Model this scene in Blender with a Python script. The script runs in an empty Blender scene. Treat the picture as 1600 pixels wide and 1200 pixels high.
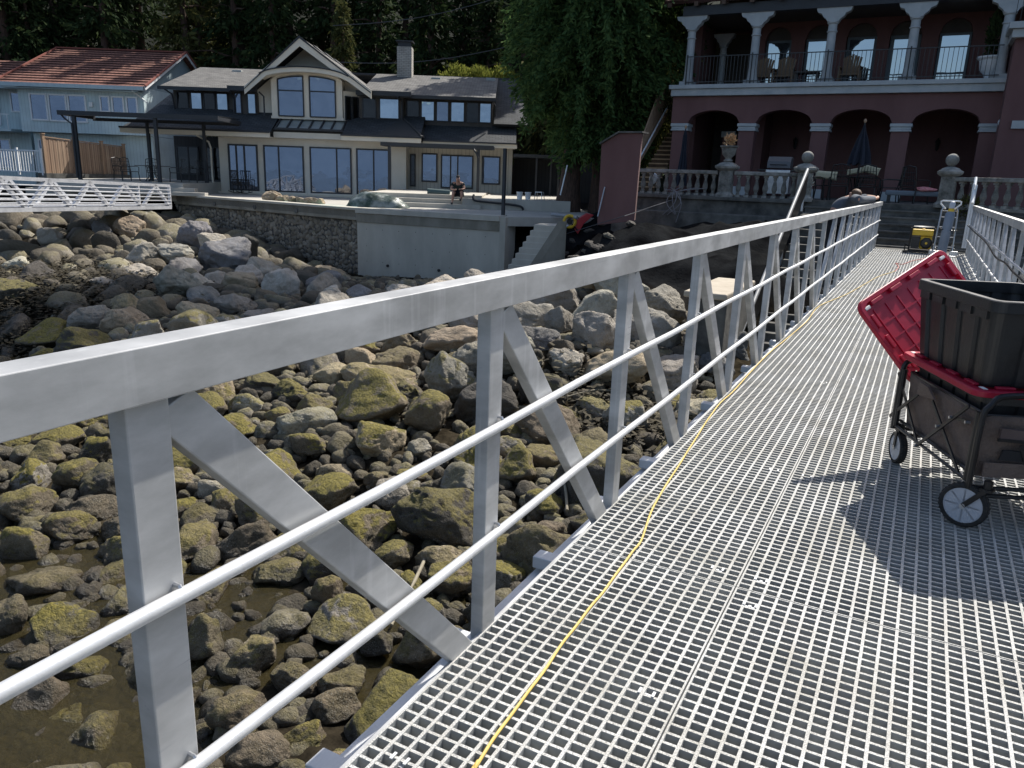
import bpy, bmesh, math, random
import numpy as np
from mathutils import Vector, Matrix, noise
SC = bpy.context.scene
COL = SC.collection
random.seed(7); rng = np.random.default_rng(11)
# ------------------------------------------------------------------ camera, sky, sun, exposure
FPX = 1200.0; EYE = Vector((0, 0, 1.4)); SH = .036
def _ray(u, v): return Vector(((u-800)/FPX, -(v-600)/FPX, -1.0))
_hz = lambda x: 300+SH*(x-1457)
_up = _ray(1600, _hz(1600)).cross(_ray(0, _hz(0))).normalized()
if _up.y < 0: _up = -_up
_g = _ray(1457, 300).normalized()
_x = _g.cross(_up).normalized()
RW = Matrix((_x, _g, _up))
cd = bpy.data.cameras.new('camera'); cam = bpy.data.objects.new('camera', cd); COL.objects.link(cam)
cam.matrix_world = Matrix.Translation(EYE) @ RW.to_4x4()
cd.sensor_width = 36; cd.lens = 36*FPX/1600; cd.clip_start = .05; cd.clip_end = 6000
SC.camera = cam
SC.render.resolution_x = 1024; SC.render.resolution_y = 768
SUN = Vector((.17, .85, 1.0)).normalized()
w = bpy.data.worlds.new('World'); SC.world = w; w.use_nodes = True
nt = w.node_tree; nt.nodes.clear()
sk = nt.nodes.new('ShaderNodeTexSky'); sk.sky_type = 'NISHITA'; sk.sun_disc = False
sk.sun_elevation = math.asin(SUN.z); sk.sun_rotation = math.atan2(SUN.x, SUN.y)
sk.air_density = 1.0; sk.dust_density = 2.2; sk.ozone_density = .8
bg = nt.nodes.new('ShaderNodeBackground'); bg.inputs[1].default_value = .115
wo = nt.nodes.new('ShaderNodeOutputWorld')
nt.links.new(sk.outputs[0], bg.inputs[0]); nt.links.new(bg.outputs[0], wo.inputs[0])
sl = bpy.data.lights.new('sun', 'SUN'); sl.energy = 5.0; sl.angle = math.radians(.53); sl.color = (1, .955, .88)
so = bpy.data.objects.new('sun', sl); COL.objects.link(so)
so.rotation_euler = SUN.to_track_quat('Z', 'Y').to_euler()
SC.view_settings.view_transform = 'Standard'; SC.view_settings.look = 'None'
SC.view_settings.exposure = .45; SC.view_settings.gamma = 1
try: SC.cycles.max_bounces = 6; SC.cycles.transparent_max_bounces = 12
except Exception: pass

# ------------------------------------------------------------------ picture -> world measuring helpers
def W(u, v): return RW @ _ray(u, v)
def onz(u, v, z):
    d = W(u, v); return EYE + d*((z-EYE.z)/d.z)
def onx(u, v, x):
    d = W(u, v); return EYE + d*(x/d.x)
def ony(u, v, y):
    d = W(u, v); return EYE + d*(y/d.y)
def onp(u, v, P, n):
    d = W(u, v); n = Vector(n); return EYE + d*((Vector(P)-EYE).dot(n)/d.dot(n))
def proj(p):
    c = RW.transposed() @ (Vector(p)-EYE)
    if c.z > -.05: return None
    return 800+FPX*c.x/-c.z, 600-FPX*c.y/-c.z

# ------------------------------------------------------------------ materials
MATS = {}
def mat(name, col, rough=.7, metal=0, col2=None, scale=6, bump=0, bscale=40, ior=1.5, detail=5, rough2=None, stretch=None, contrast=(.35, .65), trans=0, coat=0):
    if name in MATS: return MATS[name]
    m = bpy.data.materials.new(name); m.use_nodes = True; n = m.node_tree; L = n.links
    b = n.nodes['Principled BSDF']
    b.inputs['Base Color'].default_value = (*col, 1); b.inputs['Roughness'].default_value = rough
    b.inputs['Metallic'].default_value = metal; b.inputs['IOR'].default_value = ior
    if coat: b.inputs['Coat Weight'].default_value = coat; b.inputs['Coat Roughness'].default_value = .15
    tc = n.nodes.new('ShaderNodeTexCoord'); mp = n.nodes.new('ShaderNodeMapping')
    L.new(tc.outputs['Object'], mp.inputs[0])
    if stretch: mp.inputs['Scale'].default_value = stretch
    if col2 is not None:
        nz = n.nodes.new('ShaderNodeTexNoise'); nz.inputs['Scale'].default_value = scale; nz.inputs['Detail'].default_value = detail
        nz.inputs['Roughness'].default_value = .62
        L.new(mp.outputs[0], nz.inputs['Vector'])
        r = n.nodes.new('ShaderNodeValToRGB'); r.color_ramp.elements[0].position = contrast[0]; r.color_ramp.elements[1].position = contrast[1]
        r.color_ramp.elements[0].color = (*col, 1); r.color_ramp.elements[1].color = (*col2, 1)
        L.new(nz.outputs[0], r.inputs[0]); L.new(r.outputs[0], b.inputs['Base Color'])
        if rough2 is not None:
            mr = n.nodes.new('ShaderNodeMapRange'); mr.inputs[1].default_value = .3; mr.inputs[2].default_value = .7
            mr.inputs[3].default_value = rough; mr.inputs[4].default_value = rough2
            L.new(nz.outputs[0], mr.inputs[0]); L.new(mr.outputs[0], b.inputs['Roughness'])
    if bump:
        n2 = n.nodes.new('ShaderNodeTexNoise'); n2.inputs['Scale'].default_value = bscale; n2.inputs['Detail'].default_value = 4
        L.new(mp.outputs[0], n2.inputs['Vector'])
        bp = n.nodes.new('ShaderNodeBump'); bp.inputs['Strength'].default_value = min(1, bump); bp.inputs['Distance'].default_value = .02
        L.new(n2.outputs[0], bp.inputs['Height']); L.new(bp.outputs[0], b.inputs['Normal'])
    MATS[name] = m; return m
def nodes_of(m): return m.node_tree.nodes, m.node_tree.links, m.node_tree.nodes['Principled BSDF']

ALU = mat('brushed_aluminium', (.34, .345, .345), .42, .3, (.54, .545, .545), 3.2, .015, 200, rough2=.6, stretch=(1, 1, 2.5), detail=10)
# scratches, drips and handling marks on the aluminium
def _alu():
    n, L, b = nodes_of(ALU)
    tc = n.new('ShaderNodeTexCoord'); mp = n.new('ShaderNodeMapping'); mp.inputs['Scale'].default_value = (30, 16, 1.0)
    nz = n.new('ShaderNodeTexNoise'); nz.inputs['Scale'].default_value = 1.6; nz.inputs['Detail'].default_value = 6
    L.new(tc.outputs['Object'], mp.inputs[0]); L.new(mp.outputs[0], nz.inputs['Vector'])
    r = n.new('ShaderNodeValToRGB'); r.color_ramp.elements[0].position = .60; r.color_ramp.elements[1].position = .68
    r.color_ramp.elements[0].color = (0, 0, 0, 1)
    L.new(nz.outputs[0], r.inputs[0])
    mx = n.new('ShaderNodeMix'); mx.data_type = 'RGBA'
    old = b.inputs['Base Color'].links[0].from_socket
    ml = n.new('ShaderNodeMath'); ml.operation = 'MULTIPLY'; ml.inputs[1].default_value = .14
    L.new(r.outputs[0], ml.inputs[0]); L.new(ml.outputs[0], mx.inputs[0]); L.new(old, mx.inputs[6]); mx.inputs[7].default_value = (.82, .83, .84, 1)
    L.new(mx.outputs[2], b.inputs['Base Color'])
_alu()
ALU_ROD = mat('aluminium_pipe', (.56, .57, .58), .42, .3, (.66, .67, .68), 14, .03, 200)
ALU_SIDE = mat('dull_aluminium', (.50, .51, .52), .55, .15, (.64, .65, .66), 5, .1, 80)
GRATE = mat('fibreglass_grating', (.30, .31, .31), .75, 0, (.42, .43, .42), 3, .3, 300)
def _grate():   # gritted walking surface is paler than the moulded sides of the bars
    n, L, b = nodes_of(GRATE)
    g = n.new('ShaderNodeNewGeometry'); sx = n.new('ShaderNodeSeparateXYZ'); L.new(g.outputs['Normal'], sx.inputs[0])
    nz = n.new('ShaderNodeTexNoise'); nz.inputs['Scale'].default_value = 260; nz.inputs['Detail'].default_value = 2
    tc = n.new('ShaderNodeTexCoord'); L.new(tc.outputs['Object'], nz.inputs['Vector'])
    r = n.new('ShaderNodeValToRGB'); r.color_ramp.elements[0].position = .35; r.color_ramp.elements[1].position = .6
    r.color_ramp.elements[0].color = (.30, .30, .295, 1); r.color_ramp.elements[1].color = (.61, .61, .59, 1)
    L.new(nz.outputs[0], r.inputs[0])
    mx = n.new('ShaderNodeMix'); mx.data_type = 'RGBA'; old = b.inputs['Base Color'].links[0].from_socket
    mt = n.new('ShaderNodeMath'); mt.operation = 'GREATER_THAN'; mt.inputs[1].default_value = .7
    nd = n.new('ShaderNodeTexNoise'); nd.inputs['Scale'].default_value = 2.6; nd.inputs['Detail'].default_value = 8; nd.inputs['Roughness'].default_value = .7; L.new(g.outputs['Position'], nd.inputs['Vector'])
    rd = n.new('ShaderNodeValToRGB'); rd.color_ramp.elements[0].position = .36; rd.color_ramp.elements[1].position = .56
    rd.color_ramp.elements[0].color = (.76, .74, .69, 1); rd.color_ramp.elements[1].color = (1, 1, 1, 1); L.new(nd.outputs[0], rd.inputs[0])
    md = n.new('ShaderNodeMix'); md.data_type = 'RGBA'; md.blend_type = 'MULTIPLY'; md.inputs[0].default_value = 1; L.new(r.outputs[0], md.inputs[6]); L.new(rd.outputs[0], md.inputs[7])
    L.new(sx.outputs[2], mt.inputs[0]); L.new(mt.outputs[0], mx.inputs[0]); L.new(old, mx.inputs[6]); L.new(md.outputs[2], mx.inputs[7])
    L.new(mx.outputs[2], b.inputs['Base Color'])
_grate()
BLACK = mat('black_steel', (.012, .012, .013), .35, .2, (.02, .02, .022), 8)
BLACKP = mat('black_plastic', (.014, .015, .016), .36, 0, (.026, .027, .029), 6, .08, 60, rough2=.5)
RUBBER = mat('rubber', (.015, .015, .015), .8, 0, (.03, .03, .03), 20, .3, 120)
REDP = mat('red_plastic', (.42, .010, .045), .38, 0, (.48, .014, .055), 3, .04, 60)
def _red():
    n, L, b = nodes_of(REDP); t = n.new('ShaderNodeBsdfTranslucent'); t.inputs[0].default_value = (.75, .01, .03, 1); mx = n.new('ShaderNodeMixShader'); mx.inputs[0].default_value = .22
    L.new(b.outputs[0], mx.inputs[1]); L.new(t.outputs[0], mx.inputs[2]); L.new(mx.outputs[0], n['Material Output'].inputs[0])
_red()
FABRIC = mat('brown_canvas', (.11, .082, .070), .9, 0, (.17, .13, .11), 5, .5, 60)
GREYP = mat('grey_plastic', (.42, .45, .5), .5, 0, (.48, .5, .55), 5)
CABLE = mat('yellow_cord', (.62, .43, .10), .5, 0, (.68, .50, .15), 20)
CONC = mat('concrete', (.37, .345, .295), .9, 0, (.53, .50, .43), 1.1, .35, 12, stretch=(1, 1, .35), detail=10, contrast=(.3, .7))
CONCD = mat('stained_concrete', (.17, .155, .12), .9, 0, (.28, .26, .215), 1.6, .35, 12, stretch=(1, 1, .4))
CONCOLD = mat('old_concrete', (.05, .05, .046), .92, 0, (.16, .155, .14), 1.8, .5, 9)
PALEC = mat('pale_paving', (.36, .34, .3), .9, 0, (.45, .43, .38), 1.2, .2, 10)
STONEC = mat('carved_stone', (.10, .10, .088), .9, 0, (.34, .33, .30), 3.5, .5, 20)
BEIGE = mat('cream_stucco', (.61, .575, .50), .85, 0, (.67, .635, .56), 1.2, .15, 40)
CREAMT = mat('cream_trim', (.72, .66, .55), .6, 0, (.76, .70, .59), 2)
DARKT = mat('charcoal_trim', (.022, .025, .03), .5, 0, (.03, .033, .04), 3)
BROWNW = mat('dark_brown_panel', (.05, .042, .036), .6, 0, (.07, .06, .05), 3)
BLUES = mat('pale_blue_siding', (.40, .50, .54), .7, 0, (.47, .57, .60), .8, stretch=(6, 6, 1))
WHITE = mat('white_paint', (.7, .72, .73), .5, 0, (.78, .79, .8), 4)
PINK = mat('pink_stucco', (.125, .060, .057), .88, 0, (.185, .095, .088), .7, .25, 25, stretch=(1, 1, .35), detail=9, contrast=(.3, .7))
PALEB = mat('pale_stone_trim', (.36, .39, .40), .75, 0, (.46, .48, .48), 2.5, .15, 30)
CEDARW = mat('cedar_boards', (.30, .19, .12), .8, 0, (.42, .29, .19), 2, .2, 30, stretch=(8, 8, .8))
WOODST = mat('stained_steps', (.22, .12, .05), .7, 0, (.32, .18, .08), 4, .15, 20, stretch=(1, 6, 6))
BARK = mat('bark', (.045, .03, .022), .95, 0, (.12, .07, .05), 5, .9, 10, stretch=(4, 4, .6))
SOIL = mat('soil', (.05, .045, .038), .95, 0, (.10, .09, .075), 3, .7, 8)
TARP = mat('tarp', (.025, .045, .03), .35, 0, (.20, .23, .22), 2.4, .8, 7, contrast=(.42, .62))
TURQ = mat('turquoise_sheet', (.25, .5, .42), .6, 0, (.33, .58, .5), 3)
YEL = mat('yellow_paint', (.65, .42, .02), .45, 0, (.72, .48, .04), 5)
STEEL = mat('steel', (.45, .46, .48), .35, .8, (.6, .61, .62), 9)
GASGREY = mat('grey_cylinder_paint', (.16, .20, .26), .4, 0, (.2, .24, .3), 5)
SKIN = mat('skin', (.42, .22, .15), .6, 0, (.48, .27, .19), 12)
HAIR = mat('brown_hair', (.08, .04, .022), .7, 0, (.16, .085, .045), 40, .4, 60)
NAVY = mat('navy_fabric', (.01, .014, .025), .85, 0, (.018, .022, .035), 6, .2, 40)
SHIRTG = mat('blue_grey_shirt', (.07, .085, .11), .85, 0, (.09, .105, .13), 8, .4, 20)
CREAMF = mat('cream_cushion_cloth', (.55, .5, .33), .85, 0, (.62, .56, .39), 6, .2, 40)
LGREEN = mat('green_leaf_sunny', (.16, .20, .03), .7, 0, (.28, .30, .06), 8)

def glassmat(name, col, ior, rough=.015):
    m = mat(name, col, rough, 0, None, ior=ior)
    n, L, b = nodes_of(m)
    tc = n.new('ShaderNodeTexCoord'); nz = n.new('ShaderNodeTexNoise'); nz.inputs['Scale'].default_value = .8; nz.inputs['Detail'].default_value = 2
    L.new(tc.outputs['Object'], nz.inputs['Vector'])
    bp = n.new('ShaderNodeBump'); bp.inputs['Strength'].default_value = .55; bp.inputs['Distance'].default_value = .02
    L.new(nz.outputs[0], bp.inputs['Height']); L.new(bp.outputs[0], b.inputs['Normal'])
    return m
GLASS = glassmat('window_glass', (.20, .235, .30), 1.6); GLASS.node_tree.nodes['Principled BSDF'].inputs['Metallic'].default_value = .75
GLASSB = glassmat('bright_window_glass', (.36, .42, .48), 1.6); GLASSB.node_tree.nodes['Principled BSDF'].inputs['Metallic'].default_value = .9
GLASSD = glassmat('dark_window_glass', (.008, .008, .009), 1.5)

def shinglemat(name, c1, c2, bw, bh, mortar, disp=.5, rough=.9):
    m = mat(name, c1, rough); n, L, b = nodes_of(m)
    uv = n.new('ShaderNodeUVMap'); br = n.new('ShaderNodeTexBrick')
    br.inputs['Scale'].default_value = 1; br.inputs['Brick Width'].default_value = bw; br.inputs['Row Height'].default_value = bh
    br.inputs['Mortar Size'].default_value = .012; br.inputs['Color1'].default_value = (*c1, 1); br.inputs['Color2'].default_value = (*c2, 1)
    br.inputs['Mortar'].default_value = (*mortar, 1)
    L.new(uv.outputs[0], br.inputs['Vector'])
    nz = n.new('ShaderNodeTexNoise'); nz.inputs['Scale'].default_value = 1.4; nz.inputs['Detail'].default_value = 6; L.new(uv.outputs[0], nz.inputs['Vector'])
    mx = n.new('ShaderNodeMix'); mx.data_type = 'RGBA'; mx.blend_type = 'MULTIPLY'; mx.inputs[0].default_value = .6
    mr = n.new('ShaderNodeMapRange'); mr.inputs[1].default_value = .3; mr.inputs[2].default_value = .7; mr.inputs[3].default_value = .55; mr.inputs[4].default_value = 1.15
    L.new(nz.outputs[0], mr.inputs[0]); L.new(br.outputs[0], mx.inputs[6]); L.new(mr.outputs[0], mx.inputs[7]); L.new(mx.outputs[2], b.inputs['Base Color'])
    bp = n.new('ShaderNodeBump'); bp.inputs['Strength'].default_value = disp; bp.inputs['Distance'].default_value = .02
    inv = n.new('ShaderNodeMath'); inv.operation = 'SUBTRACT'; inv.inputs[0].default_value = 1
    L.new(br.outputs[1], inv.inputs[1]); L.new(inv.outputs[0], bp.inputs['Height']); L.new(bp.outputs[0], b.inputs['Normal'])
    return m
SHING = shinglemat('grey_shingles', (.12, .116, .11), (.20, .193, .18), .3, .14, (.05, .05, .05))
SHINGD = shinglemat('dark_shingles', (.045, .05, .055), (.075, .08, .085), .3, .14, (.02, .02, .02))
RTILE = shinglemat('red_roof_tiles', (.20, .085, .062), (.27, .125, .09), .25, .33, (.05, .02, .015), 1.0)
BRICKC = shinglemat('pale_chimney_brick', (.42, .40, .36), (.52, .49, .44), .25, .09, (.25, .24, .22))

def boardmat(name, c1, c2, pitch, dark, axis='s'):
    """vertical boards: grooves across u of the uv map"""
    m = mat(name, c1, .75); n, L, b = nodes_of(m)
    uv = n.new('ShaderNodeUVMap'); br = n.new('ShaderNodeTexBrick'); br.offset = 0
    br.inputs['Scale'].default_value = 1; br.inputs['Brick Width'].default_value = pitch; br.inputs['Row Height'].default_value = 50
    br.inputs['Mortar Size'].default_value = .008; br.inputs['Color1'].default_value = (*c1, 1); br.inputs['Color2'].default_value = (*c2, 1); br.inputs['Mortar'].default_value = (*dark, 1)
    L.new(uv.outputs[0], br.inputs['Vector']); 
    nz = n.new('ShaderNodeTexNoise'); nz.inputs['Scale'].default_value = 1.0; nz.inputs['Detail'].default_value = 6; L.new(uv.outputs[0], nz.inputs['Vector'])
    mx = n.new('ShaderNodeMix'); mx.data_type = 'RGBA'; mx.blend_type = 'MULTIPLY'; mx.inputs[0].default_value = .5
    mr = n.new('ShaderNodeMapRange'); mr.inputs[1].default_value = .3; mr.inputs[2].default_value = .7; mr.inputs[3].default_value = .7; mr.inputs[4].default_value = 1.1
    L.new(nz.outputs[0], mr.inputs[0]); L.new(br.outputs[0], mx.inputs[6]); L.new(mr.outputs[0], mx.inputs[7]); L.new(mx.outputs[2], b.inputs['Base Color'])
    return m
BLUEB = boardmat('pale_blue_boards', (.50, .61, .64), (.54, .65, .67), .2, (.32, .40, .43))
BEIGEB = boardmat('beige_boards', (.55, .52, .45), (.59, .56, .49), .2, (.25, .22, .18))
FENCEB = boardmat('fence_boards', (.32, .21, .14), (.45, .32, .22), .14, (.08, .05, .03))
DARKB = boardmat('dark_boards', (.03, .03, .032), (.04, .04, .042), .2, (.01, .01, .01))

# rocks: colour tint in the object's colour, moss amount in its alpha
def rockmat(name, per_island):
    m = bpy.data.materials.new(name); m.use_nodes = True; n = m.node_tree.nodes; L = m.node_tree.links; b = n['Principled BSDF']
    tc = n.new('ShaderNodeTexCoord'); g = n.new('ShaderNodeNewGeometry'); oi = n.new('ShaderNodeObjectInfo')
    sp = n.new('ShaderNodeSeparateXYZ'); L.new(g.outputs['Position'], sp.inputs[0])
    sn = n.new('ShaderNodeSeparateXYZ'); L.new(g.outputs['Normal'], sn.inputs[0])
    def noi(sc, det=6, rough=.6):
        x = n.new('ShaderNodeTexNoise'); x.inputs['Scale'].default_value = sc; x.inputs['Detail'].default_value = det; x.inputs['Roughness'].default_value = rough
        L.new(g.outputs['Position'], x.inputs['Vector']); return x.outputs[0]
    def mp(src, a, c, lo, hi):
        x = n.new('ShaderNodeMapRange'); x.inputs[1].default_value = a; x.inputs[2].default_value = c; x.inputs[3].default_value = lo; x.inputs[4].default_value = hi; L.new(src, x.inputs[0]); return x.outputs[0]
    def math_(op, a, c):
        x = n.new('ShaderNodeMath'); x.operation = op; x.use_clamp = False
        for i, q in enumerate((a, c)):
            if isinstance(q, (int, float)): x.inputs[i].default_value = q
            else: L.new(q, x.inputs[i])
        return x.outputs[0]
    def mix(f, a, c, mode='MIX'):
        x = n.new('ShaderNodeMix'); x.data_type = 'RGBA'; x.blend_type = mode
        if isinstance(f, float): x.inputs[0].default_value = f
        else: L.new(f, x.inputs[0])
        for i, q in ((6, a), (7, c)):
            if isinstance(q, tuple): x.inputs[i].default_value = (*q, 1)
            else: L.new(q, x.inputs[i])
        return x.outputs[2]
    if per_island:
        r = n.new('ShaderNodeValToRGB'); L.new(g.outputs['Random Per Island'], r.inputs[0]); e = r.color_ramp.elements
        e[0].color = (.10, .09, .07, 1); e[1].color = (.50, .47, .40, 1)
        e.new(.35).color = (.16, .135, .10, 1); e.new(.7).color = (.26, .235, .19, 1)
        base = r.outputs[0]; moss = mp(g.outputs['Random Per Island'], .3, 1, .0, .55)
    else:
        base = oi.outputs['Color']; moss = oi.outputs['Alpha']
    big = noi(3.2, 8, .65); fine = noi(38, 5, .7); spk = noi(120, 2, .5)
    c = mix(mp(big, .32, .68, 0, .75), base, mix(1.0, base, (.55, .5, .42), 'MULTIPLY'))
    c = mix(mp(fine, .35, .7, 0, .55), c, mix(1.0, c, (.5, .47, .42), 'MULTIPLY'))
    # weed line: browner and darker low on the shore
    low = mp(math_('ADD', sp.outputs[2], mp(big, 0, 1, -.35, .35)), -2.0, -2.45, 0, 1)
    c = mix(math_('MULTIPLY', low, mp(noi(9, 6),   .35, .62, .08, .6)), c, (.050, .040, .018))
    wd = math_('MULTIPLY', math_('MULTIPLY', mp(noi(5.5, 9, .72), .50, .58, 0, 1), mp(noi(75, 3, .6), .40, .55, .25, 1)), math_('MULTIPLY', low, .85))
    c = mix(wd, c, (.022, .018, .008))
    barn = math_('MULTIPLY', math_('MULTIPLY', mp(spk, .58, .64, 0, 1), mp(big, .45, .6, 0, 1)), low)
    c = mix(math_('MULTIPLY', barn, .6), c, (.42, .41, .36))
    # moss/algae on faces that look up
    mf = math_('MULTIPLY', mp(math_('ADD', sn.outputs[2], mp(noi(4.5, 7, .7), .2, .8, -.9, .9)), .45, .72, 0, 1), moss)
    c = mix(mf, c, mix(mp(noi(30, 4), .3, .7, 0, 1), (.070, .062, .013), (.25, .205, .035)))
    # wet at the waterline
    wet = mp(sp.outputs[2], -2.52, -2.68, 0, 1)
    c = mix(math_('MULTIPLY', wet, .6), c, (.035, .026, .014))
    L.new(c, b.inputs['Base Color'])
    L.new(mp(wet, 0, 1, .82, .30), b.inputs['Roughness'])
    h = math_('ADD', math_('MULTIPLY', fine, .7), math_('ADD', math_('MULTIPLY', noi(11, 6), 1.3), math_('MULTIPLY', spk, .25)))
    bp = n.new('ShaderNodeBump'); bp.inputs['Strength'].default_value = 1.0; bp.inputs['Distance'].default_value = .05
    L.new(h, bp.inputs['Height']); L.new(bp.outputs[0], b.inputs['Normal'])
    return m
ROCK = rockmat('shore_rock', False); ROCKS = rockmat('shore_cobbles', True)

def leafmat(name, c1, c2, tr=.25):
    m = bpy.data.materials.new(name); m.use_nodes = True; n = m.node_tree.nodes; L = m.node_tree.links; b = n['Principled BSDF']
    g = n.new('ShaderNodeNewGeometry'); r = n.new('ShaderNodeValToRGB'); r.color_ramp.elements[0].color = (*c1, 1); r.color_ramp.elements[1].color = (*c2, 1)
    L.new(g.outputs['Random Per Island'], r.inputs[0]); L.new(r.outputs[0], b.inputs['Base Color']); b.inputs['Roughness'].default_value = .95; b.inputs['Specular IOR Level'].default_value = .12
    t = n.new('ShaderNodeBsdfTranslucent'); L.new(r.outputs[0], t.inputs[0]); mx = n.new('ShaderNodeMixShader'); mx.inputs[0].default_value = tr
    L.new(b.outputs[0], mx.inputs[1]); L.new(t.outputs[0], mx.inputs[2]); L.new(mx.outputs[0], n['Material Output'].inputs[0])
    return m
LEAFC = leafmat('cedar_foliage', (.042, .090, .034), (.12, .185, .06), .35)
LEAFD = leafmat('dark_conifer_foliage', (.018, .034, .014), (.048, .070, .025), .2)
LEAFO = leafmat('olive_foliage', (.05, .06, .02), (.13, .13, .045))
LEAFY = leafmat('yellow_green_foliage', (.14, .17, .03), (.30, .30, .07), .4)

def _scr():   # long hairline scratches and rub marks
    n, L, b = nodes_of(ALU)
    tc = n.new('ShaderNodeTexCoord'); mp = n.new('ShaderNodeMapping'); mp.inputs['Scale'].default_value = (40, 1.6, 60); mp.inputs['Rotation'].default_value = (.13, 0, 0)
    nz = n.new('ShaderNodeTexNoise'); nz.inputs['Scale'].default_value = 1.2; nz.inputs['Detail'].default_value = 3
    L.new(tc.outputs['Object'], mp.inputs[0]); L.new(mp.outputs[0], nz.inputs['Vector'])
    r = n.new('ShaderNodeValToRGB'); r.color_ramp.elements[0].position = .70; r.color_ramp.elements[1].position = .74; r.color_ramp.elements[0].color = (0, 0, 0, 1)
    L.new(nz.outputs[0], r.inputs[0]); mx = n.new('ShaderNodeMix'); mx.data_type = 'RGBA'
    old = b.inputs['Base Color'].links[0].from_socket; L.new(r.outputs[0], mx.inputs[0]); L.new(old, mx.inputs[6]); mx.inputs[7].default_value = (.36, .37, .39, 1)
    L.new(mx.outputs[2], b.inputs['Base Color'])
_scr()

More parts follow.
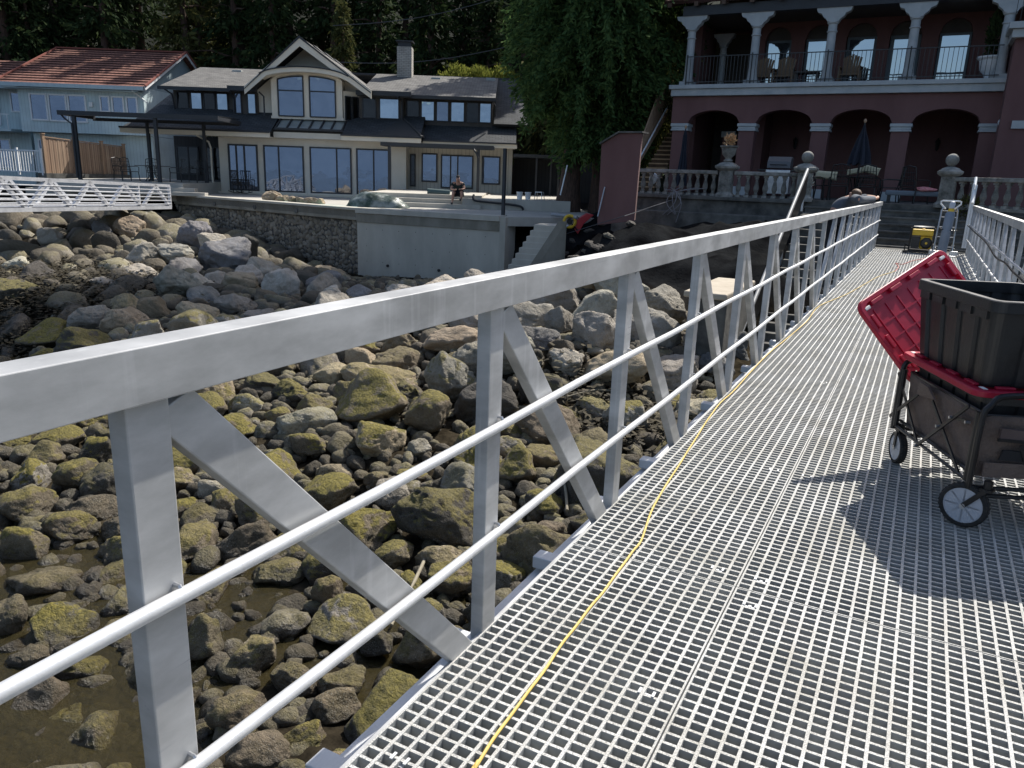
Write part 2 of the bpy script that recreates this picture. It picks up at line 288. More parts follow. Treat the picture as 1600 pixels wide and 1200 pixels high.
# ------------------------------------------------------------------ mesh builder
def root_of(o):
    while o.parent: o = o.parent
    return o
def setp(o, label=None, cat=None, group=None, kind=None):
    if label: o['label'] = label
    if cat: o['category'] = cat
    if group: o['group'] = group
    if kind: o['kind'] = kind
    return o
def thing(name, label, cat, loc=(0, 0, 0), group=None, rz=0):
    o = bpy.data.objects.new(name, None); o.empty_display_size = .2; COL.objects.link(o)
    o.location = loc; o.rotation_euler = (0, 0, rz); return setp(o, label, cat, group)
def dup(o, parent=None):
    c = o.copy(); COL.objects.link(c)
    if parent: c.parent = parent
    for ch in list(o.children): dup(ch, c)
    return c
class MB:
    def __init__(s): s.v = []; s.f = []; s.uv = {}
    def add(s, vs, fs, uvs=None):
        o = len(s.v); s.v += [Vector(p) for p in vs]
        for i, f in enumerate(fs):
            if uvs: s.uv[len(s.f)] = uvs[i]
            s.f.append([o+k for k in f])
        return s
    def box(s, x0, x1, y0, y1, z0, z1, F=None):
        F = F or (lambda a, b, c: (a, b, c))
        vs = [F(x, y, z) for z in (z0, z1) for y in (y0, y1) for x in (x0, x1)]
        fs = [(0, 2, 3, 1), (4, 5, 7, 6), (0, 1, 5, 4), (2, 6, 7, 3), (0, 4, 6, 2), (1, 3, 7, 5)]
        X, Y, Z = x1-x0, y1-y0, z1-z0
        uvs = [[(x0, y0), (x0, y1), (x1, y1), (x1, y0)], [(x0, y0), (x1, y0), (x1, y1), (x0, y1)], [(x0, z0), (x1, z0), (x1, z1), (x0, z1)],
               [(x0, z0), (x0, z1), (x1, z1), (x1, z0)], [(y0, z0), (y0, z1), (y1, z1), (y1, z0)], [(y0, z0), (y1, z0), (y1, z1), (y0, z1)]]
        return s.add(vs, fs, uvs)
    def bar(s, a, b, wd, ht, up=(0, 0, 1)):
        a = Vector(a); b = Vector(b); t = (b-a).normalized(); up = Vector(up)
        if abs(t.dot(up)) > .99: up = Vector((0, 1, 0))
        x = t.cross(up).normalized(); y = x.cross(t).normalized(); x = x*wd/2; y = y*ht/2
        vs = [a-x-y, a+x-y, a+x+y, a-x+y, b-x-y, b+x-y, b+x+y, b-x+y]
        return s.add(vs, [(0, 3, 2, 1), (4, 5, 6, 7), (0, 1, 5, 4), (1, 2, 6, 5), (2, 3, 7, 6), (3, 0, 4, 7)])
    def tube(s, pts, r, n=8, closed=False):
        pts = [Vector(p) for p in pts]; N = len(pts); R = r if isinstance(r, (list, tuple)) else [r]*N
        vs = []; pn = None
        for i, p in enumerate(pts):
            t = (pts[min(i+1, N-1)]-pts[max(i-1, 0)])
            t = t.normalized() if t.length > 1e-9 else Vector((0, 0, 1))
            if pn is None:
                pn = t.orthogonal().normalized()
            else:
                pn = (pn-t*pn.dot(t)); pn = pn.normalized() if pn.length > 1e-6 else t.orthogonal().normalized()
            q = t.cross(pn)
            for k in range(n):
                an = 2*math.pi*k/n; vs.append(p+(pn*math.cos(an)+q*math.sin(an))*R[i])
        fs = [(i*n+k, i*n+(k+1) % n, (i+1)*n+(k+1) % n, (i+1)*n+k) for i in range(N-1) for k in range(n)]
        fs += [tuple(range(n-1, -1, -1)), tuple((N-1)*n+k for k in range(n))]
        return s.add(vs, fs)
    def lathe(s, prof, n=16, F=None, sq=False, ring=False):
        """profile of (radius, height); F maps local to world"""
        F = F or (lambda a, b, c: (a, b, c)); vs = []
        for r, z in prof:
            for k in range(n):
                an = 2*math.pi*(k+.5)/n
                if sq: m = max(abs(math.cos(an)), abs(math.sin(an))); rr = r/m
                else: rr = r
                vs.append(F(rr*math.cos(an), rr*math.sin(an), z))
        N = len(prof)
        fs = [(i*n+k, i*n+(k+1) % n, (i+1)*n+(k+1) % n, (i+1)*n+k) for i in range(N-1) for k in range(n)]
        fs += [((N-1)*n+k, (N-1)*n+(k+1) % n, (k+1) % n, k) for k in range(n)] if ring else [tuple(range(n-1, -1, -1)), tuple((N-1)*n+k for k in range(n))]
        return s.add(vs, fs)
    def poly(s, pts, th):
        """flat polygon extruded by vector th"""
        th = Vector(th); pts = [Vector(p) for p in pts]; n = len(pts)
        fs = [tuple(range(n)), tuple(range(2*n-1, n-1, -1))]+[(i, i+n, (i+1) % n+n, (i+1) % n) for i in range(n)]
        return s.add(pts+[p+th for p in pts], fs)
    def slab(s, q, th, su=1):
        """quad a,b,c,d (a-b along eave, a-d up slope) with uv in metres, thickness th along normal downwards"""
        a, b, c, d = [Vector(p) for p in q]; nrm = (b-a).cross(d-a).normalized()*th
        lu = (b-a).normalized(); lv = (d-a)-lu*(d-a).dot(lu); lv = lv.normalized()
        uvq = [((p-a).dot(lu), (p-a).dot(lv)) for p in (a, b, c, d)]
        vs = [a, b, c, d, a-nrm, b-nrm, c-nrm, d-nrm]
        z = [(0, 0)]*4
        return s.add(vs, [(0, 1, 2, 3), (7, 6, 5, 4), (0, 4, 5, 1), (1, 5, 6, 2), (2, 6, 7, 3), (3, 7, 4, 0)], [uvq, z, z, z, z, z])
    def build(s, name, m, parent=None, local=False, smooth=False, bevel=0, origin=None, sub=0):
        me = bpy.data.meshes.new(name); off = Vector((0, 0, 0))
        if parent is not None and not local: off = root_of(parent).location
        if origin is not None: off = Vector(origin)
        me.from_pydata([p-off for p in s.v], [], s.f); me.validate(); me.materials.append(m)
        if s.uv and len(me.polygons) == len(s.f):
            ul = me.uv_layers.new(name='UVMap')
            for i, uvs in s.uv.items():
                p = me.polygons[i]
                for k, li in enumerate(p.loop_indices): ul.data[li].uv = uvs[k]
        if smooth:
            me.polygons.foreach_set('use_smooth', [True]*len(me.polygons))
            try: me.set_sharp_from_angle(angle=math.radians(40))
            except Exception: pass
        o = bpy.data.objects.new(name, me); COL.objects.link(o)
        if origin is not None: o.location = origin
        if parent is not None: o.parent = parent
        if bevel:
            b = o.modifiers.new('b', 'BEVEL'); b.width = bevel; b.segments = 2; b.limit_method = 'ANGLE'
        if sub:
            b = o.modifiers.new('s', 'SUBSURF'); b.levels = sub; b.render_levels = sub
        return o
def npmesh(name, V, F, m, parent=None, origin=None, smooth=False):
    """V (n,3), F (m,k) arrays"""
    me = bpy.data.meshes.new(name)
    if origin is not None: V = V-np.array(origin)
    k = F.shape[1]; me.vertices.add(len(V)); me.vertices.foreach_set('co', V.astype(np.float32).ravel())
    me.loops.add(F.size); me.loops.foreach_set('vertex_index', F.astype(np.int32).ravel())
    me.polygons.add(len(F)); me.polygons.foreach_set('loop_start', np.arange(0, F.size, k, dtype=np.int32))
    me.polygons.foreach_set('use_smooth', np.full(len(F), smooth))
    me.update(calc_edges=True); me.materials.append(m)
    o = bpy.data.objects.new(name, me); COL.objects.link(o)
    if origin is not None: o.location = origin
    if parent is not None: o.parent = parent
    return o
def skinfig(name, joints, edges, m, parent, sub=2, root=0):
    """joints: list of (point, rx, ry) grown into one continuous surface"""
    off = root_of(parent).location if parent else Vector((0, 0, 0))
    me = bpy.data.meshes.new(name); bm = bmesh.new(); sk_ = bm.verts.layers.skin.verify(); vs = []
    for i, (p, r1, r2) in enumerate(joints):
        v = bm.verts.new(Vector(p)-off); v[sk_].radius = (r1, r2); v[sk_].use_root = (i == root); vs.append(v)
    for a, b in edges: bm.edges.new((vs[a], vs[b]))
    bm.to_mesh(me); bm.free(); me.materials.append(m)
    o = bpy.data.objects.new(name, me); COL.objects.link(o)
    if parent: o.parent = parent
    k = o.modifiers.new('skin', 'SKIN'); k.use_smooth_shade = True; k.branch_smoothing = .4
    q = o.modifiers.new('sub', 'SUBSURF'); q.levels = sub; q.render_levels = sub
    return o

# ================================================================== TERRAIN, WATER, SKYLINE
CP = [(-8,3.8,-2.84),(-10.2,6,-2.64),(-8.2,5.2,-2.68),(-13,7.5,-2.62),(-4.7,2.7,-2.84),(-3.6,3.5,-2.67),(-5.7,4.4,-2.76),(-2.6,2.6,-2.66),(-17,8,-2.85),(-3,0,-2.9),(-12,2,-3.2),(-30,5,-3.0),(0,-5,-3.2),(-25,-8,-4.5),(-10,-12,-4.5),(-45,0,-4),(-60,5,-3),
 (-6,6.5,-2.66),(-3.5,5,-2.7),(-1,5,-2.7),(-1,2,-2.85),(-6.7,9,-2.35),(-4,9,-2.4),(-10,9.5,-2.35),(-14,11.5,-2.1),(-1,10,-2.4),(2,8,-2.6),(6,5,-3),
 (-13.5,15.7,-1.95),(-11.5,20.5,-1.95),(-9.5,16.5,-1.75),(-17.5,17,-1.9),(-16.3,20.2,-2.15),(-14,21,-2.1),(-15.5,16.8,-1.95),(-22,19.6,-1.3),(-28,22,-.7),(-31,18.5,-1.0),(-38,16,-1),(-25,14,-1.7),(-20,13,-1.9),
 (-5.4,13.3,-1.5),(-6.2,16.5,-.9),(-7.3,20.7,.35),(-5,22.5,.35),(-3.4,20,-.2),(-8.9,21,-.15),(-10.1,20.6,-1.8),(-10.6,22,-1.6),(-10.7,23.2,-1.2),(-11.6,23.6,-1.2),(-10.2,25.2,-.2),(-9.2,23,-.1),(-2.3,12,-2.35),(-2.3,16,-2.0),(-2.3,20,-.9),(1,16,-2.0),(2,21,-1),
 (4,25,0),(-14,24.5,-.1),(-12,28,0),(-20,30,0),(-34,34,0),(-45,38,0),(-5,26,.7),(0,27,.7),(6,28,.7),(-10,26,.4),(-9,29,.6),(-25,26,-.4),(-19,20.6,-1.8),(-18.5,24.5,-.5),(-60,30,0),(-60,15,-1.2),(12,10,-2.5),(12,25,0),(-10,40,.8),(-40,45,0.2),(5,40,.8),(-25,40,.2)]
CPA = np.array(CP, float)
TP = [onz(275, 304, .1), onz(557, 326, .1), onz(781, 339, .1)]           # seawall corners
t0, t1, t2 = [Vector((p.x, p.y, 0)) for p in TP]
def in_terrace(x, y):
    # inside the paved terrace behind the seawalls
    a = (t1-t0); s1 = a.x*(y-t0.y)-a.y*(x-t0.x)
    b = (t2-t1); s2 = b.x*(y-t1.y)-b.y*(x-t1.x)
    return s1 > -.2 and s2 > -.2 and (-.469*x+.882*y) < 41.5 and x < -11.0 and x > -34
def terr(x, y):
    x = np.asarray(x, float); y = np.asarray(y, float)
    d2 = (x[..., None]-CPA[:, 0])**2+(y[..., None]-CPA[:, 1])**2+.35
    wt = d2**-1.9
    z = (wt*CPA[:, 2]).sum(-1)/wt.sum(-1)
    # the shore is scoured lower along the foot of the seawalls
    for a, b, za, zb in ((t0, t1, -1.15, -2.3), (t1, t2, -2.3, -2.05)):
        dx, dy = b.x-a.x, b.y-a.y; t = np.clip(((x-a.x)*dx+(y-a.y)*dy)/(dx*dx+dy*dy), 0, 1)
        d = np.hypot(x-a.x-t*dx, y-a.y-t*dy); side = dx*(y-a.y)-dy*(x-a.x)
        f = t**1.3 if a is t0 else t
        cap_ = za+(zb-za)*f+np.maximum(0, d-2.2)*.35
        z = np.where(((side < .3) & (d < 6)) | (d < .9), np.minimum(z, cap_), z)
    return z
def tz(x, y):
    z = float(terr(x, y))
    return min(z, -.15) if in_terrace(x, y) else z
def raycast(u, v, zoff=0):
    d = W(u, v).normalized(); t = 2.0
    while t < 70:
        p = EYE+d*t
        if p.z < tz(p.x, p.y)+zoff: return p
        t += .12
    return None
nx, ny = 240, 190
gx = np.linspace(-62, 14, nx); gy = np.linspace(-14, 46, ny); X, Y = np.meshgrid(gx, gy)
Z = terr(X, Y)
for j in range(ny):
    for i in range(nx):
        if in_terrace(X[j, i], Y[j, i]): Z[j, i] = min(Z[j, i], -.15)
        q = Vector((X[j, i], Y[j, i], 0)); Z[j, i] += .10*noise.noise(q*1.3)+.05*noise.noise(q*3.7)
        if Y[j, i] > 15 and -9.4 < X[j, i] < -3: Z[j, i] += .22*abs(noise.noise(q*1.1+Vector((5, 0, 0))))*2-.15+.12*abs(noise.noise(q*2.9))
V = np.stack([X.ravel(), Y.ravel(), Z.ravel()], 1)
idx = np.arange(nx*ny).reshape(ny, nx)
Fq = np.stack([idx[:-1, :-1].ravel(), idx[:-1, 1:].ravel(), idx[1:, 1:].ravel(), idx[1:, :-1].ravel()], 1)
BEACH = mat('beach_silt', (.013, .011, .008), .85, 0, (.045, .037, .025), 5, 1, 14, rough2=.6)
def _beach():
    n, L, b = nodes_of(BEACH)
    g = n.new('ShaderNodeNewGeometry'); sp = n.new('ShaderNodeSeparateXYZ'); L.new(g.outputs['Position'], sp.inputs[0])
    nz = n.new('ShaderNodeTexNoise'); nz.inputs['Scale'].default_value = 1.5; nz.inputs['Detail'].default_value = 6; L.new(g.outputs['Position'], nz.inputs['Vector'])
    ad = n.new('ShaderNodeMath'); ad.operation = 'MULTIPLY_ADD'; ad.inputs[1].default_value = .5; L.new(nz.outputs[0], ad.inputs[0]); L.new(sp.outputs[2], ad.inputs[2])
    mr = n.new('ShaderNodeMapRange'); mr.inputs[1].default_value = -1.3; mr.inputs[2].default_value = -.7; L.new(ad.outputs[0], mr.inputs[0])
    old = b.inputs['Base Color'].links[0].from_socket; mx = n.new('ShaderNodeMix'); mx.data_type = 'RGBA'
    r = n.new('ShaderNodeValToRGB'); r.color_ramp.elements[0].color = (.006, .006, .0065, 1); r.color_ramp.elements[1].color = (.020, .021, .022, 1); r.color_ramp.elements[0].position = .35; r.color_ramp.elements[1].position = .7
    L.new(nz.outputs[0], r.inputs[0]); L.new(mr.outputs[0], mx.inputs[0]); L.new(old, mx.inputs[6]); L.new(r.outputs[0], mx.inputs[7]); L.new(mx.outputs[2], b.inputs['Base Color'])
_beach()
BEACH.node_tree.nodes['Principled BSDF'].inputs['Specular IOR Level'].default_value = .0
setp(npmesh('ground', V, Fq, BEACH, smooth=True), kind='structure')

WZ = -2.70
def watermat():
    m = bpy.data.materials.new('tidal_water'); SPK = 1; m.use_nodes = True; n = m.node_tree.nodes; L = m.node_tree.links; b = n['Principled BSDF']
    b.inputs['Base Color'].default_value = (.050, .042, .020, 1); b.inputs['Roughness'].default_value = .05; b.inputs['IOR'].default_value = 1.33
    g = n.new('ShaderNodeNewGeometry')
    a = n.new('ShaderNodeTexNoise'); a.inputs['Scale'].default_value = 14; a.inputs['Detail'].default_value = 6; L.new(g.outputs['Position'], a.inputs['Vector'])
    bp = n.new('ShaderNodeBump'); bp.inputs['Strength'].default_value = 1.0; bp.inputs['Distance'].default_value = .03; L.new(a.outputs[0], bp.inputs['Height']); L.new(bp.outputs[0], b.inputs['Normal'])
    t = n.new('ShaderNodeBsdfTransparent'); t.inputs[0].default_value = (.70, .66, .48, 1); mx = n.new('ShaderNodeMixShader')
    ln = n.new('ShaderNodeVectorMath'); ln.operation = 'LENGTH'; L.new(g.outputs['Position'], ln.inputs[0])
    mr = n.new('ShaderNodeMapRange'); mr.inputs[1].default_value = 14; mr.inputs[2].default_value = 60; mr.inputs[3].default_value = .5; mr.inputs[4].default_value = 1
    L.new(ln.outputs['Value'], mr.inputs[0]); L.new(mr.outputs[0], mx.inputs[0])
    L.new(t.outputs[0], mx.inputs[1]); L.new(b.outputs[0], mx.inputs[2]); L.new(mx.outputs[0], n['Material Output'].inputs[0])
    return m
wm = MB(); wm.add([(-900, -1400, WZ), (900, -1400, WZ), (900, 12, WZ), (-900, 12, WZ)], [(0, 1, 2, 3)])
wm.add([(-900, 12, WZ), (-30, 12, WZ), (-30, 13, WZ), (-900, 300, WZ)], [(0, 1, 2, 3)])
setp(wm.build('water', watermat()), kind='structure')
sb = MB(); sb.add([(-900, -1400, -6), (900, -1400, -6), (900, 300, -6), (-900, 300, -6)], [(0, 1, 2, 3)])
setp(sb.build('seabed', SOIL), kind='structure')
# far shore across the inlet (seen only in the windows)
MTN = mat('hazy_mountain', (.09, .14, .21), .95, 0, (.13, .19, .27), .01)  # blue haze of distance mixed into the forest colour
mv = []; mf = []
for i in range(61):
    a = math.radians(180+i*3); r = 1150
    h = 150+90*noise.noise(Vector((i*.13, 2, 0)))+50*noise.noise(Vector((i*.4, 5, 0)))
    mv += [(r*math.cos(a), r*math.sin(a), -4), (1.15*r*math.cos(a), 1.15*r*math.sin(a), h*.7), (1.35*r*math.cos(a), 1.35*r*math.sin(a), h)]
for i in range(60):
    for k in range(2): mf.append((i*3+k, i*3+k+1, i*3+k+4, i*3+k+3))
mm = MB(); mm.add(mv, mf); setp(mm.build('far_mountains', MTN, smooth=True), kind='structure')
# forested hillside behind the houses
UH = Vector((.882, .469, 0)).normalized(); WH = Vector((-UH.y, UH.x, 0))
hv = []; NH = 70
for j in range(18):
    for i in range(NH):
        s = -90+i*2.0; 
        base = 58 if s < 2 else max(43, 58-(s-2)*1.6)
        d = base+j*3
        p = UH*s+WH*d
        z = 0.2+max(0, j*3-1)*.85+1.2*noise.noise(Vector((p.x*.09, p.y*.09, 1)))
        hv.append((p.x, p.y, z))
hf = [(j*NH+i, j*NH+i+1, (j+1)*NH+i+1, (j+1)*NH+i) for j in range(17) for i in range(NH-1)]
HILLM = mat('hillside_undergrowth', (.008, .012, .006), .95, 0, (.022, .03, .012), .8, 1, 2)
hm = MB(); hm.add(hv, hf); setp(hm.build('hillside', HILLM, smooth=True), kind='structure')

# ================================================================== GANGWAY
XL = -1.05; XR = .88; YE = 21.3; Y0 = -2.2
gang = thing('gangway', 'long aluminium truss gangway with pale grating deck leading up to the terrace steps', 'gangway', (-.085, 9.5, 0))
PITX = .0485; PITY = .0392
def grating(x0, x1, y0, y1):
    m = MB(); n1 = round((x1-x0)/PITX); n2 = round((y1-y0)/PITY)
    for i in range(n1+1):
        x = x0+(x1-x0)*i/n1; wd = .0048 if 0 < i < n1 else .006
        m.box(max(x0, x-wd), min(x1, x+wd), y0, y1, -.034, 0)
    for j in range(n2+1):
        y = y0+(y1-y0)*j/n2; wd = .0046 if 0 < j < n2 else .0055
        m.box(x0+.002, x1-.002, max(y0+.001, y-wd), min(y1-.001, y+wd), -.033, -.0022)
    return m.build('grating_panel', GRATE, gang)
ys = [Y0, -.9, 2.6, 6.1, 9.6, 13.1, 16.6, 19.5, YE]
for a, b in zip(ys[:-1], ys[1:]):
    for x0, x1 in ((XL, -.413), (-.408, XR)): grating(x0, x1, a+.002, b-.002)
# saddle clips of the grating
for yy, xx_l in ((1.86, (-.50,)), (2.5, (-.34,)), (2.7, (-.50, -.34)), (1.3, (-.95,)), (3.9, (-.34, -.5)), (6.0, (-.5,)), (6.25, (-.34,))):
    for xx in xx_l:
        cl = MB(); cl.box(xx-.024, xx-.016, yy-.012, yy+.012, 0, .003); cl.box(xx+.016, xx+.024, yy-.012, yy+.012, 0, .003)
        cl.box(xx-.016, xx+.016, yy-.012, yy+.012, -.014, -.011); cl.box(xx-.005, xx+.005, yy-.005, yy+.005, -.011, -.005)
        cl.build('grating_clip', ALU_SIDE, gang)
# chords
def beamx(name, x0, x1, z0, z1, m, ya=Y0, yb=YE, bevel=.002):
    b = MB(); b.box(x0, x1, ya, yb, z0, z1); return b.build(name, m, gang, bevel=bevel)
beamx('top_rail', -1.095, -1.026, 1.040, 1.13, ALU); beamx('top_rail', .885, .955, 1.040, 1.13, ALU)
beamx('bottom_chord', -1.165, -1.062, -.20, -.10, ALU_SIDE); beamx('bottom_chord', .895, 1.0, -.20, -.10, ALU_SIDE)
e = MB(); e.box(XL-.012, XL-.003, Y0, YE, -.09, -.004); e.box(XL-.07, XL-.012, Y0, YE, -.098, -.09); e.build('deck_edge_angle', ALU, gang)
e = MB(); e.box(XR+.003, XR+.012, Y0, YE, -.09, -.004); e.build('deck_edge_angle', ALU, gang)
yy = -2.0
while yy < YE:
    m = MB(); m.box(-1.17, 1.0, yy, yy+.07, -.085, -.036); m.build('crossbeam', ALU_SIDE, gang, bevel=.004)
    yy += .64
ymid = 10.3; POSTS = [.766+1.150*k for k in range(-2, 18)]
POSTS = [p for p in POSTS if p < YE-.3]+[YE-.06]
PW = .080; PD = .044
for side, xf in ((1, -1.049), (-1, .905)):
    x0, x1 = (xf-PD, xf) if side == 1 else (xf, xf+PD)
    for p in POSTS:
        m = MB(); m.box(x0, x1, p-PW/2, p+PW/2, -.10, 1.040); m.build('post', ALU, gang, bevel=.0025)
    xc = (x0+x1)/2
    for a, b in zip(POSTS[:-1], POSTS[1:]):
        if a < ymid-.5: A, B = Vector((xc, a+.075, .99)), Vector((xc, b-.045, -.12))
        else: A, B = Vector((xc, b-.075, .99)), Vector((xc, a+.045, -.12))
        d = (B-A).normalized(); A2 = A-d*.06; B2 = B+d*.0
        m = MB(); m.bar(A2, B2, PD-.004, .086, up=Vector((1, 0, 0)).cross(d))
        # cut the ends level with the chords
        bm_v = []
        for v_ in m.v:
            if v_.z > 1.038: v_ = v_-d*((v_.z-1.038)/d.z)
            if v_.z < -.10: v_ = v_-d*((v_.z+.10)/d.z)
            bm_v.append(v_)
        m.v = bm_v; m.build('diagonal_brace', ALU, gang, bevel=.003)
    xr = xf+.019 if side == 1 else xf-.019
    for zz in (.685, .338):
        m = MB(); N = 40
        pts = [(xr, Y0+(YE-Y0)*i/N, zz+.004*math.sin(i*1.7)) for i in range(N+1)]
        m.tube(pts, .0142, 12); m.build('guard_pipe', ALU_ROD, gang, smooth=True)
        for p in POSTS:
            q = xf+.003 if side == 1 else xf-.003; c = MB()
            c.tube([(q-.003*side, p+.02, zz+.018), (q+.010*side, p+.02, zz+.018), (q+.013*side, p+.02, zz+.012)], .0045, 7)
            c.build('pipe_bolt', STEEL, gang)
# welded seam beads where the posts meet the top rail
for p in POSTS[:8]:
    wb = MB(); N = 22; wb.tube([(-1.046, p-.038+.165*i/N, 1.037+.0012*(i % 2)) for i in range(N+1)], [.0035+.0012*(i % 2) for i in range(N+1)], 6); wb.build('weld_bead', ALU_ROD, gang, smooth=True)
    wb = MB(); wb.tube([(-1.09+.044*i/8, p-.040, 1.0365) for i in range(9)], .0035, 6); wb.build('weld_bead', ALU_ROD, gang, smooth=True)

# extension cord along the deck
cpx = [(737,1204),(742,1200),(787,1133),(840,1063),(879,1006),(919,954),(951,914),(984,868),(1002,844),(1021,792),(1050,744),(1078,700),(1100,665),(1122,634),(1150,607),(1193,560),(1222,535),(1259,504),(1281,478),(1327,458),(1369,434),(1398,424)]
cp = [onz(u, v, .006) for u, v in cpx]; cp = [cp[0]+(cp[0]-cp[2])*2.5]+cp
def smoothpts(P, k=6):
    out = []; n = len(P)
    for i in range(n-1):
        p0, p1, p2, p3 = P[max(i-1, 0)], P[i], P[i+1], P[min(i+2, n-1)]
        for j in range(k):
            t = j/k; out.append(.5*((2*p1)+(p2-p0)*t+(2*p0-5*p1+4*p2-p3)*t*t+(3*p1-p0-3*p2+p3)*t**3))
    return out+[P[-1]]
m = MB(); m.tube([p+Vector((0, 0, .002+.002*math.sin(i*.9))) for i, p in enumerate(smoothpts(cp))], .0045, 8)
setp(m.build('extension_cord', CABLE, smooth=True, origin=cp[5]), 'yellow extension cord snaking along the grating deck beside the left railing', 'cord')
REDC = mat('red_cord', (.45, .08, .06), .5)
rp = [onz(u, v, .007) for u, v in [(1398,424),(1404,417),(1400,411),(1410,413),(1424,408),(1445,404),(1464,402)]]
m = MB(); m.tube(smoothpts(rp), .006, 6); setp(m.build('power_cord', REDC, smooth=True, origin=rp[0]), 'thin reddish cord running on the deck from the yellow cord to the generator', 'cord')
# black hose clipped along the right railing
hp = []
for u, v in [(1512,352),(1522,362),(1540,378),(1556,402),(1571,411),(1583,425),(1600,441),(1622,470)]:
    hp.append(onx(u, v, .862))
m = MB(); m.tube(smoothpts(hp), .013, 7); setp(m.build('hose', BLACKP, smooth=True, origin=hp[2]), 'black hose sagging along the inside of the right railing', 'hose')

# ================================================================== ROCKS
def ico(sub):
    bm = bmesh.new(); bmesh.ops.create_icosphere(bm, subdivisions=sub, radius=1)
    V = np.array([v.co[:] for v in bm.verts]); F = np.array([[v.index for v in f.verts] for f in bm.faces]); bm.free(); return V, F
ICO = {k: ico(k) for k in (2, 3, 5)}
def rockshape(seed, sub, angular):
    r = np.random.default_rng(seed); D, F = ICO[sub]; n = 9+int(r.integers(0, 8))
    N = r.normal(size=(n, 3)); N /= np.linalg.norm(N, axis=1)[:, None]; H = r.uniform(.6, 1.0, n)
    dots = D@N.T; rad = np.where(dots > .05, H/np.maximum(dots, .05), 9)
    rad = np.minimum(rad, 1.35); k = 15 if angular < .5 else 34
    rr = -np.log(np.exp(-k*rad).sum(1)+math.exp(-k*1.12))/k
    V = D*rr[:, None]
    if sub >= 3:
        am = .075 if sub >= 5 else .05
        nn = np.array([noise.noise(Vector(p)*1.6+Vector((seed*3.1, 0, 0)))*1.8+noise.noise(Vector(p)*4.5+Vector((seed, 7, 0)))*.8+(abs(noise.noise(Vector(p)*9+Vector((seed, 3, 1))))*-.5) for p in V])
        V = V*(1+am*nn[:, None])
        if angular > .5:   # weathered cracks and ledges
            ln = np.array([abs(noise.noise(Vector((p[0]*1.1, p[1]*1.1, p[2]*3.4))+Vector((seed*1.7, 0, 0)))) for p in V])
            V = V*(1-.09*np.exp(-(ln/.035)**2))[:, None]
    V = V*np.array([1, r.uniform(.72, .95), r.uniform(.62, .85)])
    return V, F
PROTO = []
for i in range(18):
    Vp, Fp = rockshape(i+1, 5, i % 2); me = bpy.data.meshes.new('rock'); me.from_pydata(Vp.tolist(), [], Fp.tolist())
    me.polygons.foreach_set('use_smooth', [True]*len(me.polygons)); me.materials.append(ROCK); PROTO.append(me)
RK = []   # placed: x,y,r
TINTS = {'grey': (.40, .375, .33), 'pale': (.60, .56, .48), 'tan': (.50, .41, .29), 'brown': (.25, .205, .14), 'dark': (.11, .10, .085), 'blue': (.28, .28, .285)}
def put_rock(name, me, p, sx, sy, sz, rz, tilt, tint, moss):
    o = bpy.data.objects.new(name, me); COL.objects.link(o); o.location = p
    o.scale = (sx, sy, sz); o.rotation_euler = (tilt[0], tilt[1], rz)
    k_ = 1+random.uniform(-.18, .18); t = [c*k_*(1+random.uniform(-.025, .025)) for c in TINTS[tint]]; o.color = (*t, moss); return o
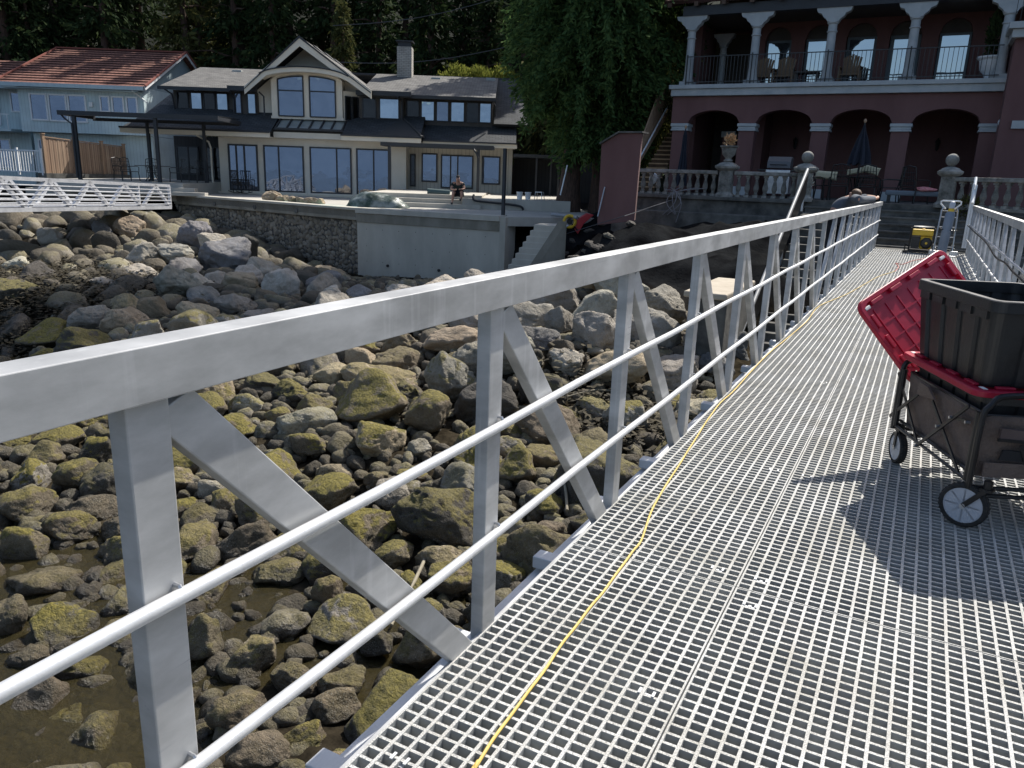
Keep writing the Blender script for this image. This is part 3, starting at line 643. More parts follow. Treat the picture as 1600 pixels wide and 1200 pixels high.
# boulders one can tell apart: (u, v, width, height, tint, moss, angular, label)
BIG = [
 (580,632,128,108,'brown',.95,0,'large rounded mossy boulder mid beach between top rail and upper guard pipe'),
 (697,600,82,112,'grey',.7,1,'upright grey boulder with a square moss patch left of the second gangway post'),
 (668,652,88,90,'brown',.9,0,'mossy boulder with a green shoulder just below the upright grey boulder'),
 (702,535,96,50,'tan',0,0,'broad flat tan boulder right under the top rail beside the second gangway post'),
 (512,778,112,70,'brown',1.0,0,'wide green-topped boulder crossed by the nearest diagonal brace'),
 (318,1010,76,104,'brown',.4,0,'big brown boulder just right of the nearest post, standing in the wet silt'),
 (515,937,52,92,'brown',.5,0,'upright oblong mossy boulder between the two guard pipes'),
 (655,1012,86,112,'brown',.35,0,'large brown boulder leaning by the deck edge below the second post'),
 (805,738,72,78,'brown',.9,0,'mossy boulder with a pale crack showing right of the second gangway post'),
 (846,716,64,58,'brown',.6,0,'round brown boulder beside the cracked mossy one right of the second post'),
 (930,494,84,92,'pale',0,1,'pale grey angular boulder left of the third gangway post'),
 (872,510,56,70,'grey',.1,1,'lumpy grey boulder against the pale angular boulder'),
 (1036,484,70,72,'grey',0,1,'grey pointed boulder between the third and fourth gangway posts'),
 (955,585,110,66,'tan',.15,0,'long tan boulder sloping down behind the third gangway post'),
 (330,770,56,46,'pale',.2,0,'small pale boulder in the gap under the start of the nearest brace'),
 (612,775,58,54,'pale',0,0,'white barnacled boulder behind the upper guard pipe at the brace'),
 (652,706,40,38,'pale',.1,0,'round pale cobble just left of the second gangway post'),
 (322,640,70,48,'brown',.9,0,'green boulder peeping out under the top rail right of the nearest post'),
 (128,748,72,62,'brown',.8,0,'mossy boulder left of the nearest post at the edge of the water'),
 (110,832,78,62,'brown',.7,0,'rounded green-brown boulder at the waterline left of the nearest post'),
 (38,858,84,84,'brown',.95,0,'wide moss-capped boulder at the left edge of the picture beside the water'),
 (45,800,88,66,'brown',.7,0,'brown boulder behind the moss-capped one at the left edge'),
 (95,690,88,48,'brown',.9,0,'long green boulder tucked under the top rail at far left'),
 (160,760,64,70,'dark',.3,0,'dark blocky boulder touching the nearest post on its left'),
 (70,720,70,56,'brown',.5,0,'brown square boulder above the waterline at far left'),
 (20,975,60,90,'brown',.2,0,'wet brown boulder lying in the shallow water at the left edge'),
 (50,1030,66,46,'brown',.1,0,'low wet boulder in the water near the left edge'),
 (148,940,40,32,'brown',.1,0,'small round boulder alone in the shallow water left of the nearest post'),
 (435,905,84,42,'brown',.6,0,'flat mossy boulder under the brace midway between the guard pipes'),
 (700,905,76,76,'brown',.8,0,'mossy block beside the lower guard pipe left of the second post'),
 (375,1120,92,80,'brown',.3,0,'wet brown boulder low in the picture between nearest post and deck'),
 (520,1108,80,60,'brown',.1,0,'flat wet boulder beside the bottom of the lower guard pipe'),
 (585,1010,66,60,'dark',.2,0,'dark wet boulder under the brace near the deck'),
 (640,748,50,40,'brown',.8,0,'small moss-topped boulder below the white barnacled one'),
 (272,448,74,66,'grey',0,1,'large grey rough boulder standing out of the riprap above the top rail'),
 (78,528,100,58,'brown',1.0,0,'mossy green boulder above the top rail near the left edge'),
 (72,560,48,34,'brown',1.0,0,'smaller bright mossy boulder in front of the mossy green one at left'),
 (152,505,70,48,'grey',.1,1,'grey block beside the mossy boulders above the top rail'),
 (308,498,62,52,'tan',0,1,'tan pointed boulder in the riprap just above the top rail'),
 (162,446,48,28,'pale',0,1,'pale rectangular block in the riprap at left'),
 (78,376,46,42,'pale',0,0,'pale boulder under the far white gangway'),
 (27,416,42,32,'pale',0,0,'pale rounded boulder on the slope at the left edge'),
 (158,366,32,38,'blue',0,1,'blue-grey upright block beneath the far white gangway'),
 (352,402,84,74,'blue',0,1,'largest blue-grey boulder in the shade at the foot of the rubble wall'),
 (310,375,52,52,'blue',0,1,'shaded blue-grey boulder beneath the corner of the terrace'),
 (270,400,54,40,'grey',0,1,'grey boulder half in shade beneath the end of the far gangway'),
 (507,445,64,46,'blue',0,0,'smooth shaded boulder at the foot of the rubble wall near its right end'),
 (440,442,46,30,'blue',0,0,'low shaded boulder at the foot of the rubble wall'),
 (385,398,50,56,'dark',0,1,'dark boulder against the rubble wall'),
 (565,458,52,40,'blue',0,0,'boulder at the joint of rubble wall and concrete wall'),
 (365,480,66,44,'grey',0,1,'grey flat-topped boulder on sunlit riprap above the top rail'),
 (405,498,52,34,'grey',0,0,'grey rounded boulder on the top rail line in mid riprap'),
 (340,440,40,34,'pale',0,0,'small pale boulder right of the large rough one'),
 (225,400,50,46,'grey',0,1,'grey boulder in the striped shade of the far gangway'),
 (205,360,46,46,'tan',0,1,'tan leaning slab beneath the far gangway'),
 (755,575,90,70,'grey',.15,1,'dark-sided grey boulder behind the second gangway post'),
 (795,560,90,80,'grey',.1,1,'grey boulder seen between the second post and its brace'),
 (700,1010,60,60,'brown',.2,0,'brown boulder tucked against the edge of the deck'),
 (480,700,66,50,'brown',.9,0,'brown boulder speckled with weed below the long top rail'),
 (435,655,50,40,'brown',.9,0,'mossy knob behind the upper end of the nearest brace'),
 (300,720,80,50,'brown',.9,0,'green boulder showing between nearest post and its brace'),
 (560,565,60,44,'tan',0,0,'warm tan boulder under the top rail left of the flat tan one'),
 (520,590,70,50,'tan',.2,0,'tan boulder beneath the top rail at mid length'),
]
things_rock = []
for u, v, wpx, hpx, tint, moss, ang, lab in BIG:
    p = raycast(u, v+hpx*.25)
    if p is None or in_terrace(p.x, p.y): continue
    dist = (p-EYE).dot(RW @ Vector((0, 0, -1))); r = .5*wpx*dist/FPX; rh = .5*hpx*dist/FPX
    z = tz(p.x, p.y); me = PROTO[(2*random.randrange(9)+ang) % 18]
    rz = math.atan2(RW.col[0].y, RW.col[0].x)+random.uniform(-.3, .3)
    sc = r/.95; sh = max(.55, min(1.5, rh/r*1.15))
    o = put_rock('boulder', me, (p.x, p.y, z+rh*.55), sc, sc, sc*sh, rz, (random.uniform(-.15, .15), random.uniform(-.15, .15)), tint, moss)
    RK.append((p.x, p.y, r*.92)); things_rock.append((o, lab, 'boulder', None, r*r/dist/dist*9))
# the rest by dart throwing, large first
def region_r(x, y, z):
    # riprap near the walls is big, the foreshore smaller
    a = 1.0
    if z > -1.7: a = 1.4
    if y < 6 and x > -9: a = .85
    return a
cand = []
GRID = {}
def gadd(x, y, r): GRID.setdefault((int(x//1), int(y//1)), []).append((x, y, r))
for q in RK: gadd(*q)
def free(x, y, r, k):
    gx_, gy_ = int(x//1), int(y//1)
    for i in range(gx_-2, gx_+3):
        for j in range(gy_-2, gy_+3):
            for (a, b, c) in GRID.get((i, j), ()):
                if (a-x)**2+(b-y)**2 < (k*(c+r))**2: return False
    return True
N1 = 60000
xs = rng.uniform(-36, 1.5, N1); ys_ = rng.uniform(-1, 25, N1); zs = terr(xs, ys_)
placed = []
for stage, (rb, kk) in enumerate(((.48, .92), (.35, .89), (.25, .85), (.175, .82), (.12, .80))):
    lo, hi = stage*N1//5, (stage+1)*N1//5
    for i in range(lo, hi):
        x, y, z = xs[i], ys_[i], zs[i]
        if in_terrace(x, y): continue
        if z < -2.86: continue
        if z < -2.74 and rng.random() > .55: continue
        if -3.0 < x < -1.1 and y > 13.2: continue             # beach stairs
        if (y > 16.0 and x > -9.8) or (y > 19.3 and x > -12.6): continue                    # bare dark bank
        if y > 13.0 and x > -7 and z > -.75: continue
        pr = proj((x, y, z))
        if pr is None or not (-90 < pr[0] < 1290 and 310 < pr[1] < 1290): continue
        r = rb*region_r(x, y, z)*rng.uniform(.7, 1.25)
        if 545 < pr[0] < 870 and pr[1] < 455 and (r > .22 or pr[0] > 765 or pr[1] < 438): continue
        if z < -2.6 and r > .3: r *= .7
        r = min(r, .58)
        if 395 < pr[0] < 550 and pr[1]-r*1200/math.hypot(x, y) < 360+(pr[0]-400)*.46 and pr[1] < 460: continue
        if not free(x, y, r, kk): continue
        if (t0.x+.3 < x) and ((t1-t0).x*(y-t0.y)-(t1-t0).y*(x-t0.x)) > -r*.6*(t1-t0).length and x < -11: continue
        gadd(x, y, r); dist = (Vector((x, y, z))-EYE).length
        placed.append((x, y, z, r, dist, pr))
placed.sort(key=lambda q: -(q[3]/q[4]))
def region(u, v):
    if v < 400 and u < 280: return 'under the far gangway'
    if u < 175 and v < 600: return 'on the weedy left slope'
    if v < 470 and u < 565: return 'by the rubble wall'
    if v < 520 and u < 860: return 'below the concrete seawall'
    if v < 620 and u < 560: return 'above the top rail'
    if u < 190: return 'left of the nearest post'
    if u < 470 and v > 950: return 'in wet silt by the post'
    if u < 470: return 'behind the nearest brace'
    if u < 745 and v > 880: return 'beside the near deck edge'
    if u < 745 and v > 700: return 'behind the guard pipes'
    if u < 745: return 'left of the second post'
    if u < 950 and v > 700: return 'low beyond the second post'
    if u < 950: return 'high beyond the second post'
    return 'near the beach stairs'
NIND = 300-len(things_rock)
for k, (x, y, z, r, dist, pr) in enumerate(placed[:NIND]):
    low = z < -1.75 and y < 13.0
    if low: tint = random.choice(['brown', 'brown', 'grey', 'dark', 'tan'] + (['pale'] if z > -2.4 else [])); moss = random.choice([0, .35, .6, .8, 1.0])
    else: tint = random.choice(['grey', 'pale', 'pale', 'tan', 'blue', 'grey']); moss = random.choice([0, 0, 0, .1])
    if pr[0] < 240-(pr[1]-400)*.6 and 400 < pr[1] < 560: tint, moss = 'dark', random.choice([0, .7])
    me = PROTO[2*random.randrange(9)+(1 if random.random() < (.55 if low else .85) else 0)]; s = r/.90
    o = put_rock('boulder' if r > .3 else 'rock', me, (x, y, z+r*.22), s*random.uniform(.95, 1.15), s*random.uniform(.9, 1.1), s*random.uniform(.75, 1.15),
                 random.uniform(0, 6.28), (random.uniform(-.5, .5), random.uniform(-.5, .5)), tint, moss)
    rg = region(*pr); tn = {'blue': 'blue-grey'}.get(tint, tint)
    sz_ = 'large' if r > .45 else 'medium' if r > .24 else 'small'
    ms = 'mossy ' if moss > .55 else 'bare ' if moss < .2 else ''
    things_rock.append((o, (f'{sz_} {ms}{tn} rock', rg), 'rock', None, 0))
ORD = 'leftmost,second,third,fourth,fifth,sixth,seventh,eighth,ninth,tenth,eleventh,twelfth,thirteenth,fourteenth,fifteenth,sixteenth,seventeenth,eighteenth,nineteenth,twentieth'.split(',')
def order_labels(items):
    """items (object, adjectives + noun, place); look-alikes are told apart by their order from the left"""
    bk_ = {}
    for o, a, b in items: bk_.setdefault((a, b), []).append(o)
    bpy.context.view_layer.update()
    for (a, b), L_ in bk_.items():
        L_.sort(key=lambda o: (proj(o.matrix_world.translation) or (0, 0))[0])
        for i, o in enumerate(L_):
            if len(L_) == 1: o['label'] = f'{a} {b}'
            elif i == len(L_)-1: o['label'] = f'rightmost of the {a}s {b}'
            elif i == 0: o['label'] = f'leftmost of the {a}s {b}'
            else: o['label'] = f'{ORD[min(i, 19)]} from left of the {a}s {b}'
            if len(L_) > 1: o['group'] = f'{a}s {b}'
order_labels([(o, lab[0], lab[1]) for o, lab, cat, gr, _ in things_rock if isinstance(lab, tuple)])
for o, lab, cat, gr, _ in things_rock: setp(o, None if isinstance(lab, tuple) else lab, cat)
# everything smaller: cobbles nobody could count
def scatter(name, items, sub, seedbase, zf):
    Vs = []; Fs = []; o = 0
    shapes = [rockshape(100+seedbase+i, sub, i % 2) for i in range(8)]
    for (x, y, z, r) in items:
        Vp, Fp = shapes[rng.integers(0, 8)]
        a = rng.uniform(0, 6.28, 3); 
        R = np.array(Matrix.Rotation(a[0], 3, 'Z') @ Matrix.Rotation(rng.uniform(-.6, .6), 3, 'X'))
        s = r/.9*rng.uniform(.8, 1.2, 3)
        Vs.append((Vp*s)@R.T+np.array([x, y, z+r*zf])); Fs.append(Fp+o); o += len(Vp)
    return npmesh(name, np.concatenate(Vs), np.concatenate(Fs), ROCKS, smooth=True)
rest = [(x, y, z, r) for (x, y, z, r, d, p) in placed[NIND:]]
NR = 21000; xs = rng.uniform(-26, 1, NR); ys_ = rng.uniform(.5, 20, NR); zs = terr(xs, ys_); cob = []
for x, y, z in zip(xs, ys_, zs):
    if in_terrace(x, y) or z < -2.95 or (-3.0 < x < -1.1 and y > 13.2) or (y > 16 and x > -9.8): continue
    d = math.hypot(x, y)
    if rng.random() < (d/24)**.8: continue
    pr = proj((x, y, z))
    if pr is None or not (-40 < pr[0] < 1250 and 330 < pr[1] < 1240): continue
    cob.append((x, y, z, rng.uniform(.03, .10)*(1+d/18)))
setp(scatter('cobbles', rest, 3, 0, .25), 'mid-sized stones filling the shore between the named boulders', 'stones', kind='stuff')
setp(scatter('pebbles', cob, 2, 30, .35), 'small cobbles and pebbles in the gaps between the boulders', 'pebbles', kind='stuff')
print('rocks', len(things_rock), 'rest', len(rest), 'cob', len(cob))
# brown rockweed hanging on the lower boulders, left and centre right
def weed(cx, cy, n, sprd, seed):
    r = np.random.default_rng(seed); V = []; F = []
    for i in range(n):
        x = cx+r.normal()*sprd; y = cy+r.normal()*sprd; z = tz(x, y)+abs(r.normal())*.13+.05
        a = r.uniform(0, 6.28); l = r.uniform(.04, .11); wd = l*.35
        dx, dy = math.cos(a)*l, math.sin(a)*l; ex, ey = -math.sin(a)*wd, math.cos(a)*wd; dz = r.uniform(-.05, .03)
        b = len(V); V += [(x-ex, y-ey, z), (x+ex, y+ey, z), (x+dx+ex, y+dy+ey, z+dz), (x+dx-ex, y+dy-ey, z+dz)]; F.append((b, b+1, b+2, b+3))
    return V, F
WEED = mat('rockweed', (.014, .011, .004), .9, 0, (.045, .034, .012), 6)
V = []; F = []
for k, (u, v, n, s) in enumerate([(60,470,12000,1.4),(15,450,9000,1.1),(110,440,7000,1.0),(40,520,6000,.8),(960,650,1200,.7),(1060,690,1400,.5)]):
    p = raycast(u, v); a, b = weed(p.x, p.y, n, s, k); o = len(V); V += a; F += [tuple(q+o for q in f) for f in b]
setp(npmesh('seaweed', np.array(V), np.array(F), WEED), 'dark brown rockweed matted over the low boulders', 'seaweed', kind='stuff')
# driftwood sticks
for (a, b, lab) in [((868,758),(885,812),'pale bent driftwood stick standing between the second and third posts'), ((612,1010),(668,880),'thin green twig lying across stones under the brace'), ((885,640),(960,622),'dark driftwood pole lying behind the third post')]:
    pa = raycast(*a)+Vector((0, 0, .22)); pb = raycast(*b)+Vector((0, 0, .12)); mid = (pa+pb)/2+Vector((.03, .02, .06))
    m = MB(); m.tube(smoothpts([pa, mid, pb]), [.012]*6+[.018]*6+[.02], 7)
    setp(m.build('driftwood_stick', mat('driftwood', (.22, .19, .14), .9, 0, (.3, .27, .2), 9), smooth=True, origin=pb), lab, 'stick')

# ================================================================== SEAWALL AND TERRACE OF THE LEFT HOUSE
ZT = .1
tw = thing('seawall', 'concrete and rubble seawall holding up the paved house terrace', 'seawall', (t1.x, t1.y, ZT))
def wallseg(name, a, b, z0, z1, th, m, off=0, bev=0):
    d = (b-a).normalized(); n = Vector((-d.y, d.x, 0))   # points inland
    mm_ = MB(); F = lambda s, q, z: a+d*s+n*q+Vector((0, 0, z)); mm_.box(0, (b-a).length, off, off+th, z0, z1, F)
    return mm_.build(name, m, tw, bevel=bev)
a0 = t0+(t0-t1)*.02
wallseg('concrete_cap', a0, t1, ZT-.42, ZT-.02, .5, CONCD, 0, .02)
wallseg('concrete_cap', a0, t1, ZT-.06, ZT+.03, .56, CONC, -.05, .01)
ROCKW = ROCKS.copy(); ROCKW.name = 'wall_stone'
for n_x in ROCKW.node_tree.nodes:
    if n_x.type == 'VALTORGB' and len(n_x.color_ramp.elements) == 4:
        for q_, c_ in zip(n_x.color_ramp.elements, ((.24, .225, .19), (.33, .30, .25), (.40, .37, .32), (.54, .50, .43))): q_.color = (*c_, 1)
wallseg('rubble_core', a0, t1+(t0-t1)*.01, -3, ZT-.44, .5, mat('wall_mortar', (.06, .058, .055), .95, 0, (.11, .105, .10), 3, .6, 10), .16)
# rubble stones set in the wall face
d = (t1-a0).normalized(); n_ = Vector((-d.y, d.x, 0)); Lw = (t1-a0).length; V = []; F = []; o = 0
sh = [rockshape(300+i, 2, 0) for i in range(6)]
s = 0
while s < Lw:
    zz = -2.5
    while zz < ZT-.48:
        r = rng.uniform(.07, .15); Vp, Fp = sh[rng.integers(0, 6)]
        P_ = a0+d*(s+rng.uniform(-.05, .05))+n_*(.17)
        R = np.array(Matrix.Rotation(math.atan2(d.y, d.x), 3, 'Z') @ Matrix.Rotation(rng.uniform(-1, 1), 3, 'Y'))
        V.append((Vp*np.array([r*1.3, r*.7, r*1.25]))@R.T+np.array([P_.x, P_.y, zz])); F.append(Fp+o); o += len(Vp); zz += r*1.55
    s += .19
ob = npmesh('rubble_facing', np.concatenate(V), np.concatenate(F), ROCKW, parent=tw, origin=tw.location, smooth=True); ob.location = (0, 0, 0); ob['kind'] = 'stuff'
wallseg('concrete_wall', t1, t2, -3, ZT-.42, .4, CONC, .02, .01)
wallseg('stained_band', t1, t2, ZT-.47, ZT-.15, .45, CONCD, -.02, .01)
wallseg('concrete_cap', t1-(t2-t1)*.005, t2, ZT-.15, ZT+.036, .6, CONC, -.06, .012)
# form-tie holes in rows and two drain pipes
dd = (t2-t1).normalized(); nn = Vector((-dd.y, dd.x, 0)); h = MB()
for i in range(8):
    for z in (-.6, -1.2, -1.75): 
        c = t1+dd*(.4+i*.68)+Vector((0, 0, z+.02*math.sin(i*3))); h.tube([c-nn*.0+nn*.0175, c+nn*.03], .014, 8)
h.build('form_tie_holes', BLACK, tw)
for s_ in (1.3, 3.4):
    h = MB(); c = t1+dd*s_+Vector((0, 0, -1.85)); h.tube([c-nn*.03, c+nn*.05], .05, 10); h.build('drain_pipe', BLACKP, tw, smooth=True)
d0 = (t1-t0).normalized()
for s_ in (3.3, 6.2, 8.9):
    nq = Vector((-d0.y, d0.x, 0)); c = a0+d0*s_+Vector((0, 0, -.16)); h = MB(); h.tube([c-nq*.04, c+nq*.02], .09, 12); h.build('round_vent', CONCOLD, tw, smooth=True)
# terrace paving (structure)
inl = WH*17
tp = MB(); A0 = t0-UH*8+WH*2
tp.poly([(q.x, q.y, ZT) for q in (A0, t0, t1, t2, t2+UH*3.5+WH*1.6, t2+UH*3.5+WH*16, A0+inl)], (0, 0, -.3))
setp(tp.build('terrace', PALEC), kind='structure')
# side stairs down to the beach at the right end of the seawall
st = thing('beach_steps', 'grey concrete steps beside the right end of the concrete seawall', 'steps', t2+Vector((.6, 0, -1.5)))
sA = onz(800, 432, -1.65); sB = onz(852, 352, -.02); NS = 10
fx = (UH*.97+WH*-.24).normalized(); 
for i in range(NS):
    p = sA.lerp(sB, i/(NS-1)); m = MB()
    F_ = lambda x, y, z: Vector((p.x, p.y, 0))+fx*x+Vector((-fx.y, fx.x, 0))*y+Vector((0, 0, z))
    m.box(-.36, .36, -.02, 1.2, -2.6, p.z, F_); m.build('step', CONC, st, bevel=.01)
m = MB(); q0 = sA+fx*.42; q1 = sB+fx*.42
m.poly([q0+Vector((0, 0, -1)), q0+Vector((0, 0, .15)), q1+Vector((0, 0, .15)), q1+Vector((0, 0, -2))], fx*.25); m.build('side_wall', CONCD, st)
m = MB(); m.poly([(t2.x, t2.y, -2.8), (t2.x, t2.y, ZT-.01), (t2.x+WH.x*.9+fx.x*.35, t2.y+WH.y*.9+fx.y*.35, ZT-.01), (t2.x+WH.x*.9+fx.x*.35, t2.y+WH.y*.9+fx.y*.35, -2.8)], fx*.2); m.build('stair_wall', CONC, st)

# ================================================================== HOUSE WITH THE GREY ROOF
def H(s, d, z): return UH*s+WH*(40+d)+Vector((0, 0, z))
hs = thing('grey_roofed_house', 'wide cream house with grey shingle roof, arched centre gable and tall dark framed windows', 'house', H(-9, 3, .2))
def hb(name, s0, s1, d0, d1, z0, z1, m, par=None, bev=0):
    q = MB(); q.box(s0, s1, d0, d1, z0, z1, H); return q.build(name, m, par or hs, bevel=bev)
def hwin(root, F, s0, s1, z0, z1, d, mull=(), glass=GLASS, fm=DARKT, fw=.07, dep=.07, hbar=()):
    f = MB()
    for a in [s0]+[s0+(s1-s0)*t for t in mull]: f.box(a, a+fw, d-dep, d, z0, z1, F)
    f.box(s1-fw, s1, d-dep, d, z0, z1, F)
    f.box(s0+fw, s1-fw, d-dep+.003, d, z0, z0+fw, F); f.box(s0+fw, s1-fw, d-dep+.003, d, z1-fw, z1, F)
    for t in hbar: f.box(s0+fw, s1-fw, d-dep+.006, d, z0+(z1-z0)*t, z0+(z1-z0)*t+fw*.6, F)
    o = f.build('window', fm, root); g = MB(); g.box(s0+.01, s1-.01, d-.035, d-.02, z0+.01, z1-.01, F); g.build('pane', glass, o); return o
# ground floor walls
hb('wall', -14.64, -5.32, 0, 6, -.2, 2.86, BEIGE); hb('wall', -5.318, .0, 1.0, 6, -.2, 2.95, BEIGEB); hb('wall', -18.2, -14.64, 3.2, 6, .3, 2.9, DARKB)
hb('wall', -11.74, -8.31, -.5, -.003, 2.861, 3.2, BEIGE); hb('base_trim', -14.66, -5.3, -.06, -.002, .0, .2, CREAMT)
hwin(hs, H, -14.18, -12.71, .26, 2.5, 0, (.25, .52), fw=.08); hwin(hs, H, -12.42, -10.42, .26, 2.5, 0, (.36,)); hwin(hs, H, -10.12, -8.04, .26, 2.5, 0, (.63,)); hwin(hs, H, -7.8, -6.13, .26, 2.5, 0, (.5,))
for s0, s1 in ((-14.3, -12.6), (-12.55, -10.3), (-10.25, -7.95), (-7.9, -6.0)): hb('window_sill', s0, s1, -.09, -.063, .16, .255, CREAMT)
hwin(hs, H, -4.65, -3.84, 1.0, 2.42, 1.0); hwin(hs, H, -3.66, -2.0, .72, 2.38, 1.0, (.28, .5)); hwin(hs, H, -1.56, -.62, .98, 2.38, 1.0)
hwin(hs, H, -5.25, -4.95, .75, 2.35, 1.0, glass=GLASSD)
hwin(hs, H, -16.7, -15.2, .62, 2.4, 3.2, (.3, .62), glass=GLASSD); hwin(hs, H, -18.1, -16.9, .9, 2.4, 3.2, (.5,), glass=GLASSD)
hb('door_surround', -15.2, -14.66, 3.1, 3.19, .3, 2.6, BEIGE)
# lower roof / main plane
SL = (6.62-3.05)/7.0
def RZ(d): return 3.05+SL*(d+1)
def slab(name, q, th, m, par=None): 
    x = MB(); x.slab(q, th); return x.build(name, m, par or hs)
slab('roof', [H(-18.9, -1, 3.08), H(-11.75, -1, 3.08), H(-11.75, 1.45, 3.08+SL*2.45), H(-18.0, 1.45, 3.08+SL*2.45)], .12, SHINGD)
slab('roof', [H(-8.3, -1, 3.08), H(-4.5, -1, 3.08), H(-4.5, 1.45, 3.08+SL*2.45), H(-8.3, 1.45, 3.08+SL*2.45)], .12, SHINGD)
slab('roof', [H(-4.49, -.4, 2.98), H(.15, -.4, 2.98), H(.15, 1.45, 3.92), H(-4.49, 1.45, 3.92)], .12, SHINGD)
slab('roof', [H(-11.74, -.55, 3.22), H(-8.31, -.55, 3.22), H(-8.31, 1.0, 3.95), H(-11.74, 1.0, 3.95)], .1, SHINGD)
# hip knuckle above the wing
x = MB(); x.add([H(-6.6, -1.0, 3.11), H(-4.4, -1.0, 3.11), H(-5.6, .9, 4.12), H(-4.35, -.3, 3.1), H(-4.6, 1.4, 3.95)], [(0, 1, 2), (1, 3, 2), (3, 4, 2)]); x.build('roof_hip', SHING, hs)
x = MB(); x.bar(H(-5.6, .88, 4.13), H(-4.4, -1.0, 3.13), .12, .05); x.build('hip_cap', SHING, hs)
# upper main plane seen left of, above and right of the dormers
slab('roof', [H(-18.35, .8, 3.95), H(-17.25, .8, 3.95), H(-17.0, 6, 6.62), H(-17.45, 6, 6.62)], .12, SHING)
slab('roof', [H(-1.0, .8, 3.95), H(.75, .8, 3.95), H(.2, 6, 6.62), H(-1.0, 6, 6.62)], .12, SHINGD)
slab('roof', [H(.2, 6, 6.62), H(-17.45, 6, 6.62), H(-17.45, 13, 3.1), H(.75, 13, 3.1)], .12, SHING)
for a, b in ((-17.6, -12.9), (-7.75, -.95)):
    slab('roof', [H(a, .45, 5.12), H(b, .45, 5.12), H(b, 6.0, 6.70), H(a, 6.0, 6.70)], .1, SHING)
    hb('eave_board', a-.03, b+.03, .38, .446, 4.98, 5.14, DARKT)
hb('eave_board', -14.1, -12.7, .1, .37, 5.02, 5.24, DARKT); hb('eave_board', -7.8, -5.1, .1, .37, 5.03, 5.25, DARKT)
# dormer walls with ribbon windows
hb('dormer_wall', -17.2, -12.85, 1.2, 4.5, 3.8, 5.03, BROWNW); hb('dormer_wall', -7.75, -1.1, 1.2, 4.5, 3.8, 5.03, BROWNW)
hb('dormer_wall', -14.0, -12.85, .75, 1.19, 3.75, 5.0, BROWNW); hb('dormer_wall', -7.75, -5.55, .75, 1.19, 3.75, 5.0, BROWNW)
for s0, s1, d, g in ((-16.35,-15.75,1.2,GLASSB),(-15.05,-14.45,1.2,GLASSB),(-17.05,-16.45,1.2,GLASSD),(-15.7,-15.1,1.2,GLASSD),(-13.97,-13.62,.75,GLASS),(-13.35,-12.9,.75,GLASSB),
                     (-6.75,-5.75,.75,GLASSB),(-7.6,-6.9,.75,GLASSD),(-5.45,-4.8,1.2,GLASSD),(-4.72,-4.02,1.2,GLASSB),(-3.95,-3.3,1.2,GLASS),(-3.22,-2.5,1.2,GLASSB),(-2.42,-1.78,1.2,GLASSD),(-1.76,-1.14,1.2,GLASSB)):
    hwin(hs, H, s0, s1, 3.98, 4.97, d, glass=g, fw=.05)
# fascias of the lower roofs
hb('fascia', -18.95, -11.75, -1.12, -1.003, 2.82, 3.06, CREAMT, bev=.01); hb('fascia', -8.3, -4.45, -1.12, -1.003, 2.82, 3.06, CREAMT, bev=.01); hb('fascia', -4.44, .2, -.5, -.403, 2.74, 2.96, CREAMT, bev=.01)
hb('soffit', -18.9, -11.76, -1.0, 0, 2.83, 2.87, CREAMT); hb('soffit', -8.28, -4.5, -1.0, 0, 2.83, 2.87, CREAMT); hb('soffit', -4.48, .1, -.4, .99, 2.76, 2.80, CREAMT)
hb('gutter', -18.95, -11.74, -1.2, -1.123, 3.03, 3.11, DARKT); hb('gutter', -8.32, -4.4, -1.2, -1.123, 3.03, 3.11, DARKT); hb('gutter', -4.43, .2, -.58, -.503, 2.93, 3.0, DARKT)
# glazed strip over the entrance
sk_ = MB()
for i in range(7):
    s_ = -11.6+i*.54; sk_.bar(H(s_, -.6, 3.30), H(s_, .75, 3.93), .07, .08)
sk_.bar(H(-11.65, -.6, 3.28), H(-8.3, -.6, 3.28), .08, .1); sk_.bar(H(-11.65, .75, 3.94), H(-8.3, .75, 3.94), .08, .08)
so_ = sk_.build('skylight', DARKT, hs)
x = MB(); x.slab([H(-11.6, -.58, 3.275), H(-8.36, -.58, 3.275), H(-8.36, .75, 3.90), H(-11.6, .75, 3.90)], .02); x.build('pane', mat('frosted_skylight', (.28, .30, .28), .3, 0, (.4, .42, .4), 2), so_)
# centre gable
AP = (-10.35, 7.5)
for sg, (se, ze) in ((-1, (-13.1, 5.2)), (1, (-6.95, 5.2))):
    q = [H(se, -.3, ze), H(AP[0], -.3, AP[1]), H(AP[0], 8, AP[1]), H(se, 8, ze)]
    if sg > 0: q = [q[1], q[0], q[3], q[2]]
    x = MB(); x.slab([q[0], q[3], q[2], q[1]] if sg < 0 else [q[1], q[0], q[3], q[2]], .1)
    a, b, c, d_ = (H(se, -.3, ze), H(se, 8, ze), H(AP[0], 8, AP[1]), H(AP[0], -.3, AP[1]))
    x = MB(); x.slab([b, a, d_, c] if sg < 0 else [a, b, c, d_], .1); x.build('roof', SHING, hs)
    dz = (AP[1]-ze)/abs(AP[0]-se)
    x = MB(); x.poly([H(se, -.36, ze-.02), H(AP[0], -.36, AP[1]-.02), H(AP[0], -.36, AP[1]-.42), H(se+.0, -.36, ze-.38)] , WH*.05); x.build('bargeboard', CREAMT, hs)
    x = MB(); x.poly([H(se-.06*(-sg)*-1, -.40, ze-.06), H(AP[0], -.40, AP[1]+.04), H(AP[0], -.40, AP[1]-.07), H(se, -.40, ze-.15)], WH*.035); x.build('drip_edge', DARKT, hs)
x = MB(); x.poly([H(-12.9, 1.0, 3.8), H(-12.9, 1.0, 5.15), H(AP[0], 1.0, 7.25), H(-7.2, 1.0, 5.15), H(-7.2, 1.0, 3.8)], WH*.15); x.build('gable_wall', CREAMT, hs)
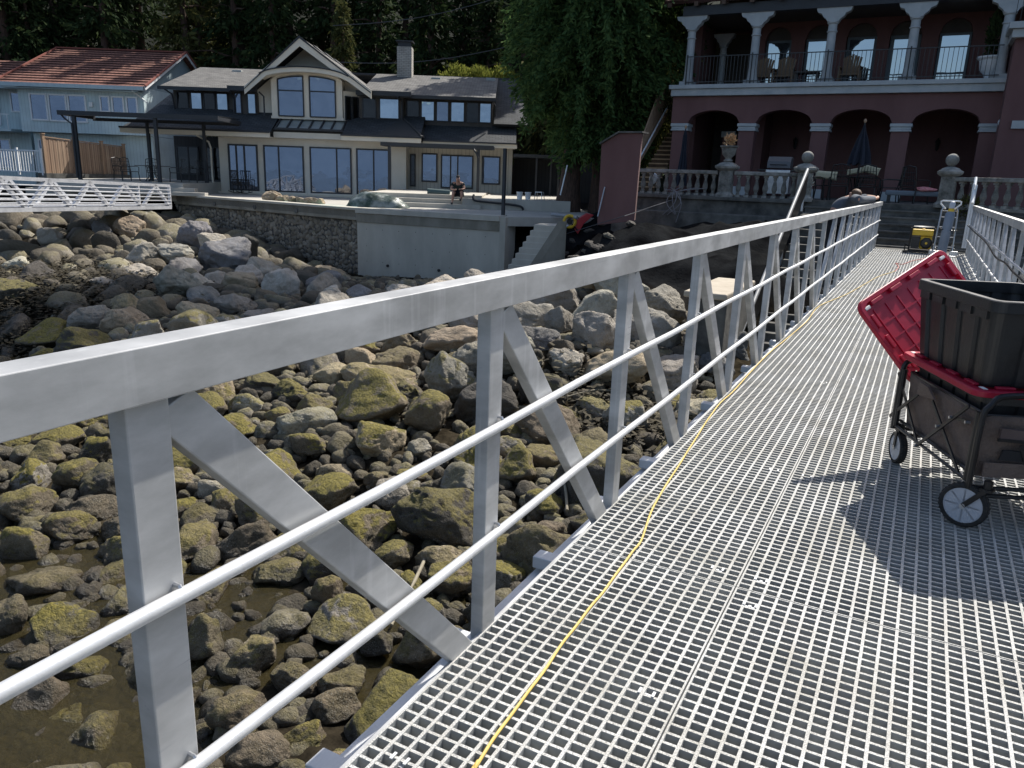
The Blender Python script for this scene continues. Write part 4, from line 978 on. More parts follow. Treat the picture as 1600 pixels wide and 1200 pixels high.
for a in (0, 1):
    x = MB(); s_ = -11.35 if not a else -8.0
    x.tube([H(s_, .9, 7.15 if 0 else 6.3), H(s_+.01, .88, 6.3)], .01, 4)
# arched bay
def arch_z(s): return 5.48+.42*math.sqrt(max(0, 1-((s+10.22)/1.75)**2))
hb('bay_wall', -12.05, -8.45, .3, .99, 3.8, 3.92, CREAMT); 
x = MB(); N = 14; top = [H(-12.0+3.5*i/N, .3, arch_z(-12.0+3.5*i/N)+.10) for i in range(N+1)]
x.poly([H(-12.0, .3, 3.921)]+top+[H(-8.5, .3, 3.921)], WH*.6); x.build('bay_wall', CREAMT, hs)
for s0, s1 in ((-11.66, -10.42), (-10.1, -8.84)):
    f = MB(); n2 = 10; ed = [(s0+(s1-s0)*i/n2) for i in range(n2+1)]
    outer = [H(s0, .27, 3.93)]+[H(q, .27, arch_z(q)-.09) for q in ed]+[H(s1, .27, 3.93)]
    for a, b in zip(outer, outer[1:]+outer[:1]): f.bar(a, b, .06, .06, up=WH)
    f.bar(H(s0, .27, 5.12), H(s1, .27, 5.12), .06, .05, up=WH); wn = f.build('arched_window', DARKT, hs)
    g = MB(); g.poly([H(s0, .28, 3.93)]+[H(q, .28, arch_z(q)-.10) for q in ed]+[H(s1, .28, 3.93)], WH*.012); g.build('pane', GLASS, wn)
x = MB(); pr_ = []
for i in range(N+1):
    s_ = -12.35+4.3*i/N; zz = 5.42+.62*math.sqrt(max(0, 1-((s_+10.2)/2.35)**2)); pr_.append((s_, zz))
for (a, za), (b, zb) in zip(pr_, pr_[1:]): x.bar(H(a, .0, za), H(b, .0, zb), .7, .2, up=(0, 0, 1))
x.build('arched_eyebrow', CREAMT, hs)
x = MB()
for (a, za), (b, zb) in zip(pr_, pr_[1:]): x.bar(H(a, -.02, za+.13), H(b, -.02, zb+.13), .8, .05, up=(0, 0, 1))
x.build('eyebrow_capping', DARKT, hs)
x = MB(); x.poly([H(-8.45, .3, 3.8), H(-8.45, .3, 5.2), H(-7.75, .95, 5.2), H(-7.75, .95, 3.8)], WH*.1); x.build('bay_wall', CREAMT, hs)
for t_ in (.12, .55):
    a = H(-8.45, .27, 0).lerp(H(-7.75, .92, 0), t_); b = H(-8.45, .27, 0).lerp(H(-7.75, .92, 0), t_+.34); up_ = Vector((0, 0, 1)); dv = (b-a).normalized(); nv = Vector((dv.y, -dv.x, 0))
    f = MB()
    for p_, q_ in ((a+up_*3.85, a+up_*4.95), (b+up_*3.85, b+up_*4.95), (a+up_*3.85, b+up_*3.85), (a+up_*4.95, b+up_*4.95)): f.bar(p_, q_, .05, .06, up=nv)
    wn = f.build('window', DARKT, hs); g = MB(); g.poly([a+up_*3.86, b+up_*3.86, b+up_*4.94, a+up_*4.94], nv*-.01); g.build('pane', GLASSD, wn)
# chimney, roof vents, downpipes
x = MB(); x.box(-6.5, -5.7, 5.2, 6.0, 5.6, 8.05, H); ch = x.build('chimney', BRICKC, hs)
x = MB(); x.box(-6.56, -5.64, 5.14, 6.06, 8.3, 8.36, H); x.box(-6.45, -5.75, 5.25, 5.95, 8.05, 8.3, H); x.build('chimney_cap', DARKT, ch)
for s_, d_ in ((-15.5, 5.3), (-4.6, 5.3), (-1.6, 5.5)):
    x = MB(); z_ = RZ(d_)+.1; x.box(s_, s_+.5, d_-.25, d_+.15, z_, z_+.16, H); x.build('roof_vent', mat('pale_vent', (.4, .42, .4), .5), hs, bevel=.02)
for d_ in (.9, 3.2, 5.4):
    x = MB(); F_ = lambda a, b, c: H(AP[0]+.35+a*.79, d_+b, AP[1]-.27-a*.61+c); x.box(0, .5, 0, .9, .02, .12, F_); x.build('skylight', DARKT, hs)
for (s_, dd_, z1_) in ((-15.0, -.9, 2.75),): 
    x = MB(); x.tube([H(s_-.3, -1.0, 2.8), H(s_-.05, -.2, 2.55), H(s_, -.12, 2.3), H(s_, -.12, .5), H(s_+.25, -.3, .2), H(s_+.5, -.4, .12)], .045, 8); x.build('downpipe', CREAMT, hs, smooth=True)
for pts in ([(-17.3,.4,5.0),(-17.1,.8,4.8),(-17.1,1.1,4.0)], [(-12.55,.1,5.0),(-12.35,.22,4.8),(-12.35,.22,3.9)], [(-5.75,.1,5.0),(-5.6,.6,4.85),(-5.6,.6,3.95)], [(-1.1,.4,5.0),(-.95,.9,4.8),(-.95,1.1,4.3)], [(-14.0,.1,5.0),(-13.98,.6,4.7),(-13.98,.6,4.0)]):
    x = MB(); x.tube([H(*p) for p in pts], .04, 7); x.build('downpipe', DARKT, hs, smooth=True)
# front steps and raised patios (ground of the place)
x = MB()
for i in range(3): x.box(-5.9+.02*i, -1.2, -8.6+i*.38, 1.0, ZT-.002*i, ZT+.17*(i+1), lambda a, b, c: H(a, b, c))
x.box(-1.2, 2.4, -8.2, 1.0, ZT-.01, ZT+.42, H)
setp(x.build('patio_steps', CONC, bevel=.008), kind='structure')
x = MB(); x.box(-21, -14.66, -4.6, 6, ZT-.02, .6, H); x.box(-20.9, -14.0, -5.0, -4.6, ZT-.01, .42, H); x.box(-20.9, -13.4, -5.4, -5.0, ZT-.006, .25, H)
setp(x.build('raised_patio', PALEC, bevel=.01), kind='structure')

# pergola over the left patio
pg = thing('pergola', 'black flat roofed pergola on thin posts beside the house, over dark patio furniture', 'pergola', H(-17, -4, .6))
x = MB(); x.box(-20.2, -13.1, -4.1, -3.95, 3.36, 3.55, H); x.box(-20.2, -13.2, -1.1, -.98, 3.3, 3.45, H); x.box(-20.2, -20.05, -3.94, -1.1, 3.36, 3.52, H); x.box(-13.3, -13.1, -3.94, -1.1, 3.36, 3.52, H)
x.build('roof_frame', DARKT, pg)
x = MB(); x.slab([H(-20.1, -4, 3.56), H(-13.1, -4, 3.56), H(-13.1, -1.2, 3.60), H(-20.1, -1.2, 3.60)], .03); x.build('roof_sheet', mat('smoked_roof_sheet', (.03, .03, .03), .2), pg)
for s_, d_ in ((-19.55, -3.95), (-17.6, -1.1), (-15.95, -3.95), (-14.9, -1.1)):
    x = MB(); x.box(s_-.07, s_+.07, d_-.07, d_+.07, .6, 3.36, H); x.build('post', DARKT, pg)
x = MB(); x.tube([H(-20.1, -4.0, 3.4), H(-19.9, -4.05, 3.2), H(-19.62, -4.06, 3.0), H(-19.62, -4.06, .7)], .04, 7); x.build('downpipe', DARKT, pg, smooth=True)
# canopy frame over the right terrace
pc = thing('canopy_frame', 'dark steel canopy frame over the steps at the right wing of the house', 'canopy', H(-3.5, -1.2, .8))
x = MB(); x.box(-6.25, -.9, -2.1, -2.0, 2.62, 2.78, H); x.box(-6.25, -1.0, -.7, -.6, 2.62, 2.75, H); x.box(-6.25, -6.15, -2.0, -.7, 2.62, 2.74, H); x.box(-.98, -.88, -2.0, -.7, 2.62, 2.74, H); x.build('beam', DARKT, pc)
for s_ in (-5.85, -1.62):
    x = MB(); x.box(s_-.07, s_+.07, -2.0, -1.86, .61, 2.62, H); x.build('post', DARKT, pc)
x = MB(); x.tube([H(-1.9, -1.95, 2.65), H(-1.7, -2.05, 2.4), H(-1.62, -2.05, 2.2)], .05, 7); x.build('downpipe', DARKT, pc, smooth=True)
pp = onz(786, 337, ZT); pm = (pp.x, pp.y)
ptop = onp(790, 232, pp, (pp.x, pp.y, 0)).z
x = MB(); x.box(pp.x-.05, pp.x+.05, pp.y-.05, pp.y+.05, ZT, ptop); x.box(pp.x-.1, pp.x+.1, pp.y-.1, pp.y+.1, ZT, ZT+.02)
setp(x.build('steel_post', DARKT, origin=(pp.x, pp.y, ZT)), 'single black square post on the corner of the concrete seawall', 'post')

# ================================================================== BLUE HOUSE WITH RED TILES AND ITS NEIGHBOUR
bh = thing('red_roofed_house', 'pale blue boarded house with red tiled roof left of the grey roofed house', 'house', H(-26, 9, 0))
def bx(name, s0, s1, d0, d1, z0, z1, m, par=None): q = MB(); q.box(s0, s1, d0, d1, z0, z1, H); return q.build(name, m, par or bh)
bx('wall', -29.35, -21.95, 8.3, 20, 3.02, 5.75, BLUEB); bx('wall', -29.2, -21.96, 9.1, 19.5, -.3, 3.0, BLUEB)
x = MB(); x.poly([H(-21.97, 8.3, 5.7), H(-21.97, 14, 8.35), H(-21.97, 20, 5.7)], UH*-.2); x.build('gable_wall', BLUEB, bh)
rz_ = lambda d: 5.68+(8.42-5.68)/(14-7.7)*(d-7.7)
NR_ = 15   # stepped tile courses
x = MB()
for i in range(NR_):
    da = 7.7+6.3*i/NR_; db = 7.7+6.3*(i+1)/NR_; a, b = -30.35+i*.03, -21.55
    x.slab([H(a, da-.02, rz_(da)+.05), H(b, da-.02, rz_(da)+.05), H(b, db, rz_(db)), H(a+.02, db, rz_(db))], .07)
x.build('roof', RTILE, bh)
x = MB(); x.slab([H(-21.55, 14, 8.42), H(-29.9, 14, 8.42), H(-29.9, 20.3, 5.6), H(-21.55, 20.3, 5.6)], .1); x.build('roof', RTILE, bh)
x = MB(); x.bar(H(-21.53, 7.65, 5.62), H(-21.53, 14, 8.40), .05, .2); x.bar(H(-21.53, 14, 8.40), H(-21.53, 20.3, 5.55), .05, .2); x.build('bargeboard', WHITE, bh)
x = MB(); x.bar(H(-21.5, 7.65, 5.76), H(-21.5, 14, 8.52), .12, .08); x.bar(H(-21.5, 14, 8.52), H(-21.5, 20.3, 5.67), .12, .08); x.bar(H(-29.9, 14, 8.5), H(-21.5, 14, 8.5), .2, .08, up=(0, 0, 1)); x.bar(H(-30.3, 7.7, 5.76), H(-29.9, 14, 8.5), .1, .08); x.build('ridge_tiles', mat('ridge_tile', (.22, .07, .05), .8), bh)
x = MB(); x.box(-30.4, -21.6, 7.55, 7.68, 5.5, 5.72, H); x.build('gutter', BLUES, bh)
x = MB(); x.box(-29.9, -21.98, 7.68, 8.3, 5.42, 5.46, H); x.build('soffit', BLUES, bh)
WB = dict(fm=WHITE, fw=.09, dep=.08)
for a, b, z0 in ((-28.7,-27.65,3.66),(-27.6,-26.5,3.64),(-26.45,-25.35,3.62),(-24.55,-23.95,4.25),(-23.85,-23.1,4.22),(-23.0,-22.3,4.2)): hwin(bh, H, a, b, z0, 5.2, 8.3, **WB)
hwin(bh, H, -28.95, -26.9, 1.2, 2.65, 9.1, (.22, .8), **WB); hwin(bh, H, -26.6, -25.8, .9, 2.6, 9.1, **WB)
bx('wall_lamp', -25.15, -24.95, 8.15, 8.29, 4.55, 4.8, WHITE)
x = MB(); x.tube([H(-22.3, 7.62, 5.5), H(-22.1, 8.2, 5.2), H(-21.75, 8.2, 4.9)], .04, 7); x.build('downpipe', WHITE, bh, smooth=True)
nh = thing('neighbouring_house', 'second red tiled blue house cut off by the left edge of the photo', 'house', H(-33, 10, 0))
q = MB(); q.box(-40, -30.2, 10.5, 20, -.3, 5.6, H); q.build('wall', BLUEB, nh)
q = MB()
for i in range(10):
    da = 9.5+4.5*i/10; db = 9.5+4.5*(i+1)/10; zf = lambda d: 5.7+(d-9.5)*.42
    q.slab([H(-40, da-.02, zf(da)+.05), H(-29.75, da-.02, zf(da)+.05), H(-29.75, db, zf(db)), H(-40, db, zf(db))], .07)
q.build('roof', RTILE, nh)
q = MB(); q.box(-40, -29.8, 9.35, 9.5, 5.5, 5.7, H); q.build('gutter', BLUES, nh)
hwin(nh, H, -33.2, -31.9, 3.4, 5.3, 10.5, (.55,), glass=GLASSD, **WB); hwin(nh, H, -31.2, -30.5, 4.2, 5.4, 10.5, **WB); hwin(nh, H, -33, -31.5, .8, 2.6, 10.5, (.5,), **WB)
q = MB(); q.box(-36, -30.2, 8.6, 10.49, 3.0, 3.15, H); bq = q.build('balcony_floor', BLUES, nh)
q = MB(); q.box(-36, -30.25, 8.62, 8.66, 3.95, 4.0, H)
for i in range(12): q.box(-35.9+i*.5, -35.86+i*.5, 8.62, 8.66, 3.15, 3.95, H)
q.build('balcony_rail', WHITE, nh)
# white picket railing and cedar fence
wf = thing('white_railing', 'white vertical bar railing in front of the blue house', 'railing', H(-28, 3, .6))
q = MB(); q.box(-32, -25.3, 3.0, 3.06, 1.83, 1.9, H); q.box(-32, -25.3, 3.0, 3.06, .75, .8, H); q.build('rail', WHITE, wf)
q = MB()
for i in range(48): q.box(-31.95+i*.14, -31.91+i*.14, 3.01, 3.05, .8, 1.83, H)
pk = q.build('pickets', WHITE, wf)
for s_ in (-26.6, -25.3):
    q = MB(); q.box(s_-.05, s_+.05, 2.98, 3.08, .6, 2.0, H); q.build('post', WHITE, wf)
cf = thing('cedar_fence', 'sunlit vertical board cedar fence beside the pergola', 'fence', H(-24.5, 5, .6))
fa, fb = H(-25.3, 3.2, 0), H(-23.5, 8.6, 0); fd = (fb-fa).normalized(); fn = Vector((fd.y, -fd.x, 0)); FLN = (fb-fa).length
FF_ = lambda a, b, c: fa+fd*a+fn*b+Vector((0, 0, c)); zt = lambda a: 2.62-a*.05
q = MB(); n = 42
for i in range(n):
    a = FLN*i/n; q.box(a, a+FLN/n-.01, 0, .03+.01*(i % 2), .72, zt(a)-.05+.01*math.sin(i*2.3), FF_)
q.build('boards', FENCEB, cf)
q = MB(); q.bar(FF_(0, 0, zt(0)), FF_(FLN, 0, zt(FLN)), .14, .05); q.build('cap_rail', CEDARW, cf)
for a in (0, FLN*.35, FLN*.68, FLN*.97):
    q = MB(); q.box(a-.07, a+.07, .04, .17, .6, zt(a)+.12, FF_); q.box(a-.1, a+.1, .02, .2, zt(a)+.12, zt(a)+.17, FF_); q.build('fence_post', CEDARW, cf)
q = MB(); q.box(-.2, FLN, -.3, .3, -.2, .715, FF_); q.build('concrete_footing', CONCOLD, cf)

# far white gangway
G2 = thing('far_gangway', 'white truss gangway ending at the left corner of the stone terrace', 'gangway', onz(270, 326, -.7))
E1t = onp(272, 292, H(-40, -4, 0), WH); 
def gpt(px, py, dist):
    d_ = W(px, py); return EYE+d_*(dist/math.hypot(d_.x, d_.y))
T1, T0 = gpt(272, 290.5, 34.5), gpt(-40, 275, 26.0); B1, B0 = gpt(258, 324, 34.5), gpt(-40, 329, 26.0)
T1.x = B1.x = (T1.x+B1.x)/2; T1.y = B1.y = (T1.y+B1.y)/2
T0.x = B0.x; T0.y = B0.y
gd = (T1-T0).normalized(); gn = Vector((-gd.y, gd.x, 0)).normalized()
WHA = mat('white_gangway_paint', (.42, .43, .46), .5, .2, (.55, .56, .58), 5)
for off in (0, 1.3):
    o_ = gn*off
    for nm_, a, b, wd in (('top_chord', T0, T1, .1), ('bottom_chord', B0, B1, .12)):
        q = MB(); q.bar(a+o_, b+o_, wd, wd); q.build(nm_, WHA, G2)
    K = 5
    for i in range(K):
        a = i/K; b = (i+.5)/K; c = (i+1)/K
        q = MB(); q.bar(B0.lerp(B1, a)+o_, T0.lerp(T1, b)+o_, .10, .10); q.build('diagonal_brace', WHA, G2)
        q = MB(); q.bar(T0.lerp(T1, b)+o_, B0.lerp(B1, c)+o_, .10, .10); q.build('diagonal_brace', WHA, G2)
    for f_ in (.16, .32, .48, .64, .8):
        q = MB(); q.tube([B0.lerp(T0, f_)+o_-gn*.05, B1.lerp(T1, f_)+o_-gn*.05], .018, 6); q.build('guard_pipe', WHA, G2)
    q = MB(); q.bar(B1+o_, T1+o_, .09, .09, up=gd); q.build('end_post', WHA, G2)
q = MB()
for i in range(90):
    p_ = B0.lerp(B1, i/90)+Vector((0, 0, .08)); q.bar(p_, p_+gn*1.3, .12, .02)
q.build('deck_slats', WHA, G2)

# ================================================================== VILLA
VY = 29.0
vl = thing('pink_villa', 'dark pink stucco villa with arcade below and white columned balcony above', 'villa', (-3.5, VY, 1))
def vb(name, x0, x1, y0, y1, z0, z1, m, par=None, bev=0): q = MB(); q.box(x0, x1, y0, y1, z0, z1); return q.build(name, m, par or vl, bevel=bev)
PX = [-8.53, -6.12, -3.68, -1.22, 1.28]; PWD = .27
def arcade(x0, x1, xa, xb, zs, rise, ztop, y0, y1, m, name='arcade_wall'):
    """wall above one arch from zs up, with an elliptical opening xa..xb"""
    q = MB(); n = 16; c = (xa+xb)/2; h = (xb-xa)/2
    for i in range(n):
        a = xa+(xb-xa)*i/n; b = xa+(xb-xa)*(i+1)/n
        za = zs+rise*math.sqrt(max(0, 1-((a-c)/h)**2)); zb = zs+rise*math.sqrt(max(0, 1-((b-c)/h)**2))
        vs = [(a, y0, za), (b, y0, zb), (b, y0, ztop), (a, y0, ztop), (a, y1, za), (b, y1, zb), (b, y1, ztop), (a, y1, ztop)]
        q.add(vs, [(0, 1, 2, 3), (5, 4, 7, 6), (0, 4, 5, 1)])
    if x0 < xa: q.box(x0, xa, y0, y1, zs, ztop)
    if xb < x1: q.box(xb, x1, y0, y1, zs, ztop)
    return q.build(name, m, vl)
xe = PX[0]-PWD-.07
for i in range(4):
    arcade(xe if i == 0 else PX[i], PX[i+1] if i < 3 else 1.9, PX[i]+PWD, PX[i+1]-PWD, 3.5, .45, 4.42, VY, VY+.5, PINK)
for i, x_ in enumerate(PX):
    vb('pier', x_-PWD, x_+PWD+(.4 if i == 4 else 0), VY+.004, VY+.496, .9, 3.26, PINK)
    q = MB(); q.box(x_-PWD-.06, x_+PWD+.06, VY-.07, VY+.56, 3.40, 3.5); q.box(x_-PWD-.03, x_+PWD+.03, VY-.04, VY+.53, 3.31, 3.398); q.box(x_-PWD-.05, x_+PWD+.05, VY-.06, VY+.55, 3.25, 3.308); q.build('pier_capital', PALEB, vl, bevel=.012)
    if i in (1, 2, 3): vb('pier_base', x_-PWD-.03, x_+PWD+.03, VY-.03, VY+.03, 1.0, 1.35, PALEB)
# inner arcade, back wall
vb('back_wall', -6.2, 1.9, 32.6, 33, .9, 4.4, PINK); vb('ceiling', -8.8, 1.9, VY+.5, 33, 4.3, 4.42, PINK); vb('inner_pier', -7.65, -7.2, 32.0, 32.5, .9, 3.2, PINK); vb('inner_pier_capital', -7.7, -7.15, 31.95, 32.55, 3.2, 3.42, PALEB)
vb('side_wall', -8.8, -8.4, 30.6, 36, .9, 4.4, PINK); vb('back_wall', -6.2, -5.9, 31, 32.6, .9, 4.3, PINK)
vb('doorway', -6.9, -6.21, 32.4, 32.6, .9, 3.2, BROWNW)
# balcony slab and cornice
q = MB(); q.box(-8.92, 1.62, VY-.16, 33, 4.43, 4.66); q.box(-8.99, 1.68, VY-.24, VY+.6, 4.662, 4.80); q.build('balcony_slab', PALEB, vl, bevel=.012)
CX = [-8.42, -6.16, -3.72, -1.27, 1.25]
def column(x_, y_, zb, zt, r=.145, cap=.55):
    q = MB(); F_ = lambda a, b, c: (x_+a, y_+b, c)
    q.box(x_-.25, x_+.25, y_-.22, y_+.22, zb, zb+.13)
    q.lathe([(r*1.3, zb+.13), (r*1.3, zb+.19), (r*1.12, zb+.24), (r, zb+.5), (r*.93, zt-.75), (r*1.15, zt-.73), (r*1.15, zt-.70), (r*.95, zt-.68), (r*.95, zt-.5), (r*1.25, zt-.46), (r*1.25, zt-.42)], 20, F_)
    # bracket capital spreading sideways
    pr = [(-.16, -.42), (-.20, -.34), (-.30, -.26), (-.33, -.18), (-.46, -.12), (-.50, 0), (.50, 0), (.46, -.12), (.33, -.18), (.30, -.26), (.20, -.34), (.16, -.42)]
    q.poly([(x_+a*cap/.5, y_-.15, zt+b) for a, b in pr], (0, .3, 0)); return q.build('column', PALEB, vl, smooth=True)
for x_ in CX: column(x_, VY+.14, 4.802, 7.10)
column(-8.0, 32.2, 4.802, 7.0, .13, .4)
vb('eaves_beam', -8.75, 1.9, VY-.05, VY+.35, 7.10, 7.42, DARKT)
q = MB()
for i in range(13): q.bar((-9.2+i*.95, VY-.28, 7.44), (-9.2+i*.95, VY+3, 8.3), .14, .14)
q.build('rafters', mat('painted_rafters', (.12, .08, .06), .8), vl)
x = MB(); x.slab([(-9.4, VY-.3, 7.58), (3, VY-.3, 7.58), (3, VY+6, 9.6), (-9.4, VY+6, 9.6)], .12); x.build('roof', RTILE, vl)
vb('upper_ceiling', -8.8, 1.9, VY+.36, 33, 7.2, 7.3, BROWNW)
# upper back wall with arched openings
UB = 31.6; WXS = [(-5.86, .95), (-4.42, 1.0), (-3.02, 1.0), (-1.62, 1.0), (-.1, 1.0)]
ex = [-6.75]+[ (WXS[i][0]+WXS[i+1][0])/2 for i in range(4)]+[1.9]
for i, (c, w_) in enumerate(WXS):
    q = MB(); a, b = c-w_/2, c+w_/2; n = 12; zs = 6.55; rise = .5
    for k in range(n):
        p_ = a+w_*k/n; r_ = a+w_*(k+1)/n; za = zs+rise*math.sqrt(max(0, 1-((p_-c)/(w_/2))**2)); zb = zs+rise*math.sqrt(max(0, 1-((r_-c)/(w_/2))**2))
        q.add([(p_, UB, za), (r_, UB, zb), (r_, UB, 7.2), (p_, UB, 7.2), (p_, UB+.35, za), (r_, UB+.35, zb)], [(0, 1, 2, 3), (0, 4, 5, 1)])
    q.box(ex[i], a, UB, UB+.35, 4.66, 7.2); q.box(b, ex[i+1], UB, UB+.35, 4.66, 7.2)
    if i != 3: q.box(a, b, UB+.05, UB+.35, 4.66, 5.0)
    q.build('upper_wall', PINK, vl)
    z0 = 4.75 if i in (3, 4) else 5.02
    F_ = lambda s, d, z: Vector((s, d, z))
    wn = hwin(vl, F_, a+.02, b-.02, z0, 6.62, UB+.27, glass=GLASSB, fm=mat('blue_grey_frame', (.10, .13, .15), .5), fw=.08 if i != 3 else .13, dep=.05, hbar=() if i == 3 else ((.3,)))
    q = MB(); q.box(a+.01, b-.01, UB+.2, UB+.3, 6.622, 7.05); q.build('window_arch_panel', BROWNW, vl)
vb('main_block', -8.8, 9, 34.1, 42, .9, 8.6, PINK); vb('back_wall', -8.8, -6.2, 33.6, 34.05, .9, 7.2, BROWNW); vb('upper_wall', -8.8, -8.5, 30.8, 33, 4.66, 7.2, PINK); vb('upper_wall', -6.76, -6.751+.0, UB, 34, 4.66, 7.2, PINK)
# balcony railing between the columns
for i in range(4):
    a, b = CX[i], CX[i+1]; q = MB(); yb = VY-.14
    q.box(a+.01, b-.01, yb-.018, yb+.018, 5.72, 5.75); q.box(a+.01, b-.01, yb-.012, yb+.012, 4.88, 4.905)
    n = 19
    for k in range(1, n): x_ = a+(b-a)*k/n; q.box(x_-.008, x_+.008, yb-.008, yb+.008, 4.81, 5.72)
    q.box(a-.02, a+.02, yb-.02, yb+.02, 4.80, 5.8); q.build('balcony_railing', BLACK, vl)
# projecting right wing
vb('wing_wall', 1.45, 9, 27.9, 34, .9, 5.75, PINK)
q = MB(); q.box(1.33, 9, 27.7, 34, 5.752, 5.98); q.box(1.22, 9, 27.6, 34, 5.982, 6.16); q.build('wing_cornice', PALEB, vl, bevel=.01)
vb('wing_upper_wall', 2.6, 9, 28.6, 34, 6.162, 8.4, PINK)
q = MB(); q.box(1.3, 9, 27.64, 27.68, 7.1, 7.14)
for k in range(30): q.box(1.32+k*.13, 1.336+k*.13, 27.65, 27.67, 6.162, 7.1)
q.build('balcony_railing', BLACK, vl)
hwin(vl, F_, 2.9, 3.6, 6.4, 8.0, 28.59, glass=GLASSB); vb('wing_moulding', 1.75, 3.2, 27.82, 27.899, 3.28, 3.5, PALEB)
# lanterns on the arcade wall
for x_, z_, y_ in ((-4.95, 3.0, 32.59), (-.1, 3.0, 32.59), (1.0, 6.45, UB-.001)):
    q = MB(); F2 = lambda a, b, c: (x_+a, y_-.14+b, z_+c)
    q.lathe([(.02, -.18), (.05, -.14), (.085, .12), (.10, .14), (.03, .22), (.02, .26)], 6, F2); q.box(x_-.02, x_+.02, y_-.14, y_, z_+.2, z_+.24)
    q.build('wall_lantern', BLACK, vl)
q = MB(); q.tube([(1.72, 28.99, 3.5), (1.72, 28.6, 3.5)], .04, 8)
setp(q.build('lamp_arm', WHITE, vl), None)
q = MB(); F2 = lambda a, b, c: (1.55+a, 28.45+b, 3.5+c); q.lathe([(.01, -.14), (.1, -.1), (.14, 0), (.1, .1), (.01, .14)], 14, F2)
q.build('white_globe_lamp', WHITE, vl, smooth=True)

# steps, terrace and retaining walls
TY = 24.3; ZV = 1.05
q = MB(); q.poly([(-9.0, TY-.1, ZV), (9, TY-.1, ZV), (9, 33.5, ZV), (-9.0, 33.5, ZV)], (0, 0, -.25)); setp(q.build('villa_terrace', CONCOLD), kind='structure')
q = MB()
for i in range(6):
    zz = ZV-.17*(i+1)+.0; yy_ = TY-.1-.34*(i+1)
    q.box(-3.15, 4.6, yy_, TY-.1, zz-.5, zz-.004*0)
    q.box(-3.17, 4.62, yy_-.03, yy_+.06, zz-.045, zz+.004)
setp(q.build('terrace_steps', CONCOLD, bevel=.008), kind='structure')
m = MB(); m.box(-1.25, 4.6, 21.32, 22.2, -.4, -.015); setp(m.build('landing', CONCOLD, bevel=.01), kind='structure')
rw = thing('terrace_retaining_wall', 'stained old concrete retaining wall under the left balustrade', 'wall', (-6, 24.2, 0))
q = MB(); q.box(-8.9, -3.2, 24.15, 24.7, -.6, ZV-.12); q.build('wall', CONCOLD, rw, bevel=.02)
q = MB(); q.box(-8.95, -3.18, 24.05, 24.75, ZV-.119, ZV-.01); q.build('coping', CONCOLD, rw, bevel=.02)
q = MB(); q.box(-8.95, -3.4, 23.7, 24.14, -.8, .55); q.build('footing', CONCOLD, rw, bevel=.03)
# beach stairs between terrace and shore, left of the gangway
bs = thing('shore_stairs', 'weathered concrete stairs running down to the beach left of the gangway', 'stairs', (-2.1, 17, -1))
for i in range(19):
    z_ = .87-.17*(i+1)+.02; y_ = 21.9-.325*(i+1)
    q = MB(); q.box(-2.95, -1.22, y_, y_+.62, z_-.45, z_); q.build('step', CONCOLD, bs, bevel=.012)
fl = thing('stair_flank_block', 'long concrete flank wall with a sunlit flat top beside the beach stairs', 'wall', (-3.3, 14.8, -1.4))
q = MB(); q.box(-3.65, -2.97, 14.0, 16.4, -2.8, -.62); q.build('block', CONCOLD, fl, bevel=.04)
q = MB(); q.box(-3.75, -2.96, 13.9, 16.5, -.618, -.5); q.build('cap', mat('sunny_concrete_cap', (.36, .31, .24), .9, 0, (.46, .41, .33), 2, .3, 12), fl, bevel=.03)
hr = thing('stair_handrail', 'grey tubular handrail sloping down from the ball topped pillar along the beach stairs', 'handrail', (-3, 20, .5))
p0, p1 = Vector((-3.0, 22.25, 1.86)), Vector((-3.0, 15.0, -1.9)); dr = (p1-p0).normalized()
q = MB(); q.tube([p0, p1], .04, 10); q.build('top_bar', mat('grey_galvanised', (.26, .27, .28), .55, 0, (.32, .33, .34), 6), hr, smooth=True)
q = MB(); q.poly([p0+Vector((0, .05, -.05)), p1+Vector((0, .05, -.05)), p1+Vector((0, .05, -.62)), p0+Vector((0, .05, -.62))], (.03, 0, 0)); q.build('dark_infill', BLACK, hr)
q = MB(); q.tube([p0+Vector((0, .05, -.65)), p1+Vector((0, .05, -.65))], .02, 6); q.build('lower_bar', ALU_ROD, hr)
for f_ in (.02, .35, .7):
    c = p0.lerp(p1, f_); q = MB(); q.tube([c, c-Vector((0, 0, 1.0))], .03, 7); q.build('post', STEEL, hr)
h2 = thing('short_handrail_post', 'white steel handrail stub rising beside the far end of the right railing', 'post', (.9, 22, .1))
q = MB(); q.box(.83, .88, 21.95, 22.0, .1, 1.62); q.box(.885, .93, 21.95, 22.0, .1, 1.6); q.build('post', WHITE, h2, bevel=.005)
h3 = MB(); h3.tube([ony(1525, 278, 22.4), ony(1519, 318, 21.6)], .035, 8); h3.build('top_bar', WHITE, h2)

